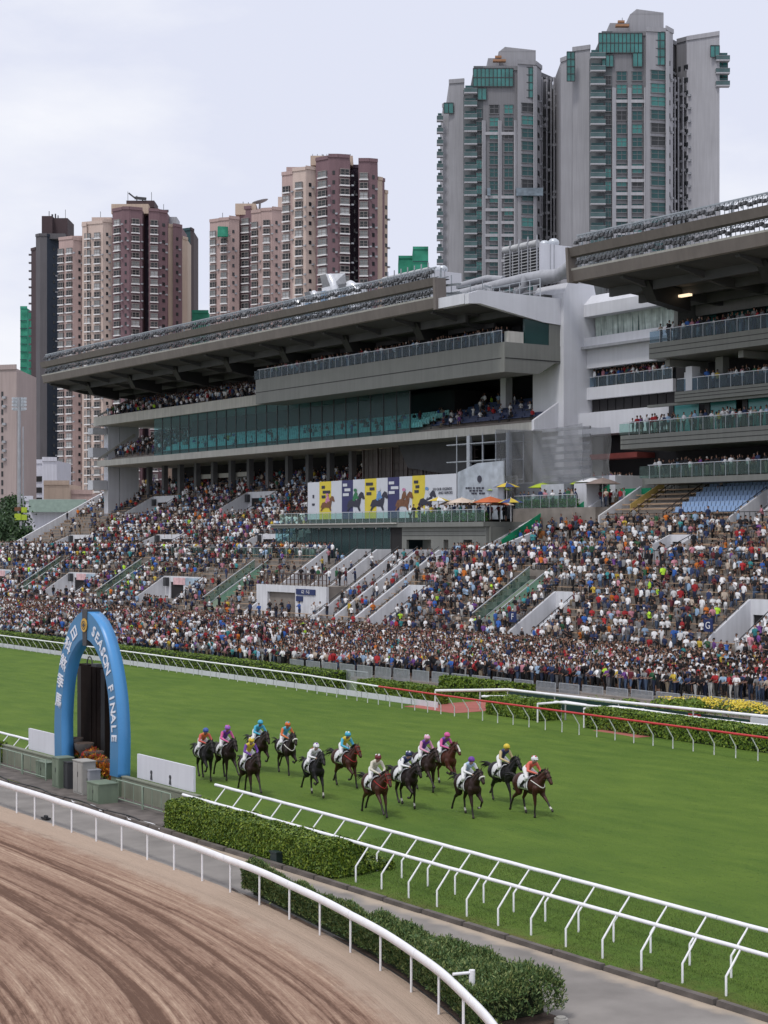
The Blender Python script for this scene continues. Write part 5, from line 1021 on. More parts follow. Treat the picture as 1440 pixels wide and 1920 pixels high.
for (off, dy, Zt, lb) in ((0, 0, 400, 'left one of the two tall grey towers with green glass penthouse panels'),(1, 0, 385, 'right and tallest grey tower with green glass penthouse panels and side balconies')):
    Z = Zt
    if off == 0:
        root, P, mp_, c = tower(lb, Z, [
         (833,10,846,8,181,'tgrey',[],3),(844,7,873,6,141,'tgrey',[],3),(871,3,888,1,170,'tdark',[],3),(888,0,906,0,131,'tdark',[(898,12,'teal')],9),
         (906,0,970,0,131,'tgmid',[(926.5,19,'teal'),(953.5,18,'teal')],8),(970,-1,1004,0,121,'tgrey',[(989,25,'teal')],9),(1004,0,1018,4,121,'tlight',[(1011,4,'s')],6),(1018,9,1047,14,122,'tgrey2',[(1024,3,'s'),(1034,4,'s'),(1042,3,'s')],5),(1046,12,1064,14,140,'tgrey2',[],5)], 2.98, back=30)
        balconies(827, 12, 212, 760, 22.8, 9); balconies(882, 24, 178, 760, 23.9, 0); balconies(1055, 15, 150, 470, 22.5, 12)
        panels = [(887,962,129,163),(977,999,127,184),(834,852,180,200),(895,912,166,188)]; pent = [(917,936,100,126,'tgrey'),(936,1006,92,126,'tgrey')]; mull = [(907,2.5),(937,2.5),(967,3),(1003,2)]; topm = 131
    else:
        root, P, mp_, c = tower(lb, Z, [
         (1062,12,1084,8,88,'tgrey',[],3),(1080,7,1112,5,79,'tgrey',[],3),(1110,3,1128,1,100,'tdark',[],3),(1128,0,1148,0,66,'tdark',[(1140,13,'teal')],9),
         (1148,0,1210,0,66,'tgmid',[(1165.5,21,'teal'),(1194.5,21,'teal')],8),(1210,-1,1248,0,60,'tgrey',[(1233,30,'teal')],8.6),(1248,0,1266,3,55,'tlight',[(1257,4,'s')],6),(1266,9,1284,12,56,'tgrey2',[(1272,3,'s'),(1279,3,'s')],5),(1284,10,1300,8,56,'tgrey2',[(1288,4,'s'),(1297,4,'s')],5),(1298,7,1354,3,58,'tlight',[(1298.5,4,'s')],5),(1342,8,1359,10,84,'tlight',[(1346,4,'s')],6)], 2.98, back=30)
        balconies(1120, 28, 112, 470, 24.9, 0); balconies(1360, 26, 108, 160, 24, 4)
        panels = [(1122,1204,63,100),(1219,1246,61,123),(1067,1082,86,142),(1128,1150,104,126),(1186,1204,100,126),(1337,1354,78,100),(1352,1372,104,150)]; pent = [(1148,1184,33,60,'tgrey'),(1184,1247,21,60,'tgrey')]; mull = [(1151,3),(1180,2.5),(1211,3),(1251,2)]; topm = 66
    for (a_, b_, t_, u_) in panels:
        dz = -.25 if a_ not in (834, 1067, 1337, 1352) else (4.8 if a_ != 1337 else 3.2)
        if a_ == 834: dz = 6.5
        p, q = P(a_, dz), P(b_, dz); z0, z1 = topz(u_, Z), topz(t_, Z); nn = max(2, int((b_-a_)/7)); rows = max(1, int((u_-t_)/14)); pr = MB(); pr.bar(p+Vector((0,0,(z0+z1)/2)), q+Vector((0,0,(z0+z1)/2)), .3, z1-z0)
        pan = pr.build('glazed_panel', M['tealglass'], root); fr = MB()
        for k in range(nn+1): s_ = p.lerp(q, k/nn)-VF*.2; fr.bar(s_+Vector((0,0,z0)), s_+Vector((0,0,z1)), .12)
        for k in range(rows+1): zz = z0+(z1-z0)*k/rows; fr.bar(p-VF*.2+Vector((0,0,zz)), q-VF*.2+Vector((0,0,zz)), .12, .15)
        fr.build('mullions', M['grey_dark'], pan)
    for (a_, b_, t_, u_, m_) in pent: pblock(a_, b_, t_, u_, m_, 4 if a_ not in (936, 1184) else 2, 14, 'roof_block')
    # sloping shoulder of the roof block, rust coloured frame, mast
    a_ = pent[1][0]; q0, q1 = P(a_, 2), P(a_+12, 2); z = topz(pent[1][2], Z); g = MB(); g.hexa([q0+Vector((0,0,z-.1)), P(pent[1][1],2)+Vector((0,0,z-.1)), P(pent[1][1],14)+Vector((0,0,z-.1)), P(a_,14)+Vector((0,0,z-.1))], [q1+Vector((0,0,z+.5+.6)), P(pent[1][1],2)+Vector((0,0,z+.3)), P(pent[1][1],14)+Vector((0,0,z+.3)), P(a_+12,14)+Vector((0,0,z+1.1))]); g.build('roof_shoulder', M['tgrey'], root)
    q = P(pent[0][0]+19, 1); z = topz(pent[0][3]-14, Z); MB().bar(q+Vector((0,0,z))-VR*1.4, q+Vector((0,0,z))+VR*1.6, 1.2, .5).bar(q+Vector((0,0,z+.9))-VR*.9, q+Vector((0,0,z+.9))+VR*.6, .8, .5).build('gondola_frame', mat('rusty_frame', (.30,.16,.09), .8), root)
    aerials([(pent[0][0]+28, pent[0][2]-20, pent[0][2]+4, .12)], 'pipe')
    for (mpx, w_) in mull:
        q = P(mpx, -.5); zt = topz(topm if mpx not in (1003,1251) else topm-6, Z); MB().bar(q, q+Vector((0,0,zt-(12 if mpx not in (1003,1251) else 0))), w_*mp_, .9).build('pilaster', M['tlight'], root)
    # storey bands between the windows
    sb = MB(); lo_, hi_ = (906, 1004) if off == 0 else (1148, 1248)
    for k in range(24):
        z = topz(topm, Z)-15-k*2.98
        if z > 40 and k % 1 == 0 and k in (0, 5, 6, 7, 8, 9, 10, 13, 14): MB().bar(P(lo_, -.25)+Vector((0,0,z)), P(hi_-34, -.25)+Vector((0,0,z)), .5, .7).build('storey_band', M['tlight'], root)
    if off == 0:
        q0, q1 = P(912, -1.2), P(1018, -1.2); g = MB()
        for k, (a2, b2) in enumerate(((913,919),(967,1017))): MB().bar(P(a2,-1.2)+Vector((0,0,topz(362,Z))), P(b2,-1.2)+Vector((0,0,topz(362,Z))), .8, 1.8).build('work_platform', M.get('sheet') or M.setdefault('sheet', mat('grey_blue_sheeting', (.16,.20,.24), .7, .3, 1)), root)
    g = MB(); q_ = random.Random(4)
    for k in range(90):
        s_ = P(q_.uniform(1019,1062) if off == 0 else q_.uniform(1267,1300), 8); z = q_.uniform(35, topz(135,Z)); g.bar(s_+Vector((0,0,z)), s_+Vector((0,0,z+.6)), .8)
    for px_ in ((1022,1031,1039,1045) if off == 0 else (1269,1276,1283,1292)): s_ = P(px_, 7.5); g.bar(s_, s_+Vector((0,0,topz(128,Z))), .22)
    g.build('pipes_and_coolers', M['tlight'], root, kind='stuff')
# --- low left-edge buildings, mast, trees
Z = 350
root, P, mp_, c = tower('plain pinkish tower block cut by the left edge of the picture', Z, [(-60,3,31,0,691,'pinkwall',[(2.5,4,'s')],4)], 1.82, back=20)
Z = 420
root, P, mp_, c = tower('low off-white car park building with dark horizontal openings at the left', Z, [(28,0,84,0,868,'offwhite',[],3),(82,-2,108,-1,864,'offwhite',[],3)], 3, name='car_park', back=18)
for (t_, u_) in ((893,903),(914,924),(933,940)):
    for (a_, b_) in ((30,36),(42,82)): p, q = P(a_,-.1), P(b_,-.1); z0, z1 = topz(u_,Z), topz(t_,Z); MB().bar(p+Vector((0,0,(z0+z1)/2)), q+Vector((0,0,(z0+z1)/2)), .3, z1-z0).build('opening', M['void'], root)
Z = 380
root, P, mp_, c = tower('low beige podium building below the pink beige tower at the left', Z, [(82,0,130,0,908,'cream',[],3),(128,2,170,2,925,'beige2',[],3)], 3, name='podium', back=15)
Z = 330
root, P, mp_, c = tower('low pale green roofed building behind the left end of the terraces', Z, [(40,0,62,0,938,'offwhite',[],3),(60,-2,165,-2,945,'offwhite',[],3)], 3, name='low_building', back=15)
p, q = P(62,-2.5), P(165,-2.5); MB().bar(p+Vector((0,0,topz(949,Z))), q+Vector((0,0,topz(949,Z))), 3, 2.4).build('roof_band', mat('pale_green_roof', (.26,.34,.30), .7), root)
for (lb, Zt, a_, b_, t_) in (('green netted scaffold tower at the far left behind the charcoal tower', 700, 38, 51, 578), ('low green netted building between the left and middle tower groups', 600, 360, 391, 586), ('green netted structure peeping above the cooling tower, left part', 600, 747, 776, 484), ('taller green netted block above the cooling tower', 590, 774, 803, 467)):
    Z = Zt; root, P, mp_, c = tower(lb, Z, [(a_,0,b_,0,t_,'greennet',[],3)], 3, name='netted_building', back=14)
    g = MB()
    for k in range(int((topz(t_, Z)-30)/3.2)): z = 30+k*3.2; g.bar(P(a_,-.3)+Vector((0,0,z)), P(b_,-.3)+Vector((0,0,z)), .2, .25)
    g.build('net_seams', M['teal2'], root)
Z = 300
c = far(36, 1010, Z); root = empty('floodlight_mast', (c.x, c.y, 0), label='tall grey floodlight mast with stacked lamp arms at the left edge', cat='floodlight mast')
g = MB(); g.tube([(0,0,0),(0,0,topz(745,Z))], [.42,.25], 10); g.build('mast', M['pipe'], root)
for i, py in enumerate((750,756,762,769)): g = MB(); g.bar(-VR*1.1+Vector((0,0,topz(py,Z))), VR*1.1+Vector((0,0,topz(py,Z))), .15); [g.cbox(VR*s_+Vector((0,0,topz(py,Z)+.25)), (.5,.4,.4)) for s_ in (-1,-.5,.5,1)]; g.build('lamp_arm', M['steel'], root)
g = MB(); g.tube([VR*.7, VR*.7+Vector((0,0,topz(800,Z)))], .12, 6); g.build('conduit', M['pipe'], root)
# sign panels and trees at the far left
c = far(39, 990, 290); rt = empty('sign_board', (c.x, c.y, 0), label='brown and lime sign panels standing left of the low green roofed building', cat='sign')
for (a_, b_, t_, u_, m_) in ((27,39,951,958,'bb_brown'),(40,50,951,961,'u_lime'),(27,39,963,975,'u_lime'),(40,50,965,975,'u_lime')):
    p = far(a_, t_, 290); q = far(b_, u_, 290); MB().hexa([(p.x-c.x,p.y-c.y,q.z),(q.x-c.x,q.y-c.y,q.z),(q.x-c.x+.1,q.y-c.y+.1,q.z),(p.x-c.x+.1,p.y-c.y+.1,q.z)], [(p.x-c.x,p.y-c.y,p.z),(q.x-c.x,q.y-c.y,p.z),(q.x-c.x+.1,q.y-c.y+.1,p.z),(p.x-c.x+.1,p.y-c.y+.1,p.z)]).build('panel', M[m_], rt)
MB().bar((0,0,0), (0,0,14), .3).build('post', M['pipe'], rt)
M['treeleaf'] = leafm('tree_leaf', (.018,.04,.018), (.035,.075,.028), (.075,.13,.045))
def tree(px, py_top, Z, rad, label, seed, n=2600):
    c = far(px, 1010, Z); zt = topz(py_top, Z); root = empty('tree', (c.x, c.y, 0), label=label, cat='tree', group='trees at the left edge'); r = np.random.default_rng(seed)
    MB().tube([(0,0,0),(.2,.1,zt*.5),(.1,0,zt*.8)], [.35,.25,.1], 8).build('trunk', M['twig'], root)
    g = MB()
    for k in range(6): a = k*1.05; g.tube([(.15,.05,zt*(.45+.04*k)), (rad*.6*math.cos(a), rad*.6*math.sin(a), zt*(.62+.04*k))], [.12,.04], 6)
    g.build('limbs', M['twig'], root)
    cl = r.normal(0, 1, (14, 3)); cl /= np.linalg.norm(cl, axis=1)[:,None]; cl *= rad*r.uniform(.35,.8,(14,1)); cl[:,2] *= .7; w = r.integers(0, 14, n)
    Q = cl[w]+r.normal(0, rad*.2, (n,3))+[0,0,zt-rad*.85]; V, F = leaf_cloud(Q, r.normal(0,1,(n,3))+[0,0,.8], .42, .5, seed+1); inst('crown', np_mesh('crown', V, F, M['treeleaf']), root)
tree(12, 940, 300, 4.2, 'dark leafy tree at the left edge beside the floodlight mast', 71); tree(26, 925, 310, 2.6, 'slim dark tree just left of the floodlight mast', 72, 1500); tree(-8, 955, 280, 4.5, 'leafy tree cut by the left edge of the picture', 73); tree(40, 985, 270, 2.6, 'small bushy tree below the sign panels', 74, 1500)
# ================================================================ PEOPLE: template bodies grown as one skin each
def cap_mesh(p0, r0, p1, r1, n=10):
    p0 = Vector(p0); p1 = Vector(p1); d = p1-p0; L = d.length; d = d/L if L > 1e-6 else Vector((0,0,1))
    ref = Vector((0,0,1)) if abs(d.z) < .9 else Vector((1,0,0)); a = d.cross(ref).normalized(); b = a.cross(d).normalized(); rings = []
    for t in (-75,-35,0): rings.append((p0+d*(r0*math.sin(math.radians(t))), r0*math.cos(math.radians(t))))
    for t in (0,35,75): rings.append((p1+d*(r1*math.sin(math.radians(t))), r1*math.cos(math.radians(t))))
    vs = []; fs = []
    for c, r_ in rings: vs += [c+(a*math.cos(2*math.pi*k/n)+b*math.sin(2*math.pi*k/n))*r_ for k in range(n)]
    for i in range(5):
        for k in range(n): fs.append((i*n+k, i*n+(k+1)%n, (i+1)*n+(k+1)%n, (i+1)*n+k))
    fs.append(tuple(range(n))[::-1]); fs.append(tuple(range(5*n, 6*n))); return vs, fs
def organic(name, prims, voxel, faces, mats, smooth_it=2):
    """prims: ('c',p0,r0,p1,r1,tag) capsules and ('e',centre,(rx,ry,rz),tag[,pitch]) ellipsoids, fused into one closed skin"""
    g = MB(); S_ = []
    for q in prims:
        if q[0] == 'c':
            vs, fs = cap_mesh(q[1], q[2], q[3], q[4]); g.add(vs, fs); S_.append((np.array(q[1], float), np.array(q[3], float), q[2], q[4], q[5]))
        else:
            c, rr, tg = q[1], q[2], q[3]; pit = q[4] if len(q) > 4 else 0; t = MB(); t.sphere((0,0,0), 1, 14, 10); R_ = Matrix.Rotation(pit, 3, 'Y')
            g.add([tuple(Vector(c)+R_ @ Vector((v[0]*rr[0], v[1]*rr[1], v[2]*rr[2]))) for v in t.v], t.f)
            ax = R_ @ Vector((1,0,0)) if rr[0] >= rr[2] else R_ @ Vector((0,0,1)); m_ = max(rr[0], rr[2]); n_ = min(rr); h = max(0, m_-n_)
            S_.append((np.array(c)-np.array(ax)*h, np.array(c)+np.array(ax)*h, n_, n_, tg))
    me = g.mesh(name+'_raw', []); o = bpy.data.objects.new('tmp', me); link(o)
    m1 = o.modifiers.new('r', 'REMESH'); m1.mode = 'VOXEL'; m1.voxel_size = voxel
    m2 = o.modifiers.new('s', 'SMOOTH'); m2.factor = .5; m2.iterations = smooth_it
    dg = bpy.context.evaluated_depsgraph_get(); out = bpy.data.meshes.new_from_object(o.evaluated_get(dg)); nf = len(out.polygons)
    o.modifiers.clear(); o.data = out; m3 = o.modifiers.new('d', 'DECIMATE'); m3.ratio = min(1, faces/max(1, nf*2)); m3.use_collapse_triangulate = True
    dg = bpy.context.evaluated_depsgraph_get(); res = bpy.data.meshes.new_from_object(o.evaluated_get(dg)); res.name = name; bpy.data.objects.remove(o); bpy.data.meshes.remove(out); bpy.data.meshes.remove(me)
    n = len(res.polygons); C = np.zeros(n*3, np.float32); res.polygons.foreach_get('center', C); C = C.reshape(-1, 3); best = np.full(n, 1e9); tg = np.zeros(n, np.int32)
    for a, b, r0, r1, t in S_:
        d = b-a; LL = max(1e-9, d@d); u = np.clip(((C-a)@d)/LL, 0, 1); dist = np.linalg.norm(C-(a+u[:,None]*d), axis=1)-(r0+(r1-r0)*u); m = dist < best; best[m] = dist[m]; tg[m] = t
    res.materials.clear()
    for m in mats: res.materials.append(m)
    res.polygons.foreach_set('material_index', tg); res.polygons.foreach_set('use_smooth', np.ones(n, bool)); res.update(); return res
# person faces -x; tags: 0 skin, 1 top, 2 trousers, 3 hair, 4 shoes
def person_prims(pose, arms, legs='long', lean=0, cap=False):
    P = []; s = pose == 'sit'; hz = .50 if s else .92; T = Vector((-lean, 0, 0))
    sh = Vector((0,0,hz+.50))+T; hd = Vector((-.02,0,hz+.74))+T*1.25
    P += [('e',(0,0,hz+.04),(.13,.165,.13),2), ('c',(0,0,hz+.10),.13,tuple(sh-Vector((0,0,.13))),.145,1), ('e',tuple(sh-Vector((0,0,.10))),(.115,.185,.15),1), ('c',tuple(sh-Vector((0,.15,.02))),.065,tuple(sh+Vector((0,.15,-.02))),.065,1)]
    P += [('c',tuple(sh-Vector((0,0,.02))),.055,tuple(hd-Vector((0,0,.06))),.05,0), ('e',tuple(hd),(.095,.078,.115),0), ('e',tuple(hd+Vector((.026,0,.034))),(.108,.096,.108),3), ('c',tuple(hd+Vector((-.092,0,-.01))),.018,tuple(hd+Vector((-.10,0,-.03))),.018,0)]
    if cap: P += [('e',tuple(hd+Vector((-.07,0,.055))),(.09,.07,.018),3)]
    for sg in (1,-1):
        hip = Vector((0,sg*.085,hz)); 
        if s: kn = Vector((-.42,sg*.11,hz+.02)); ft = Vector((-.40,sg*.11,.09))
        else: st = .05*sg*(1 if arms != 'walk' else 3); kn = Vector((-.02+st,sg*.095,.49)); ft = Vector((.02+st,sg*.10,.08))
        P += [('c',tuple(hip),.095,tuple(kn),.062,2), ('c',tuple(kn),.058,tuple(ft),.042,0 if legs == 'short' else 2), ('c',tuple(ft+Vector((.02,0,-.035))),.042,tuple(ft+Vector((-.13,0,-.045))),.034,4)]
        S0 = sh+Vector((0,sg*.185,-.03))
        if arms == 'down': el, ha = S0+Vector((.03,sg*.06,-.27)), S0+Vector((-.06,sg*.05,-.50))
        elif arms == 'up': el, ha = S0+Vector((-.16,sg*.06,.02)), S0+Vector((-.22,-sg*.10,.24))
        elif arms == 'phone': el, ha = S0+Vector((-.10,sg*.08,-.20)), S0+Vector((-.32,-sg*.08,.02))
        elif arms == 'cross': el, ha = S0+Vector((-.02,sg*.09,-.25)), S0+Vector((-.22,-sg*.10,-.20))
        elif arms == 'rail': el, ha = S0+Vector((-.15,sg*.05,-.24)), S0+Vector((-.42,-sg*.02,-.30))
        elif arms == 'one': el, ha = (S0+Vector((-.10,sg*.10,.16)), S0+Vector((-.12,sg*.02,.42))) if sg > 0 else (S0+Vector((.03,sg*.06,-.27)), S0+Vector((-.06,sg*.05,-.50)))
        else: el, ha = S0+Vector((.08*sg,sg*.06,-.26)), S0+Vector((-.05+.1*sg,sg*.05,-.48))
        mid = S0.lerp(el, .8); P += [('c',tuple(S0),.058,tuple(mid),.045,1), ('c',tuple(mid),.04,tuple(el),.038,0), ('c',tuple(el),.038,tuple(ha),.028,0), ('e',tuple(ha+(ha-el).normalized()*.05),(.045,.025,.045),0)]
    return P
def cloth(name, col): return mat(name, col, .85, .12, 6, spec=.2)
SHIRTS = [('white',(.74,.74,.76),33),('black',(.018,.018,.022),30),('navy',(.03,.045,.11),14),('grey',(.21,.21,.22),11),('red',(.35,.03,.035),7),('pale blue',(.28,.40,.56),7),('blue',(.04,.12,.40),4),('maroon',(.12,.025,.035),6),
          ('beige',(.42,.35,.29),6),('pink',(.50,.22,.27),4),('teal',(.05,.26,.28),2),('dark green',(.03,.10,.05),2),('orange',(.55,.16,.03),1.2),('yellow',(.55,.40,.06),1.2),('purple',(.15,.06,.24),2),('lime',(.40,.65,.05),.7)]
LOWERS = [('black',(.02,.02,.022),30),('navy',(.03,.04,.075),16),('blue denim',(.075,.11,.18),16),('grey',(.15,.15,.16),10),('khaki',(.26,.21,.15),6),('white',(.50,.50,.50),6)]
HAIRS = [('black',(.010,.009,.009),80),('brown',(.05,.028,.018),14),('white cap',(.6,.6,.6),4),('grey',(.2,.2,.2),4)]
SKINS = [(.27,.155,.112),(.215,.12,.086),(.33,.20,.15)]
def pal(L): w = np.array([q[2] for q in L], float); return w/w.sum(), np.array([q[1] for q in L])
MS = [cloth(a+'_top', b) for a, b, _ in SHIRTS]; ML = [cloth(a+'_trousers', b) for a, b, _ in LOWERS]; MH = [cloth(a+'_hair', b) for a, b, _ in HAIRS]; MK = [mat('skin_tone', c, .6, .05, 5) for c in SKINS]; MSH = cloth('dark_shoe', (.03,.028,.028))
base5 = [MK[0], MS[0], ML[0], MH[0], MSH]
TPL = [('stand','down','long',0,False),('stand','up','short',0,True),('stand','phone','long',.04,False),('stand','cross','long',0,False),('stand','walk','short',0,False),('stand','one','long',0,False),('stand','down','short',.03,True),('stand','rail','long',.10,False),
       ('sit','cross','long',.05,False),('sit','phone','short',.08,False),('sit','down','long',.10,False),('sit','up','long',0,True)]
NEAR = [organic('person', person_prims(a, b, c_, d_, e_), .026, 620, base5) for a, b, c_, d_, e_ in TPL]
FAR_ = [organic('person_far', person_prims(a, b, c_, d_, e_), .04, 118, base5, 1) for a, b, c_, d_, e_ in TPL]
# ---- where people stand or sit
pr = np.random.default_rng(99); PEOPLE = []   # x, y, z, sit, zone
def front_x(y): return float(np.interp(y, [55, 75, 100, 118, 147, 187, 260], [77.6, 77.3, 74.6, 72.6, 71.4, 70.3, 70.0]))
def blocked(x, y, m=.35):
    for a, b, c, d in VOM: 
        if a-1.2 < x < b+.3 and c-m < y < d+m: return True
    for a, b, c, d in ESC:
        if a-.5 < x < b+.5 and c-m < y < d+m: return True
    return BIG[0]-.6 < x < BIG[1]+.8 and BIG[2]-m < y < BIG[3]+m
def clump(x, y): return .5+.5*math.sin(y*.31+x*.9)*math.sin(y*.13-x*.35+1.7)
for x0, x1, z, ylo, yhi, zone in ROWS+[(70.0+i*.93, 70.93+i*.93, .0, 52, 285, 'apron') for i in range(3)]:
    lines = (.2, .55, .88) if zone == 'apron' else (.42,)
    for li_ in lines:
        x = x0+(x1-x0)*li_; y = max(ylo, 56)+pr.uniform(0,.4)
        while y < min(yhi, 250):
            k = clump(x, y); p = 0
            if zone == 'apron':
                if x < front_x(y)+.35: p = 0
                elif y < 128: p = .80 if li_ != .92 else .5
                elif y < 178: p = (.62 if x < front_x(y)+1.6 else .07+.3*k if x < 80.5 else .34+.4*k) if li_ != .92 else .15
                else: p = (.55 if x < front_x(y)+1.6 else .14+.35*k if x < 76.5 else .34+.36*k)
            elif zone == 'lower': p = (.80+.2*k) if y < 128 else (.12+.4*k) if y < 166 else (.42+.5*k) if y < 200 else .48+.45*k
            elif zone == 'upper_left': p = (.68+.3*k) if y < 205 else (.40+.5*k) if y < 224 else (.05+.5*max(0,k-.55)) if x < 109 else .4
            elif zone == 'upper_right': p = (.45+.5*k) if x < 104 else .02
            if pr.random() < p and not blocked(x, y):
                sit = (zone != 'apron') and pr.random() < (.82 if zone != 'lower' else .72)
                PEOPLE.append((x+pr.normal(0,.06)-(.1 if sit else 0), y, z-(.05 if sit else 0), sit, zone))
            y += pr.uniform(.46, .72) if zone == 'apron' else pr.uniform(.48, .78)
y = 151.5
while y < 192: PEOPLE.append((95.55+pr.uniform(0,.2), y, 8.9, False, 'concourse')); PEOPLE.append((96.3+pr.uniform(0,.4), y+.2, 8.9, False, 'concourse')); y += pr.uniform(.42,.7)
for (ya, yb_, n_) in ((57, 130, 190), (193, 255, 150)):
    for _ in range(n_): PEOPLE.append((pr.uniform(95.5, 97.8), pr.uniform(ya, yb_), 8.9, False, 'concourse'))
def rowp(xa, xb_, ya, yb_, z, dens, zone, sit=0.):
    y = ya
    while y < yb_:
        if pr.random() < dens: PEOPLE.append((pr.uniform(xa, xb_), y, z, pr.random() < sit, zone))
        y += pr.uniform(.42, .75)
rowp(102.7,103.0,131,177,29.95,.92,'balcony'); rowp(103.2,103.6,131,177,29.95,.7,'balcony')
for k in range(10): rowp(107+k*.85+.3, 107+k*.85+.5, 179.5, 231, 28.7+k*.30, .85, 'deck', .4)
for k in range(1, 10): rowp(107+k*.9+.3, 107+k*.9+.5, 214, 230.5, 22.5+k*.36, .8, 'deck', .4); rowp(107+k*.9+.2, 107+k*.9+.4, 132, 151, 22.5+k*.36, .16, 'deck', .8); rowp(107+k*.9+.3, 107+k*.9+.5, 153, 213, 22.5+k*.36, .12, 'deck', .9)
rowp(106.55,106.8,75,113.2,28.6,.95,'balcony'); rowp(107.2,107.8,75,113.2,28.6,.8,'balcony')
rowp(108.6,108.8,75,110,24.25,.7,'balcony'); rowp(109.3,110.2,75,109,24.25,.7,'balcony')
rowp(106.55,106.8,75,117,20.5,.92,'balcony'); rowp(107.2,107.9,75,117,20.5,.75,'balcony'); rowp(108.3,109.5,75,117,20.5,.5,'balcony')
rowp(106.6,106.9,75,113.8,16.45,.95,'balcony'); rowp(107.3,108.0,75,113.8,16.45,.9,'balcony'); rowp(108.4,109.6,75,113.8,16.45,.6,'balcony')
rowp(112.6,112.8,117.8,128.8,26.05,.97,'balcony'); rowp(112.75,112.95,118,128.8,26.1,.6,'balcony')
rowp(108.9,109.3,121.3,128.9,15.6,.8,'balcony'); rowp(109.8,110.8,121.3,128.9,15.6,.6,'balcony')
rowp(98.6,99.0,128,141,12.65,.7,'terrace_roof'); rowp(99.5,101.5,128,141,12.65,.8,'terrace_roof'); rowp(101.5,102.6,128,138,12.65,.4,'terrace_roof')
rowp(103.9,104.4,121.4,130,13.95,.7,'terrace_roof'); rowp(104.8,108.5,118.4,130,13.95,.9,'terrace_roof'); rowp(106,110,118.4,130,13.95,.8,'terrace_roof')
for k in range(12): rowp(98.2+k*.5, 98.4+k*.5, 118.6, 126.5, tz(98.3+k*.5), .35, 'flight', .6)
rowp(90.8,91.5,151,151.1,6.4,0,'x'); rowp(86.0,86.4,137,150,3.2,.35,'lower')
for k in range(13):
    for ya_, yb__ in ((131.2,134.0),(134.6,137.2),(137.9,141),(141.7,144.6),(145.3,150.3)):
        xa_ = 86.9+k*.62
        if xa_ < 91.6 and ya_ > 137: continue
        rowp(xa_, xa_+.1, ya_, yb__, min(8.9, tz(min(95, xa_+.3))-.35), .42 if ya_ < 137 else .16, 'lower', .4)
rowp(88.2,90.8,138,150.5,6.42,.5,'lower'); rowp(112.5,113.5,170,230,tz(113),.3,'upper_left')
PEOPLE = [p for p in PEOPLE]
print('people', len(PEOPLE))
A = np.array([(p[0], p[1], p[2]) for p in PEOPLE]); SIT = np.array([p[3] for p in PEOPLE])
dep = A[:,0]*ST+A[:,1]*CT; rgt = A[:,0]*CT-A[:,1]*ST; pxx = 720+3200*rgt/dep; pyy = 1010-3200*(A[:,2]+.9-CAMH)/dep
vis = (pxx > -30) & (pxx < 1470); A = A[vis]; SIT = SIT[vis]; dep = dep[vis]; pxx = pxx[vis]; pyy = pyy[vis]; n = len(A); ZN = [p[4] for p, v in zip(PEOPLE, vis) if v]
order = np.argsort(dep); near = order[:296]; isnear = np.zeros(n, bool); isnear[near] = True
pw, pc_ = pal(SHIRTS); lw, lc = pal(LOWERS); hw, hc = pal(HAIRS)
si = pr.choice(len(SHIRTS), n, p=pw); li = pr.choice(len(LOWERS), n, p=lw); hi_ = pr.choice(len(HAIRS), n, p=hw); ki = pr.integers(0, 3, n)
ti = np.where(SIT, pr.choice([8,9,10,11], n, p=[.35,.2,.4,.05]), pr.choice(8, n, p=[.3,.03,.12,.16,.13,.03,.13,.1])); front = np.array([z == 'apron' and a[0] < front_x(a[1])+1.0 for a, z in zip(A, ZN)]) | np.array([z in ('balcony','concourse') for z in ZN])
ti = np.where(front & ~SIT & (pr.random(n) < .5), 7, ti)
yaw = pr.normal(0, .35, n)+np.clip((A[:,1]-80)*.004, 0, .5); scl = pr.normal(.975, .045, n)
# far crowd: one object
cm_ = bpy.data.materials.new('crowd_clothing'); cm_.use_nodes = True; cb = cm_.node_tree.nodes['Principled BSDF']; cb.inputs['Roughness'].default_value = .8; cb.inputs['Specular IOR Level'].default_value = .2
at_ = cm_.node_tree.nodes.new('ShaderNodeAttribute'); at_.attribute_name = 'cloth'; cm_.node_tree.links.new(at_.outputs['Color'], cb.inputs['Base Color'])
Vl, Fl, Cl = [], [], []; off = 0
for t in range(12):
    idx = np.where((ti == t) & ~isnear)[0]
    if not len(idx): continue
    me = FAR_[t]; nv = len(me.vertices); v = np.zeros(nv*3, np.float32); me.vertices.foreach_get('co', v); v = v.reshape(-1,3); nf = len(me.polygons)
    f = np.array([list(p.vertices) for p in me.polygons]); tg = np.array([p.material_index for p in me.polygons])
    c, s_ = np.cos(yaw[idx])[:,None], np.sin(yaw[idx])[:,None]; sc = scl[idx][:,None]; X_ = (v[None,:,0]*c-v[None,:,1]*s_)*sc+A[idx,0][:,None]; Y_ = (v[None,:,0]*s_+v[None,:,1]*c)*sc+A[idx,1][:,None]; Z_ = v[None,:,2]*sc+A[idx,2][:,None]
    Vl.append(np.stack([X_,Y_,Z_],-1).reshape(-1,3)); Fl.append((f[None]+(off+np.arange(len(idx))*nv)[:,None,None]).reshape(-1,3)); off += nv*len(idx)
    col = np.zeros((len(idx), 5, 3)); col[:,0] = np.array(SKINS)[ki[idx]]; col[:,1] = pc_[si[idx]]*pr.uniform(.75,1.2,(len(idx),1)); col[:,2] = lc[li[idx]]; col[:,3] = hc[hi_[idx]]; col[:,4] = .03
    Cl.append(col[:, tg].reshape(-1,3))
V = np.concatenate(Vl); F = np.concatenate(Fl); C_ = np.concatenate(Cl); me = np_mesh('crowd', V, F, cm_, True)
a_ = me.attributes.new('cloth', 'FLOAT_COLOR', 'FACE'); a_.data.foreach_set('color', np.c_[C_, np.ones(len(C_))].astype(np.float32).ravel())
inst('crowd', me)['kind'] = 'stuff'; print('crowd faces', len(F))
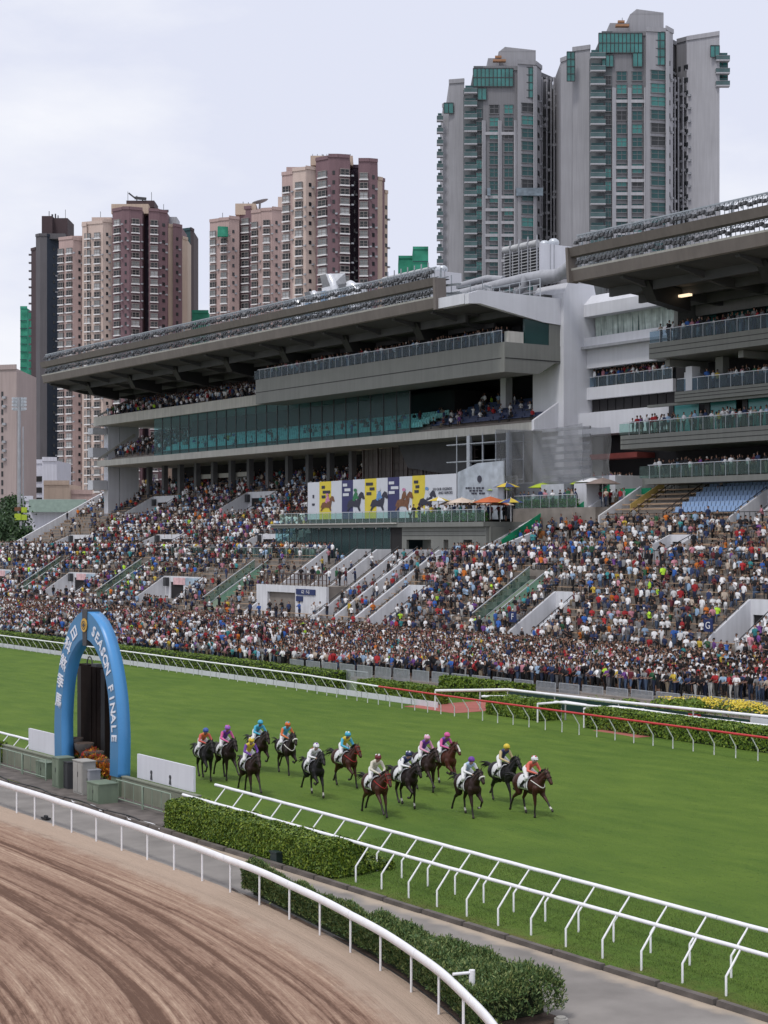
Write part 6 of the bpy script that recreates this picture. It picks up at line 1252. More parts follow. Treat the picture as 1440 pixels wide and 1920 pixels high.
# nearest spectators: each an object of its own
key = sorted(near, key=lambda i: A[i][1]); names_arm = {'down':'arms hanging','up':'both hands raised','phone':'holding hands up before the face','cross':'arms folded','walk':'arms swinging','one':'one arm raised','rail':'leaning forward'}
rows_ = {}
for i in key:
    q = int((A[i][0]-front_x(A[i][1]))/1.0); rows_.setdefault(q, []).append(i)
def sname(i): return SHIRTS[si[i]][0]
seen = {}
for q, L in rows_.items():
    for j, i in enumerate(L):
        o = bpy.data.objects.new('person', NEAR[ti[i]]); link(o); o.location = tuple(A[i]); o.rotation_euler = (0,0,float(yaw[i])); o.scale = (scl[i],)*3
        for sl_, m_ in zip(range(5), (MK[ki[i]], MS[si[i]], ML[li[i]], MH[hi_[i]], MSH)): o.material_slots[sl_].link = 'OBJECT'; o.material_slots[sl_].material = m_
        lf = sname(L[j+1]) if j+1 < len(L) else None; rt_ = sname(L[j-1]) if j else None
        px_ = pxx[i]; land = 'above the yellow flowers' if px_ > 1290 else 'behind the hedge with red rail' if px_ > 1110 else 'behind the red path gap'
        row = 'front row' if q <= 0 else 'second row' if q == 1 else 'third row' if q == 2 else 'rear rows'
        pos = f'between {lf} and {rt_} tops' if lf and rt_ else 'at the row end'
        lab = f'{sname(i)} top, {LOWERS[li[i]][0]} {"shorts" if TPL[ti[i]][2]=="short" else "trousers"}, {names_arm[TPL[ti[i]][1]]}, {row}, {pos}'
        tag(o, ' '.join(lab.split()[:16]), 'person', 'spectators in the nearest rows behind the barriers')
        seen.setdefault(o['label'], []).append((i, o, land))
for k_, L in seen.items():
    if len(L) > 1:
        for i, o, land in L: o['label'] = ' '.join((f"{sname(i)} top, {LOWERS[li[i]][0]} legs, {names_arm[TPL[ti[i]][1]]}, {land}, beside {HAIRS[hi_[i]][0]} hair").split()[:12])
# ================================================================ BETWEEN FAR RAIL AND CROWD
def Yx(px, X, py=1300): return atX(px, py, X).y
hs = [(Yx(648,66.5),262,'long clipped hedge behind the far rail, left of the barrier gap'),(Yx(824,66.5),Yx(694,66.5),'short clipped hedge behind the red rail, left of the first path'),(Yx(1024,66),Yx(925,66),'short clipped hedge between the two red path gaps'),(40,Yx(1110,66),'clipped hedge behind the red rail at the right edge')]
for k, (ya, yb_, lb) in enumerate(hs):
    L = yb_-ya; h = 1.45 if k == 0 else 1.15
    hedge('clipped_hedge', (65.4, ya, .05, 67.2 if k else 66.9, yb_, h), int(min(60000, 700*L+5000)), .115, 120+k, M['leaf_far'], lb, amp=.025, jit=.4, group='hedges behind the far rail')
hedge('clipped_hedge', (71.2, Yx(985,71.5), .05, 72.4, Yx(830,71.5), 1.25), 5000, .15, 130, M['leaf_far'], 'clipped hedge behind the second white rail left of centre', group='hedges behind the far rail')
kb = empty('rail_kickboard', (65.1, 150, 0), label='low pale board along the foot of the far rail, left part', cat='board')
y = Yx(820, 65.1)
while y < 240: MB().box(0, y-150, 0, .08, y-150+2.9, .38).build('board', M['wall_white'], kb); y += 3.0
def straight_rail(pts, zt, label, post_step=3.0, hook=False, name='white_rail', r=.075):
    P_ = [gnd(a, b, zt) for a, b in pts]; c = P_[0]; root = empty(name, (c.x, c.y, 0), label=label, cat='rail', group='white rails behind the red rail')
    L = [Vector((p.x-c.x, p.y-c.y, zt)) for p in P_]; MB().tube(L, r, 10).build('rail_length', M['rail'], root)
    for a, b in zip(L[:-1], L[1:]):
        n_ = max(1, int((b-a).length/post_step))
        for k in range(n_+1):
            q = a.lerp(b, k/n_); g = MB()
            if hook: g.tube([(q.x+.5, q.y, 0), (q.x+.5, q.y, zt*.75), (q.x+.42, q.y, zt*.95), (q.x+.25, q.y, zt+.05), (q.x, q.y, zt+.03)], .04, 8)
            else: g.tube([(q.x, q.y, 0), (q.x, q.y, zt)], .05, 8)
            g.build('post', M['rail'], root)
straight_rail([(816,1295),(900,1294),(952,1293),(1040,1303),(1160,1316),(1300,1330),(1440,1344),(1560,1357)], 1.25, 'thick white straight rail with a bend, in front of the crowd at the right', 3.2, r=.09)
straight_rail([(903,1306),(955,1306),(1040,1316),(1120,1325),(1200,1331),(1300,1345),(1440,1361),(1520,1371)], 1.1, 'white rail on cane-shaped posts between the hedge and the dark green boards', 2.4, True)
straight_rail([(1008,1320),(1060,1316),(1100,1322)], 1.1, 'short white gate rail left of the second red path', 2.2); straight_rail([(1095,1329),(1150,1325),(1200,1331)], 1.1, 'short white gate rail right of the second red path', 2.2)
bd = empty('advert_board', (69.6, 70, 0), label='long dark green advertising boards with a red patch behind the near white rails', cat='board')
M['boardgreen'] = mat('dark_green_board', (.012,.045,.04), .5, .1, 1)
y = Yx(1404, 69.6)
while y < Yx(985, 69.6): MB().box(0, y-70, .1, .08, y-70+1.9, 1.0).build('board_panel', M['boardgreen'], bd); y += 1.94
a, b = Yx(1312,69.5), Yx(1284,69.5); MB().box(-.03, a-70, .45, -.005, b-70-.2, .95).build('red_logo', M['red'], bd); MB().box(0, 50-70, .1, .08, Yx(1407,69.6)-70, 1.15).build('white_panel', M['wall_white'], bd)
# crowd barriers
bp = MB()
for k in range(22): bp.bar((0, .10+k*.092, .15), (0, .10+k*.092, 1.12), .03)
for z in (.15, 1.12): bp.bar((0,.05,z), (0,2.1,z), .045)
bp.bar((0,.05,0),(0,.05,1.12),.045).bar((0,2.1,0),(0,2.1,1.12),.045).bar((-.3,.3,.02),(.3,.3,.02),.05).bar((-.3,1.8,.02),(.3,1.8,.02),.05); bme = bp.mesh('crowd_barrier', M['steel'])
y = 62.0; k = 0; spot = ['above the yellow flowers','in front of people left of the flowers','near the first red path','left of the second white rail','behind the hedge gap']
pos_l = []
while y < 119.5:
    if 720+3200*((front_x(y)-.35)*CT-(y+2.1)*ST)/((front_x(y)-.35)*ST+(y+2.1)*CT) < 1440: pos_l.append(y)
    y += 2.16
for k, y in enumerate(pos_l):
    x = front_x(y)-.35; o = inst('crowd_barrier', bme, None, (x, y, 0)); nearest = min(range(n), key=lambda i: abs(A[i][0]-x-.8)+abs(A[i][1]-y-1))
    px_ = 720+3200*(x*CT-y*ST)/(x*ST+y*CT); sp = spot[0] if px_ > 1290 else spot[1] if px_ > 1150 else spot[2] if px_ > 980 else spot[3] if px_ > 820 else spot[4]
    n2_ = min(range(n), key=lambda i: abs(A[i][0]-x-.8)+abs(A[i][1]-y-2.0)); ORD = 'nearest second third fourth fifth sixth seventh eighth ninth tenth eleventh twelfth thirteenth fourteenth fifteenth sixteenth seventeenth eighteenth nineteenth twentieth'.split(); kk = sum(1 for y_ in pos_l[:k] if 720+3200*((front_x(y_)-.35)*CT-(y_+2.1)*ST)/((front_x(y_)-.35)*ST+(y_+2.1)*CT) < 1440)
    tag(o, (f'{ORD[kk]} steel crowd barrier from the right edge, {sp}' if kk < 20 else f'steel crowd barrier before {sname(nearest)} and {sname(n2_)} tops, {sp}'), 'barrier', 'steel crowd barriers holding back the spectators')
# grey mesh gate in the hedge gap
g = MB(); ya, yb_ = Yx(690,66.4), Yx(650,66.4)
for y in np.arange(ya, yb_, .16): g.bar((66.4-66.4, y-ya, .1), (0, y-ya, 1.6), .03)
g.bar((0,0,1.6),(0,yb_-ya,1.6),.06).bar((0,0,.1),(0,yb_-ya,.1),.06); g.build('mesh_gate', M['steel'], label='grey barred gate in the gap of the hedge behind the far rail', cat='gate', loc=(66.4, ya, 0))
g = MB(); g.prism([(Yx(640,65.9)-ya, .1), (Yx(655,65.9)-ya, 1.35), (Yx(668,65.9)-ya, .9), (Yx(668,65.9)-ya, .1)], 'x', 0, .4); 
# yellow flowers and round shrubs
M['petal_y'] = leafm('yellow_petal', (.50,.36,.02), (.68,.52,.04), (.75,.62,.12))
r = np.random.default_rng(77); fl = empty('flower_bed', (75.5, 66, 0), label='bed of yellow flowers in front of the crowd at the right edge', cat='flower bed')
n_ = 9000; P = np.c_[r.uniform(74.6,77.6,n_)-75.5, r.uniform(56, Yx(1285,76),n_)-66, r.uniform(.2,.95,n_)]; V, F = leaf_cloud(P, np.tile([0,0,1.],(n_,1)), .13, 1, 78); inst('foliage', np_mesh('foliage', V, F, M['leaf_far']), fl)
n_ = 3400; cl = r.normal(0,1,(60,2)); ci = r.integers(0,60,n_); cy = r.uniform(56, Yx(1283,76), 60)-66; cx = r.uniform(-.9, 1.8, 60)
P = np.c_[cx[ci]+r.normal(0,.3,n_), cy[ci]+r.normal(0,.35,n_), r.uniform(.75,1.15,n_)]; V, F = leaf_cloud(P, np.tile([-.3,-.2,1.],(n_,1)), .13, .5, 79, 1.1); inst('petals', np_mesh('petals', V, F, M['petal_y']), fl)
for k, (px_, lb) in enumerate(((1180,'round green shrub left of the other round shrubs, before the crowd'),(1240,'round green shrub between two others in front of the barriers'),(1271,'round green shrub just left of the dense yellow flowers'),(1300,'round green shrub at the left end of the yellow flower bed'))):
    p = gnd(px_, 1338, .3); n_ = 900; d = r.normal(0,1,(n_,3)); d /= np.linalg.norm(d,axis=1)[:,None]; V, F = leaf_cloud(d*[.8,.8,.6]+[0,0,.6], d, .16, .5, 90+k); root = empty('round_shrub', (p.x,p.y,0), label=lb, cat='shrub', group='round shrubs before the crowd'); inst('foliage', np_mesh('foliage', V, F, M['leaf_far']), root); MB().sphere((0,0,.5), .6, 8, 6, (1,1,.8)).build('core', M['hedge_core'], root)
n_ = 900; P = np.c_[r.uniform(-1,1,n_), r.uniform(-6,6,n_), r.uniform(.4,1.0,n_)]; V, F = leaf_cloud(P, np.tile([0,0,1.],(n_,1)), .13, .7, 95); c = gnd(1215,1335,.5); fb = empty('flower_patch', (c.x, c.y, 0), label='sparse yellow flowers among the round shrubs', cat='flowers'); inst('petals', np_mesh('petals', V[:1400], F[:350], M['petal_y']), fb); inst('foliage', np_mesh('foliage', V, F, M['leaf_far']), fb)
# ================================================================ RACEHORSES AND JOCKEYS
COATS = {'bay': (.048,.015,.009), 'chestnut': (.066,.018,.010), 'dark bay': (.022,.009,.007), 'brown': (.015,.008,.007), 'black': (.008,.007,.008)}
def coat(name, c):
    m = mat(name, c, .5, .2, 3.5, spec=.3); return m
MC = {k: coat(k.replace(' ', '_')+'_coat', v) for k, v in COATS.items()}
M['hair_black'] = mat('black_horse_hair', (.010,.008,.008), .6, .2, 9); M['point'] = mat('dark_horse_points', (.014,.010,.009), .5); M['sock'] = mat('white_sock', (.55,.53,.50), .7); M['hoof'] = mat('hoof_horn', (.03,.025,.022), .5)
M['numcloth'] = mat('white_number_cloth', (.66,.66,.68), .8, .04, 5); M['tack'] = mat('black_leather_tack', (.012,.011,.011), .45); M['noseband'] = mat('white_sheepskin', (.68,.66,.62), .95, .05, 9); M['redtack'] = mat('red_tack', (.30,.015,.015), .5); M['breech'] = mat('white_breeches', (.70,.70,.71), .7, .03, 5); M['boot'] = mat('black_boot', (.012,.012,.013), .35)
def V3(x, y, z): return Vector((x, y, z))
def chain(P, rs, tag_): return [('c', tuple(P[i]), rs[i], tuple(P[i+1]), rs[i+1], tag_) for i in range(len(P)-1)]
def dirv(a): a = math.radians(a); return V3(math.sin(a), 0, -math.cos(a))      # angle from straight down, forward positive
# pose: forelegs (forearm, cannon, pastern), hind legs (femur, gaskin, cannon, pastern), neck and head pitch
POSES = {
 'reach':   dict(f=((52,44,60),(6,-8,10)), h=((50,-34,14,36),(14,-58,-30,-10)), neck=(.50,.30), head=0),
 'gather':  dict(f=((66,-62,-95),(30,8,20)), h=((26,-66,-40,-30),(46,-44,6,30)), neck=(.46,.38), head=.05),
 'push':    dict(f=((6,-4,20),(60,-40,-80)), h=((52,-36,12,38),(66,-28,24,48)), neck=(.52,.28), head=-.03),
 'drive':   dict(f=((20,10,30),(58,-34,-70)), h=((12,-60,-36,-20),(50,-36,8,32)), neck=(.48,.34), head=.03),
 'stretch': dict(f=((18,6,30),(46,30,50)), h=((14,-60,-34,-20),(24,-54,-22,-6)), neck=(.55,.25), head=-.05)}
def horse_prims(ps, dy=0.0):
    P = [('e',(-.60,0,1.30),(.34,.27,.30),0), ('e',(-.72,.11,1.22),(.26,.15,.29),0,.5), ('e',(-.72,-.11,1.22),(.26,.15,.29),0,.5), ('e',(-.18,0,1.25),(.45,.255,.27),0), ('e',(.16,0,1.21),(.42,.265,.315),0,.08), ('e',(.50,0,1.25),(.30,.22,.32),0), ('e',(.40,0,1.44),(.24,.10,.14),0), ('e',(.68,0,1.22),(.16,.17,.22),0), ('e',(-.40,0,1.46),(.30,.13,.12),0)]
    nx, nz = ps['neck']; w = V3(.50,0,1.40); poll = V3(.52+nx+.06, dy, 1.44+nz+.08); t0 = V3(.66,0,1.28); thr = poll+V3(-.02,0,-.17)
    for a, b, ra, rb in ((w, poll, .15, .075), (t0, thr, .15, .085)):
        mid = a.lerp(b, .5)+V3(0,0,.02 if a is w else .03); P += chain([a, mid, b], [ra, (ra+rb)/2-.005, rb], 0)
    hp = ps['head']; d = V3(.62, 0, -.72+hp*1.5).normalized(); jaw = poll+d*.15+V3(-.03,0,-.03); mz = poll+d*.52
    P += chain([poll+V3(.0,0,-.02), poll+d*.22, poll+d*.40, mz], [.098, .088, .062, .056], 0)+[('c', tuple(jaw), .082, tuple(mz+V3(-.05,0,-.035)), .042, 0), ('e', tuple(poll+d*.10+V3(0,.055,.0)), (.05,.03,.04), 0), ('e', tuple(poll+d*.10+V3(0,-.055,.0)), (.05,.03,.04), 0), ('e', tuple(mz+V3(.0,.0,-.01)), (.055,.05,.05), 1)]
    for sg in (1,-1): P += [('c', tuple(poll+V3(-.01,sg*.05,.05)), .032, tuple(poll+V3(.02,sg*.062,.17)), .012, 0)]
    low = 9; legs = []
    for k, (a1, a2, a3) in enumerate(ps['f']):
        sg = 1 if k == 0 else -1; sh = V3(.58,sg*.13,1.14); el = V3(.50+.002*a1,sg*.145,.93); kn = el+dirv(a1)*.40; ft = kn+dirv(a2)*.29; hf = ft+dirv(a3)*.13; he = hf+dirv(a3-25)*.05
        P += chain([sh, el], [.15,.105], 0)+chain([el, kn], [.088,.050], 0)+[('e', tuple(kn), (.052,.046,.055), 1)]+chain([kn, ft], [.041,.036], 1)+chain([ft, hf], [.042,.036], 1+k+1)+chain([hf, he], [.045,.055], 4); low = min(low, he.z-.05); legs.append((ft, hf))
    for k, (a0, a1, a2, a3) in enumerate(ps['h']):
        sg = 1 if k == 0 else -1; hip = V3(-.66,sg*.12,1.22); st = hip+dirv(a0)*.36; hk = st+dirv(a1)*.44; ft = hk+dirv(a2)*.38; hf = ft+dirv(a3)*.13; he = hf+dirv(a3-25)*.05
        P += chain([hip, st], [.20,.135], 0)+chain([st, hk], [.112,.052], 0)+[('e', tuple(hk+V3(-.02,0,.015)), (.06,.04,.06), 1)]+chain([hk, ft], [.044,.038], 1)+chain([ft, hf], [.044,.037], 2 if k == 0 else 3)+chain([hf, he], [.047,.056], 4); low = min(low, he.z-.05); legs.append((ft, hf))
    return P, poll, d, mz, low
HB = {}
for k, ps in POSES.items():
    P, poll, d, mz, low = horse_prims(ps); HB[k] = (organic('racehorse_body', P, .019, 5200, [MC['bay'], M['point'], M['point'], M['point'], M['hoof']], 3), poll, d, mz, low)
# cloth patch lying over the barrel
def drape(x0, x1, a_, m_extra=.0, r_y=.275, r_z=.33, zc=1.22, nu=8, nv=14, thick=.012, taper=0):
    g = MB(); g.smooth = True; vs = []
    for side in (0, 1):
        for i in range(nu+1):
            x = x0+(x1-x0)*i/nu
            for j in range(nv+1):
                t = (j/nv*2-1)*a_; k = 1+side*thick/.3; tt = (abs(t)/a_)
                vs.append((x+taper*tt*(.5-i/nu), (r_y+.012)*k*math.sin(t), zc+(r_z+.012)*k*math.cos(t)))
    N = (nu+1)*(nv+1)
    for s_ in (0, 1):
        for i in range(nu):
            for j in range(nv): a = s_*N+i*(nv+1)+j; g.add([], []); g.f.append((a, a+1, a+nv+2, a+nv+1)); g.m.append(0); g.sm.append(True)
    g.v = [tuple(v) for v in vs]
    for i in range(nu): 
        for j in (0, nv): a = i*(nv+1)+j; g.f.append((a, a+nv+1, a+nv+1+N, a+N)); g.m.append(0); g.sm.append(False)
    for j in range(nv):
        for i in (0, nu): a = i*(nv+1)+j; g.f.append((a, a+1, a+1+N, a+N)); g.m.append(0); g.sm.append(False)
    return g
ckm = drape(-.44, .22, 2.12).mesh('number_cloth', M['numcloth']); sdm = drape(-.16, .14, .75, r_z=.37, thick=.03).mesh('saddle', M['tack'])
# jockey: local x forward, standing in the irons; tags 0 skin 1 torso silk 2 sleeve silk 3 breeches 4 boots
def jockey_prims(var):
    f = {'low':(.0,.0), 'mid':(-.05,.07), 'up':(-.09,.14)}[var]; dx, dz = f
    hip = V3(-.20,0,1.80+dz*.3); ch = V3(.10+dx,0,1.93+dz); sh = V3(.20+dx,0,1.97+dz); hd = V3(.35+dx,0,2.12+dz)
    P = [('e', tuple(hip), (.15,.165,.14), 3, .3), ('c', tuple(hip+V3(.06,0,.05)), .125, tuple(ch), .135, 1), ('e', tuple(ch+V3(.02,0,0)), (.15,.175,.115), 1, -.3), ('c', tuple(sh+V3(0,.14,0)), .07, tuple(sh+V3(0,-.14,0)), .07, 1),
         ('c', tuple(sh+V3(.03,0,.02)), .055, tuple(hd+V3(-.03,0,-.06)), .052, 0), ('e', tuple(hd+V3(.015,0,-.02)), (.098,.075,.11), 0), ('c', tuple(hd+V3(.105,0,-.03)), .016, tuple(hd+V3(.115,0,-.05)), .016, 0)]
    for sg in (1,-1):
        S0 = sh+V3(.0,sg*.185,-.02); el = V3(.30+dx,sg*.28,1.74+dz*.8); ha = V3(.58+dx*.4,sg*.085,1.70+dz*.2)
        P += [('c', tuple(S0), .068, tuple(el), .052, 2), ('c', tuple(el), .05, tuple(ha), .032, 2), ('e', tuple(ha+V3(.035,0,-.01)), (.045,.026,.038), 0)]
        for q in range(4): b = ha+V3(.06,(q-1.5)*.017,-.01-.004*abs(q-1.5)); P.append(('c', tuple(b), .0095, tuple(b+V3(.022,0,-.03+.003*q)), .008, 0))
        P.append(('c', tuple(ha+V3(.03,-sg*.022,.02)), .010, tuple(ha+V3(.075,-sg*.03,.005)), .008, 0))
        kn = V3(.20,sg*.29,1.52); an = V3(-.14,sg*.31,1.22); P += [('c', tuple(hip+V3(0,sg*.09,-.02)), .115, tuple(kn), .075, 3), ('c', tuple(kn), .072, tuple(kn.lerp(an,.35)), .062, 3), ('c', tuple(kn.lerp(an,.35)), .064, tuple(an), .045, 4), ('c', tuple(an+V3(-.03,0,-.05)), .042, tuple(an+V3(.15,0,-.06)), .034, 4)]
    return P, hd
JB = {}
for k in ('low','mid','up'):
    P, hd = jockey_prims(k); JB[k] = (organic('jockey_body', P, .0145, 5200, [MK[0], MS[0], MS[0], M['breech'], M['boot']], 2), hd)
SILK = {}
def silk(c):
    if c not in SILK: SILK[c] = mat('silk_%02d' % len(SILK), c, .5, .06, 4, spec=.4)
    return SILK[c]
W_ = (.70,.70,.72); NV = (.02,.03,.10); PK = (.60,.10,.30); RD = (.45,.03,.03); YL = (.62,.47,.04); CY = (.06,.38,.55); PU = (.14,.04,.30); OR = (.60,.15,.04); CR = (.58,.54,.46); LB = (.38,.50,.68); MR = (.14,.02,.025); CO = (.62,.13,.09)
# (x px, hoof y px, pose, mirror, coat, jockey build, torso, sleeve, cap, cap spot, details, labels)
TURN = [5,8,13,7,11,9,11,5,14,12,10,13,9,11]; SC = 1.05
FIELD = [
 (992,1533,'reach',1,'bay','mid',CO,CO,W_,RD,'blaze0','bay racehorse leading the field on the right, white sock on its fore foot','jockey in coral red silks and white cap on the leading horse'),
 (942,1509,'gather',1,'black','up',NV,(.50,.40,.20),YL,None,'','black racehorse just behind the leader on the far side','jockey in navy and gold silks with yellow cap'),
 (876,1533,'drive',-1,'dark bay','mid',LB,W_,PU,None,'nose socksH','dark bay racehorse with white noseband and white hind socks','jockey in pale blue and white silks with purple cap'),
 (830,1477,'gather',-1,'chestnut','mid',PU,PK,PK,None,'blaze sockH','chestnut racehorse with broad white blaze, on the far side of the pack','jockey in purple and pink silks with bright pink cap'),
 (794,1487,'reach',-1,'dark bay','up',PU,(.62,.28,.42),(.68,.36,.48),W_,'','dark bay racehorse half hidden behind the black one in the middle of the pack','jockey in purple silks with pale pink and white cap'),
 (757,1517,'push',1,'brown','low',NV,W_,NV,W_,'sockF','brown racehorse with a white fore sock beside the red-bridled horse','jockey in navy and white checked silks with striped navy cap'),
 (702,1532,'stretch',1,'bay','up',CR,CR,MR,W_,'red','bay racehorse in red bridle and breastplate nearest the rail in mid pack','jockey in cream silks with maroon cap'),
 (645,1478,'drive',1,'bay','up',YL,CY,CY,W_,'red whip','bay racehorse with red bridle on the far side, rider holding up a whip','jockey in yellow and sky blue silks with blue and white cap, whip raised'),
 (586,1498,'gather',-1,'black','low',W_,W_,W_,PU,'sockH','black racehorse with white ankle ridden by a rider in white','jockey in white silks with red patches and white cap'),
 (534,1456,'gather',1,'brown','up',CY,OR,OR,CY,'nosering','dark brown racehorse with pale breastplate at the far side of the rear group','jockey in blue and orange silks with orange cap'),
 (482,1447,'push',-1,'dark bay','mid',CY,CY,CY,None,'','dark bay racehorse mostly hidden behind the yellow silks rider','jockey in bright blue silks and blue cap, partly hidden'),
 (466,1492,'stretch',-1,'dark bay','up',YL,PU,YL,W_,'','dark bay racehorse on the near side of the rear group','jockey in yellow silks with purple sleeves and yellow striped cap'),
 (421,1464,'reach',1,'brown','up',PU,PK,(.32,.12,.50),PK,'','brown racehorse second from the left in the field','jockey in purple and pink silks with violet cap'),
 (380,1466,'push',1,'black','mid',OR,(.55,.10,.08),(.05,.10,.35),None,'','black racehorse last of the field next to the white board','jockey in orange red silks with dark blue cap')]
def taper_hair(P0, dirs, n, L, r0, seed, m, name, root):
    g = MB(); q = random.Random(seed)
    for k in range(n):
        a = P0(k/n) if callable(P0) else P0+V3(q.uniform(-.02,.02), q.uniform(-.035,.035), q.uniform(-.03,.03)); d = dirs(k/n, q); pts = [a]
        for s_ in range(4): a = a+d*(L/4); d = (d+V3(q.uniform(-.15,.1), q.uniform(-.12,.12), -.22)).normalized(); pts.append(a)
        g.tube(pts, [r0, r0*.95, r0*.8, r0*.55, r0*.15], 5)
    return g.build(name, m, root)
for k, (px_, py_, pose, mir, ct, jb, c1, c2, cc, cs, det, lab, jlab) in enumerate(FIELD):
    body, poll, d, mz, low = HB[pose]; air = .05 if pose == 'gather' else 0.0; p = gnd(px_+2, py_-3, 0); rz = -math.pi/2-math.radians(TURN[k])
    h = empty('racehorse', (p.x, p.y, air), rz, lab, 'racehorse', 'racehorses galloping down the straight'); dz = -low; h.scale = (SC,)*3
    def hp(o): o.location = (o.location[0], o.location[1], o.location[2]+dz); return o
    b = hp(inst('body', body, h)); b.scale = (1, mir, 1)
    for sl_, m_ in ((0, MC[ct]), (2, M['sock'] if 'sockF' in det or 'socksF' in det or k == 0 else M['point']), (3, M['sock'] if 'sock' in det and 'sockF' not in det else M['point'])): b.material_slots[sl_].link = 'OBJECT'; b.material_slots[sl_].material = m_
    if ct in ('bay','chestnut'): b.material_slots[1].link = 'OBJECT'; b.material_slots[1].material = M['point'] if ct == 'bay' else MC['chestnut']
    hp(taper_hair(V3(-.93,0,1.38), lambda t, q: V3(-.75,q.uniform(-.1,.1),.12+q.uniform(-.1,.2)).normalized(), 16, .85, .026, k, M['hair_black'] if ct != 'chestnut' else MC['chestnut'], 'tail', h))
    w = V3(.46,0,1.52); top_ = poll+V3(-.03,0,.07)
    hp(taper_hair(lambda t: w.lerp(top_, t)+V3(0,0,.015+.04*math.sin(math.pi*t)), lambda t, q: V3(-.7,q.uniform(-.5,.5)-.3,.25).normalized(), 20, .16, .022, k+50, M['hair_black'] if ct != 'chestnut' else MC['chestnut'], 'mane', h))
    cl = hp(inst('number_cloth', ckm, h)); num = str(k+1 if k+1 != 9 else 2)
    for sg in (1,-1):
        nm = inst('number', text_mesh(num, .28, M['tack'], .004), cl, (-.24, sg*.306, 1.14)); nm.rotation_euler = (math.pi/2, 0, 0 if sg < 0 else math.pi)
    hp(inst('saddle', sdm, h)); gt = MB(); gt.smooth = True
    gt.tube([(.1+.02, .29*math.sin(t), 1.215+.335*math.cos(t)) for t in np.linspace(0, 2*math.pi, 22)], .02, 6); hp(gt.build('girth', M['tack'], h))
    tk = M['redtack'] if 'red' in det.split() else M['tack']; g = MB(); side = d.cross(V3(0,1,0)).normalized()
    def ring(t, ry, rn, th, off=0): c0 = poll+d*t; return g.tube([c0+V3(0,1,0)*(ry*math.cos(a))+side*(rn*math.sin(a)+off) for a in np.linspace(0, 2*math.pi, 13)], th, 5)
    ring(.30, .085, .10, .012); ring(.09, .105, .125, .012); 
    for sg in (1,-1): g.tube([poll+V3(0,sg*.09,.02), poll+d*.42+V3(0,sg*.066,0)], .011, 5)
    hp(g.build('bridle', tk, h))
    if 'nose' in det: g = MB(); ring(.30, .092, .108, .034); hp(g.build('noseband', M['noseband'], h))
    if 'blaze' in det.split(): g = MB(); g.tube([poll+d*.08-side*-.0+V3(.06,0,.05), poll+d*.25+V3(.065,0,.052), poll+d*.44+V3(.05,0,.04)], [.03,.034,.045], 8); hp(g.build('blaze', M['sock'], h))
    ha = JB[jb]; hx = {'low':.56,'mid':.54,'up':.52}[jb]; hz = {'low':1.69,'mid':1.70,'up':1.71}[jb]; g = MB()
    jz = dz*1.0
    for sg in (1,-1): bit = poll+d*.42+V3(0,sg*.07,0); g.tube([bit, bit.lerp(V3(hx,sg*.09,hz), .5)+V3(0,0,-.06), V3(hx+.03,sg*.09,hz)], .009, 4)
    hp(g.build('reins', tk, h))
    if 'red' in det.split() or det == 'nosering' or k == 0:
        g = MB(); g.tube([(.34,.20,1.42),(.62,.22,1.36),(.83,.09,1.22),(.85,0,1.18),(.83,-.09,1.22),(.62,-.22,1.36),(.34,-.20,1.42)], .018, 6); hp(g.build('breastplate', M['redtack'] if 'red' in det.split() else M['noseband'], h))
    # jockey
    j = empty('person', (p.x, p.y, air), rz, jlab, 'person', 'jockeys riding in the race'); j.scale = (SC,)*3; jo = inst('body', ha[0], j, (0,0,dz-.02)); hd = ha[1]
    for sl_, m_ in ((0, MK[k % 3]), (1, silk(c1)), (2, silk(c2))): jo.material_slots[sl_].link = 'OBJECT'; jo.material_slots[sl_].material = m_
    g = MB(); g.sphere(tuple(hd+V3(-.005,0,.045)), .138, 14, 9, (1.05,.92,.88)); g.smooth = True; g.prism([(-.1,0),(-.05,.012),(.05,.012),(.1,0)], 'x', 0, 0.01)
    g = MB(); g.sphere(tuple(hd+V3(-.005,0,.045)), .138, 14, 9, (1.05,.92,.88)); g.hexa([tuple(hd+V3(.08,-.075,.03)),tuple(hd+V3(.17,-.05,.02)),tuple(hd+V3(.17,.05,.02)),tuple(hd+V3(.08,.075,.03))], [tuple(hd+V3(.08,-.075,.045)),tuple(hd+V3(.17,-.05,.032)),tuple(hd+V3(.17,.05,.032)),tuple(hd+V3(.08,.075,.045))]); cp = g.build('cap', silk(cc), j); cp.location = (0,0,dz-.02)
    if cs:
        g = MB(); 
        for a in (0, 2.1, 4.2): v = V3(.6*math.cos(a), .6*math.sin(a), .75).normalized(); g.sphere(tuple(hd+V3(-.005,0,.045)+V3(v.x*.118, v.y*.103, v.z*.10)), .045, 8, 5)
        sp = g.build('cap_pattern', silk(cs), cp, kind='stuff')
    g = MB(); g.tube([hd+V3(.085,-.075,.005), hd+V3(.11,0,.01), hd+V3(.085,.075,.005)], .024, 6); gg = g.build('goggles', M['tack'], j); gg.location = (0,0,dz-.02)
    st_ = MB()
    for sg in (1,-1): st_.tube([(.02,sg*.22,1.52),(-.08,sg*.29,1.24)], .012, 5); st_.tube([(-.08,sg*.29,1.24),(-.13,sg*.30,1.15),(-.03,sg*.30,1.15),(-.08,sg*.29,1.24)], .012, 5)
    hp(st_.build('stirrups', M['tack'], h))
    if 'whip' in det: wv = MB().tube([(.52,-.10,1.70),(.72,-.2,1.95),(.86,-.26,2.14)], [.012,.009,.005], 5).build('whip', M['tack'], label='thin black whip held up by the rider in yellow and sky blue', cat='whip', loc=(p.x,p.y,dz)); wv.rotation_euler = (0,0,rz); wv.scale = (SC,)*3
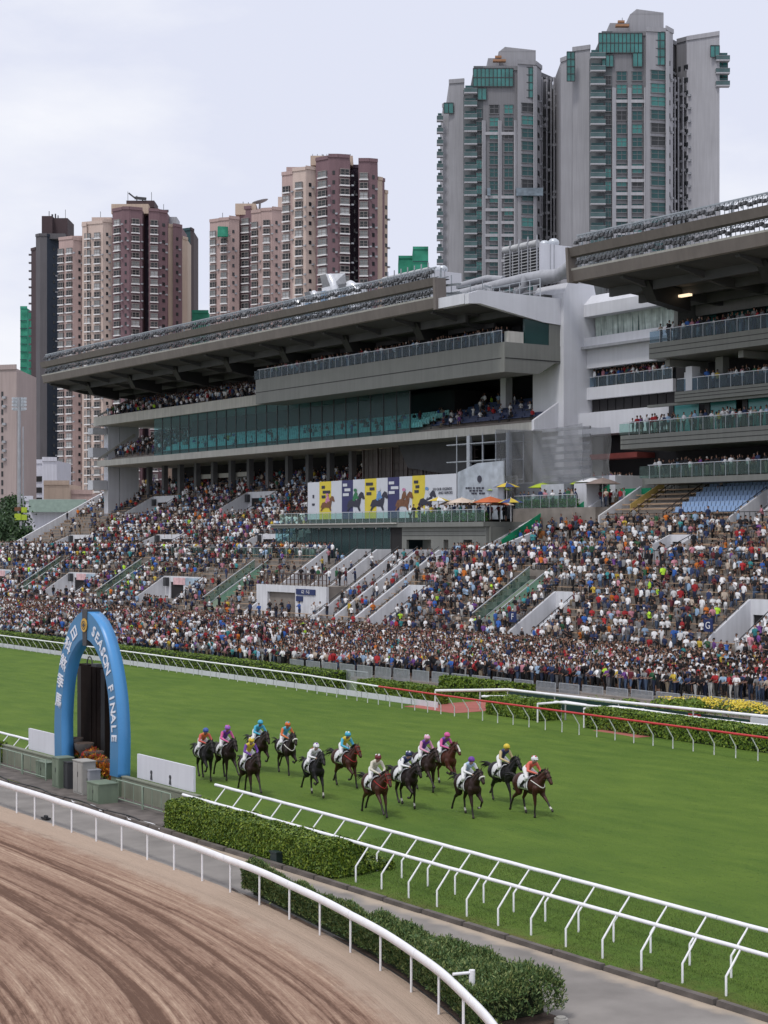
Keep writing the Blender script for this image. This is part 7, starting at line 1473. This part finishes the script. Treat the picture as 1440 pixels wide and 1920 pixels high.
    if k in (5, 8):   # checks and patches sewn on the silks
        g = MB(); q = random.Random(k)
        for _ in range(7): a = V3(q.uniform(-.1,.16), q.choice((-1,1))*q.uniform(.05,.13), 0); z = 1.98+a.x*.45+.075-abs(a.y)*.35; g.sphere((a.x, a.y, z-.02), .036, 7, 4, (1,1,.5))
        pt = g.build('silk_patches', silk(W_ if k == 5 else (.45,.03,.05)), j, kind='stuff'); pt.location = (0,0,dz-.02)
# ================================================================ ARCH, WINNING POST GROUP, WALL, BARRIERS
AR = empty('finish_arch', (31.45, 69.4, 0), label='tall light blue pointed arch with white lettering and round gold emblem at the finish', cat='arch'); AC = 69.4
OUT = [(3.32,.9),(3.36,2.0),(3.34,2.9),(3.12,4.3),(2.58,5.75),(1.72,7.0),(.85,7.6),(.0,7.86)]; INN = [(2.52,.9),(2.56,2.0),(2.55,3.1),(2.32,4.45),(1.82,5.5),(1.15,6.15),(.6,6.48),(.0,6.62)]
def dens(L, n=40):
    d = np.array(L); s_ = np.concatenate([[0], np.cumsum(np.hypot(*np.diff(d, axis=0).T))]); t = np.linspace(0, s_[-1], n)
    out = []
    for q in t:      # Catmull-Rom through the measured points
        i = min(max(np.searchsorted(s_, q)-1, 0), len(L)-2); u = (q-s_[i])/(s_[i+1]-s_[i]); p0, p1, p2, p3 = d[max(i-1,0)], d[i], d[i+1], d[min(i+2,len(L)-1)]
        out.append(tuple(.5*((2*p1)+(p2-p0)*u+(2*p0-5*p1+4*p2-p3)*u*u+(p3-p0+3*p1-3*p2)*u**3)))
    return out
O_, I_ = dens(OUT), dens(INN); full = lambda L: [(a, z) for a, z in L]+[(-a, z) for a, z in L[::-1][1:]]
fo, fi = full(O_), full(I_); n_ = len(fo); x0, x1 = -.25, .33; g = MB(); vs = []
for (a, z), (b, y) in zip(fo, fi): vs += [(x0,a,z),(x0,b,y),(x1,a,z),(x1,b,y)]
for k in range(n_-1):
    q, w = k*4, k*4+4
    for s_, quad, mi in ((False,(q,q+1,w+1,w),1),(True,(q,w,w+2,q+2),0),(True,(q+1,q+3,w+3,w+1),0),(False,(q+2,w+2,w+3,q+3),0)): g.f.append(quad); g.m.append(mi); g.sm.append(s_)
g.v = vs
for e in (0, (n_-1)*4): g.f.append((e, e+1, e+3, e+2)); g.m.append(0); g.sm.append(False)
o = g.build('arch_frame', [M['archblue'], M['archface']], AR)
M['letter'] = mat('white_lettering', (.68,.71,.78), .5, .03, 3)
def along(txt, ts, size, side):
    for ch, t in zip(txt, ts):
        if ch == ' ': continue
        k = t*(len(O_)-1); i = int(k); u = k-i; i2 = min(i+1, len(O_)-1); po = Vector(O_[i]).lerp(Vector(O_[i2]), u); pi = Vector(I_[i]).lerp(Vector(I_[i2]), u); c = (po+pi)/2
        a_, b_ = Vector(O_[max(0,i-1)]), Vector(O_[min(len(O_)-1,i+2)]); tv = (b_-a_).normalized(); ang = math.atan2(tv.y, tv.x)   # tangent going up the leg
        me = text_mesh(ch, size, M['letter'], .012, bold=.012); o = bpy.data.objects.new('letter', me); link(o); o.parent = AR; o.location = (x0-.016, side*c.x, c.y)
        # local text frame: x right = -Y of the world, y up = +Z, normal = -X
        if side < 0: phi = math.atan2(-tv.y, -(-tv.x)*1.0) if False else -(math.pi-ang) ; rot = phi
        else: rot = 0
        base = Matrix(((0,0,-1),(-1,0,0),(0,1,0))); 
        if side < 0: th = -math.atan2(tv.y, -tv.x)*1.0; th = math.atan2(-tv.y, tv.x*-1.0) if False else th
        else: th = math.atan2(tv.x*-1, tv.y)*-1.0
        if side < 0:
            # reading direction runs down the right leg: in (right, up) coordinates the way down is (-tx, -ty) with right = outward
            R2 = Matrix.Rotation(math.atan2(-tv.y, -tv.x), 3, 'Z') if LET_ROT else Matrix.Rotation(0, 3, 'Z')
        else: R2 = Matrix.Rotation(math.atan2(tv.x, tv.y)*1.0, 3, 'Z')
        o.rotation_mode = 'QUATERNION'; o.rotation_quaternion = (base @ R2).to_quaternion()
LET_ROT = True
along('SEASON FINALE', np.linspace(.87, .215, 13), .64, -1); along('馬季煞科日', [.36,.475,.595,.715,.83], .70, 1)
g = MB(); g.prism([(-.26, 7.9), (.26, 7.9), (.2, 6.3), (-.2, 6.3)], 'x', x0-.03, x1+.02); g.build('keystone', M['grey_dark'], AR)
MB().tube([(x0-.03,0,7.2),(x0-.07,0,7.2)], .30, 20).build('emblem', M['gold'], AR); e_ = MB().tube([(x0-.07,0,7.2),(x0-.085,0,7.2)], .12, 4).build('emblem_diamond', M['grey_dark'], AR); MB().tube([(x0-.07,.18*math.cos(t),7.2+.18*math.sin(t)) for t in np.linspace(0,2*math.pi,17)], .02, 5).build('emblem_ring', M['grey_dark'], AR)
for s_ in (1,-1): MB().box(-.2, s_*2.92-.38, 0, .28, s_*2.92+.38, .9).build('plinth', M['boxgreen'], AR)
# dark panel column behind the arch
a, b = atX(155,1300,33).y, atX(207,1300,33).y
root = empty('winning_post_screen', (33, (a+b)/2, 0), label='tall dark brown panelled column standing behind the blue arch', cat='column'); g = MB(); cy = (a+b)/2; W = (a-b)/2
for k in range(7): MB().box(-.35+.03*abs(k-3), -W+k*2*W/7+.012, .2, .2, -W+(k+1)*2*W/7-.012, 5.15+(.05 if k > 3 else 0)).build('panel', M['brownblack'], root)
MB().box(-.28, -W+.02, .1, .15, W-.02, 5.1).build('core', M['black'], root)
MB().tube([(-.1,.5+.3*math.cos(t),5.15+.42*math.sin(t)) for t in np.linspace(0,math.pi,10)], .03, 6).build('lifting_ring', M['grey_dark'], root); MB().box(-.2,-.4,5.15,.1,.1,5.28).build('lamp_housing', M['grey_dark'], root)
# wall, white boards
def wall_seg(ya, yb_, lab):
    rt = empty('low_wall', (31.5, (ya+yb_)/2, 0), label=lab, cat='wall'); c = (ya+yb_)/2; MB().box(-.12, ya-c, 0, .08, yb_-c, .90).build('wall', M['wallgreen'], rt); MB().box(-.15, ya-c-.02, .90, .11, yb_-c+.02, .95).build('coping', M['wallgreen'], rt); return rt
wall_seg(59.35, 66.4, 'olive grey low wall to the right of the blue arch'); wall_seg(72.3, 79.6, 'olive grey low wall to the left of the blue arch')
for ya, yb_, lb in ((60.2,65.25,'long white board on the wall right of the arch, two small dark emblems on it'),(73.4,77.0,'white board on the wall left of the arch')):
    rt = empty('white_board', (31.75, (ya+yb_)/2, .9), label=lb, cat='board'); c = (ya+yb_)/2; MB().box(-.05, ya-c, .05, .05, yb_-c, 1.05).build('panel', M['wall_white'], rt)
    for yy in (ya+.4, yb_-.4): MB().box(-.02, yy-c-.03, -.02, .02, yy-c+.03, .05).build('foot', M['steel'], rt)
    if ya < 65:
        for yy in (63.9, 62.2):
            e = MB().tube([(-.055,yy-c,.42),(-.07,yy-c,.42)], .09, 10).build('emblem', M['grey_dark'], rt); MB().prism([(yy-c-.10,.12),(yy-c+.10,.12),(yy-c+.05,.34),(yy-c-.05,.34)], 'x', -.07, -.055).build('emblem_foot', M['grey_dark'], e)
# steel barriers painted green-grey
M['barr'] = mat('sage_barrier_paint', (.22,.28,.22), .45, .1, 3)
def barrier(y0, L, x, lab):
    rt = empty('barrier', (x, y0, 0), label=lab, cat='barrier', group='sage green barriers along the service road'); g = MB(); g.tube([(0,.02,.02),(0,.02,1.0),(0,L-.02,1.0),(0,L-.02,.02)], .03, 8); g.tube([(0,0,.22),(0,L,.22)], .025, 8); g.build('frame', M['barr'], rt)
    for k in range(1, 3): MB().tube([(0,k*L/3,.22),(0,k*L/3,1.0)], .016, 6).build('bar', M['barr'], rt)
barrier(60.0, 2.45, 30.6, 'sage green barrier next to the left end of the clipped hedge'); barrier(62.5, 2.45, 30.6, 'sage green barrier just right of the arch foot'); barrier(72.3, 2.7, 30.6, 'sage green barrier left of the cabinets'); barrier(75.1, 2.7, 30.6, 'sage green barrier second left of the cabinets'); barrier(78.0, 2.7, 30.6, 'sage green barrier at the left edge of the picture')
# cabinets, planters with crotons
def cabinet(px, py, w, d, h, m, lab, cat='cabinet', table=False):
    c = gnd(px, py); rt = empty('cabinet', (c.x, c.y, 0), label=lab, cat=cat)
    MB().box(-d/2, -w/2, .06, d/2, w/2, h).build('body', M[m], rt); MB().box(-d/2-.03, -w/2-.03, h, d/2+.03, w/2+.03, h+.04).build('lid', M[m], rt)
    MB().box(-d/2-.02, -w/2+.05, .14, -d/2-.002, -.02, h-.08).build('door', M[m], rt); MB().box(-d/2-.02, .02, .14, -d/2-.002, w/2-.05, h-.08).build('door', M[m], rt)
    MB().box(-d/2-.045, -.06, h*.55, -d/2-.02, -.035, h*.7).build('handle', M['grey_dark'], rt); return rt
cabinet(118,1478,.75,.7,1.35,'boxgreen','tall sage green cabinet at the left foot of the arch'); cabinet(134,1480,.6,.6,1.2,'grey_dark','dark slatted cabinet between the green and the beige cabinets'); cabinet(158,1490,1.0,.6,1.45,'concrete','beige grey cabinet with two small vents, in the middle below the arch'); cabinet(174,1492,.45,.5,1.1,'pipe','narrow grey cabinet right of the beige one'); cabinet(192,1506,1.2,.85,.85,'boxgreen','low sage green planter box at the right foot of the arch'); cabinet(92,1460,1.2,.8,.78,'boxgreen','low green crate with a flat lid left of the arch')
M['urn'] = mat('weathered_stone_urn', (.11,.10,.095), .85, .2, 4)
for px_, py_, h, lab in ((138,1462,1.9,'tall dark stone urn planter furthest left under the arch'),(158,1466,1.75,'dark stone urn planter behind the beige cabinet'),(176,1472,1.5,'dark stone urn planter third from the left under the arch'),(188,1478,1.25,'lower dark stone urn planter near the right foot of the arch')):
    c = gnd(px_, py_); c.x = max(c.x, 31.2); rt = empty('urn', (c.x, c.y, 0), label=lab, cat='planter', group='stone urns below the arch'); g = MB(); g.tube([(0,0,0),(0,0,.12),(0,0,.2),(0,0,h*.5),(0,0,h*.75),(0,0,h*.86),(0,0,h)], [.28,.28,.16,.14,.22,.42,.45], 14); g.build('bowl', M['urn'], rt); MB().tube([(0,0,h-.02),(0,0,h+.02)], .42, 14).build('soil', M['soil'], rt)
M['croton'] = leafm('croton_leaf', (.45,.10,.02), (.60,.25,.02), (.10,.16,.02)); M['croton_r'] = leafm('red_croton_leaf', (.30,.02,.03), (.42,.05,.04), (.12,.05,.02)); M['pinkleaf'] = leafm('pink_leaf', (.32,.04,.07), (.5,.10,.14), (.12,.10,.05))
r = np.random.default_rng(202); k = 0
for yy, xx, zz, w, lab in ((72.6,32.3,1.15,.5,'orange and red croton plant leftmost under the arch'),(71.9,32.3,1.25,.5,'orange croton plant second from the left under the arch'),(71.2,32.3,1.3,.45,'orange croton plant just left of the dark column'),(70.3,31.9,1.25,.5,'orange croton plant in front of the dark column'),(69.7,31.9,1.15,.5,'yellow orange croton plant right of the dark column centre'),(69.1,31.8,1.0,.5,'orange croton plant fourth from the right'),(68.5,31.8,.9,.5,'orange and red croton plant third from the right'),(67.9,31.8,.75,.5,'orange and red croton plant second from the right'),(67.4,31.8,.55,.5,'dark red croton plant beside the right foot of the arch')):
    n_ = 420; c = np.array([0,0,0.]); d = r.normal(0,.45,(n_,3)); d[:,2] = np.abs(d[:,2])+.5; d /= np.linalg.norm(d,axis=1)[:,None]; P = d*r.uniform(.12,.62,(n_,1))*[w/.5,w/.5,1.1]+[0,0,zz-.35]
    rt = empty('croton', (xx, yy, 0), label=lab, cat='plant', group='croton plants under the arch'); V, F = leaf_cloud(P, np.cross(d, r.normal(0,1,(n_,3)))+.1, .10, .2, 300+k, 2.4); me = np_mesh('leaves', V, F, [M['croton'], M['croton_r'], M['leaf_hedge']]); me.polygons.foreach_set('material_index', np.where(P[:,2] < zz-.05, 2, r.choice(2, n_, p=[.7,.3])).astype(np.int32)); inst('leaves', me, rt)
    MB().box(-.3,-.3,0,.3,.3,zz-.3).build('pot', M['urn'], rt); k += 1
for px_, py_, lab in ((136,1452,'pink leaved plant below the leftmost urn'),(196,1480,'dark pink leaved plant beside the right foot of the arch')):
    c = gnd(px_, py_); n_ = 260; d = r.normal(0,.5,(n_,3)); d[:,2] = np.abs(d[:,2])+.2; P = d*.28+[0,0,.55]; V, F = leaf_cloud(P, d, .1, .4, 400+int(px_)); rt = empty('plant', (c.x+.2, c.y, 0), label=lab, cat='plant'); inst('leaves', np_mesh('leaves', V, F, M['pinkleaf']), rt); MB().tube([(0,0,0),(0,0,.5)], [.14,.2], 10).build('pot', M['urn'], rt)
# cables and concrete strip at the foot of the wall
MB().box(29.45, 58.5, -.02, 32.4, 120, .065).build('paved_strip', M['kerb'], kind='structure')
g = MB(); g.tube([(29.25+.12*math.sin(t*3), 60+t*2.2, .1) for t in np.linspace(0, 8, 60)], .03, 6); g.build('cable', M['black'], label='black cable lying along the kerb below the green barriers', cat='cable')
g = MB(); g.tube([(29.1+.3*abs(math.sin(t*1.3)), 58+t*1.1, .06) for t in np.linspace(0, 8, 70)], .022, 6); g.build('cable', M['rail'], label='white cable looping along the kerb left of the clipped hedge', cat='cable')
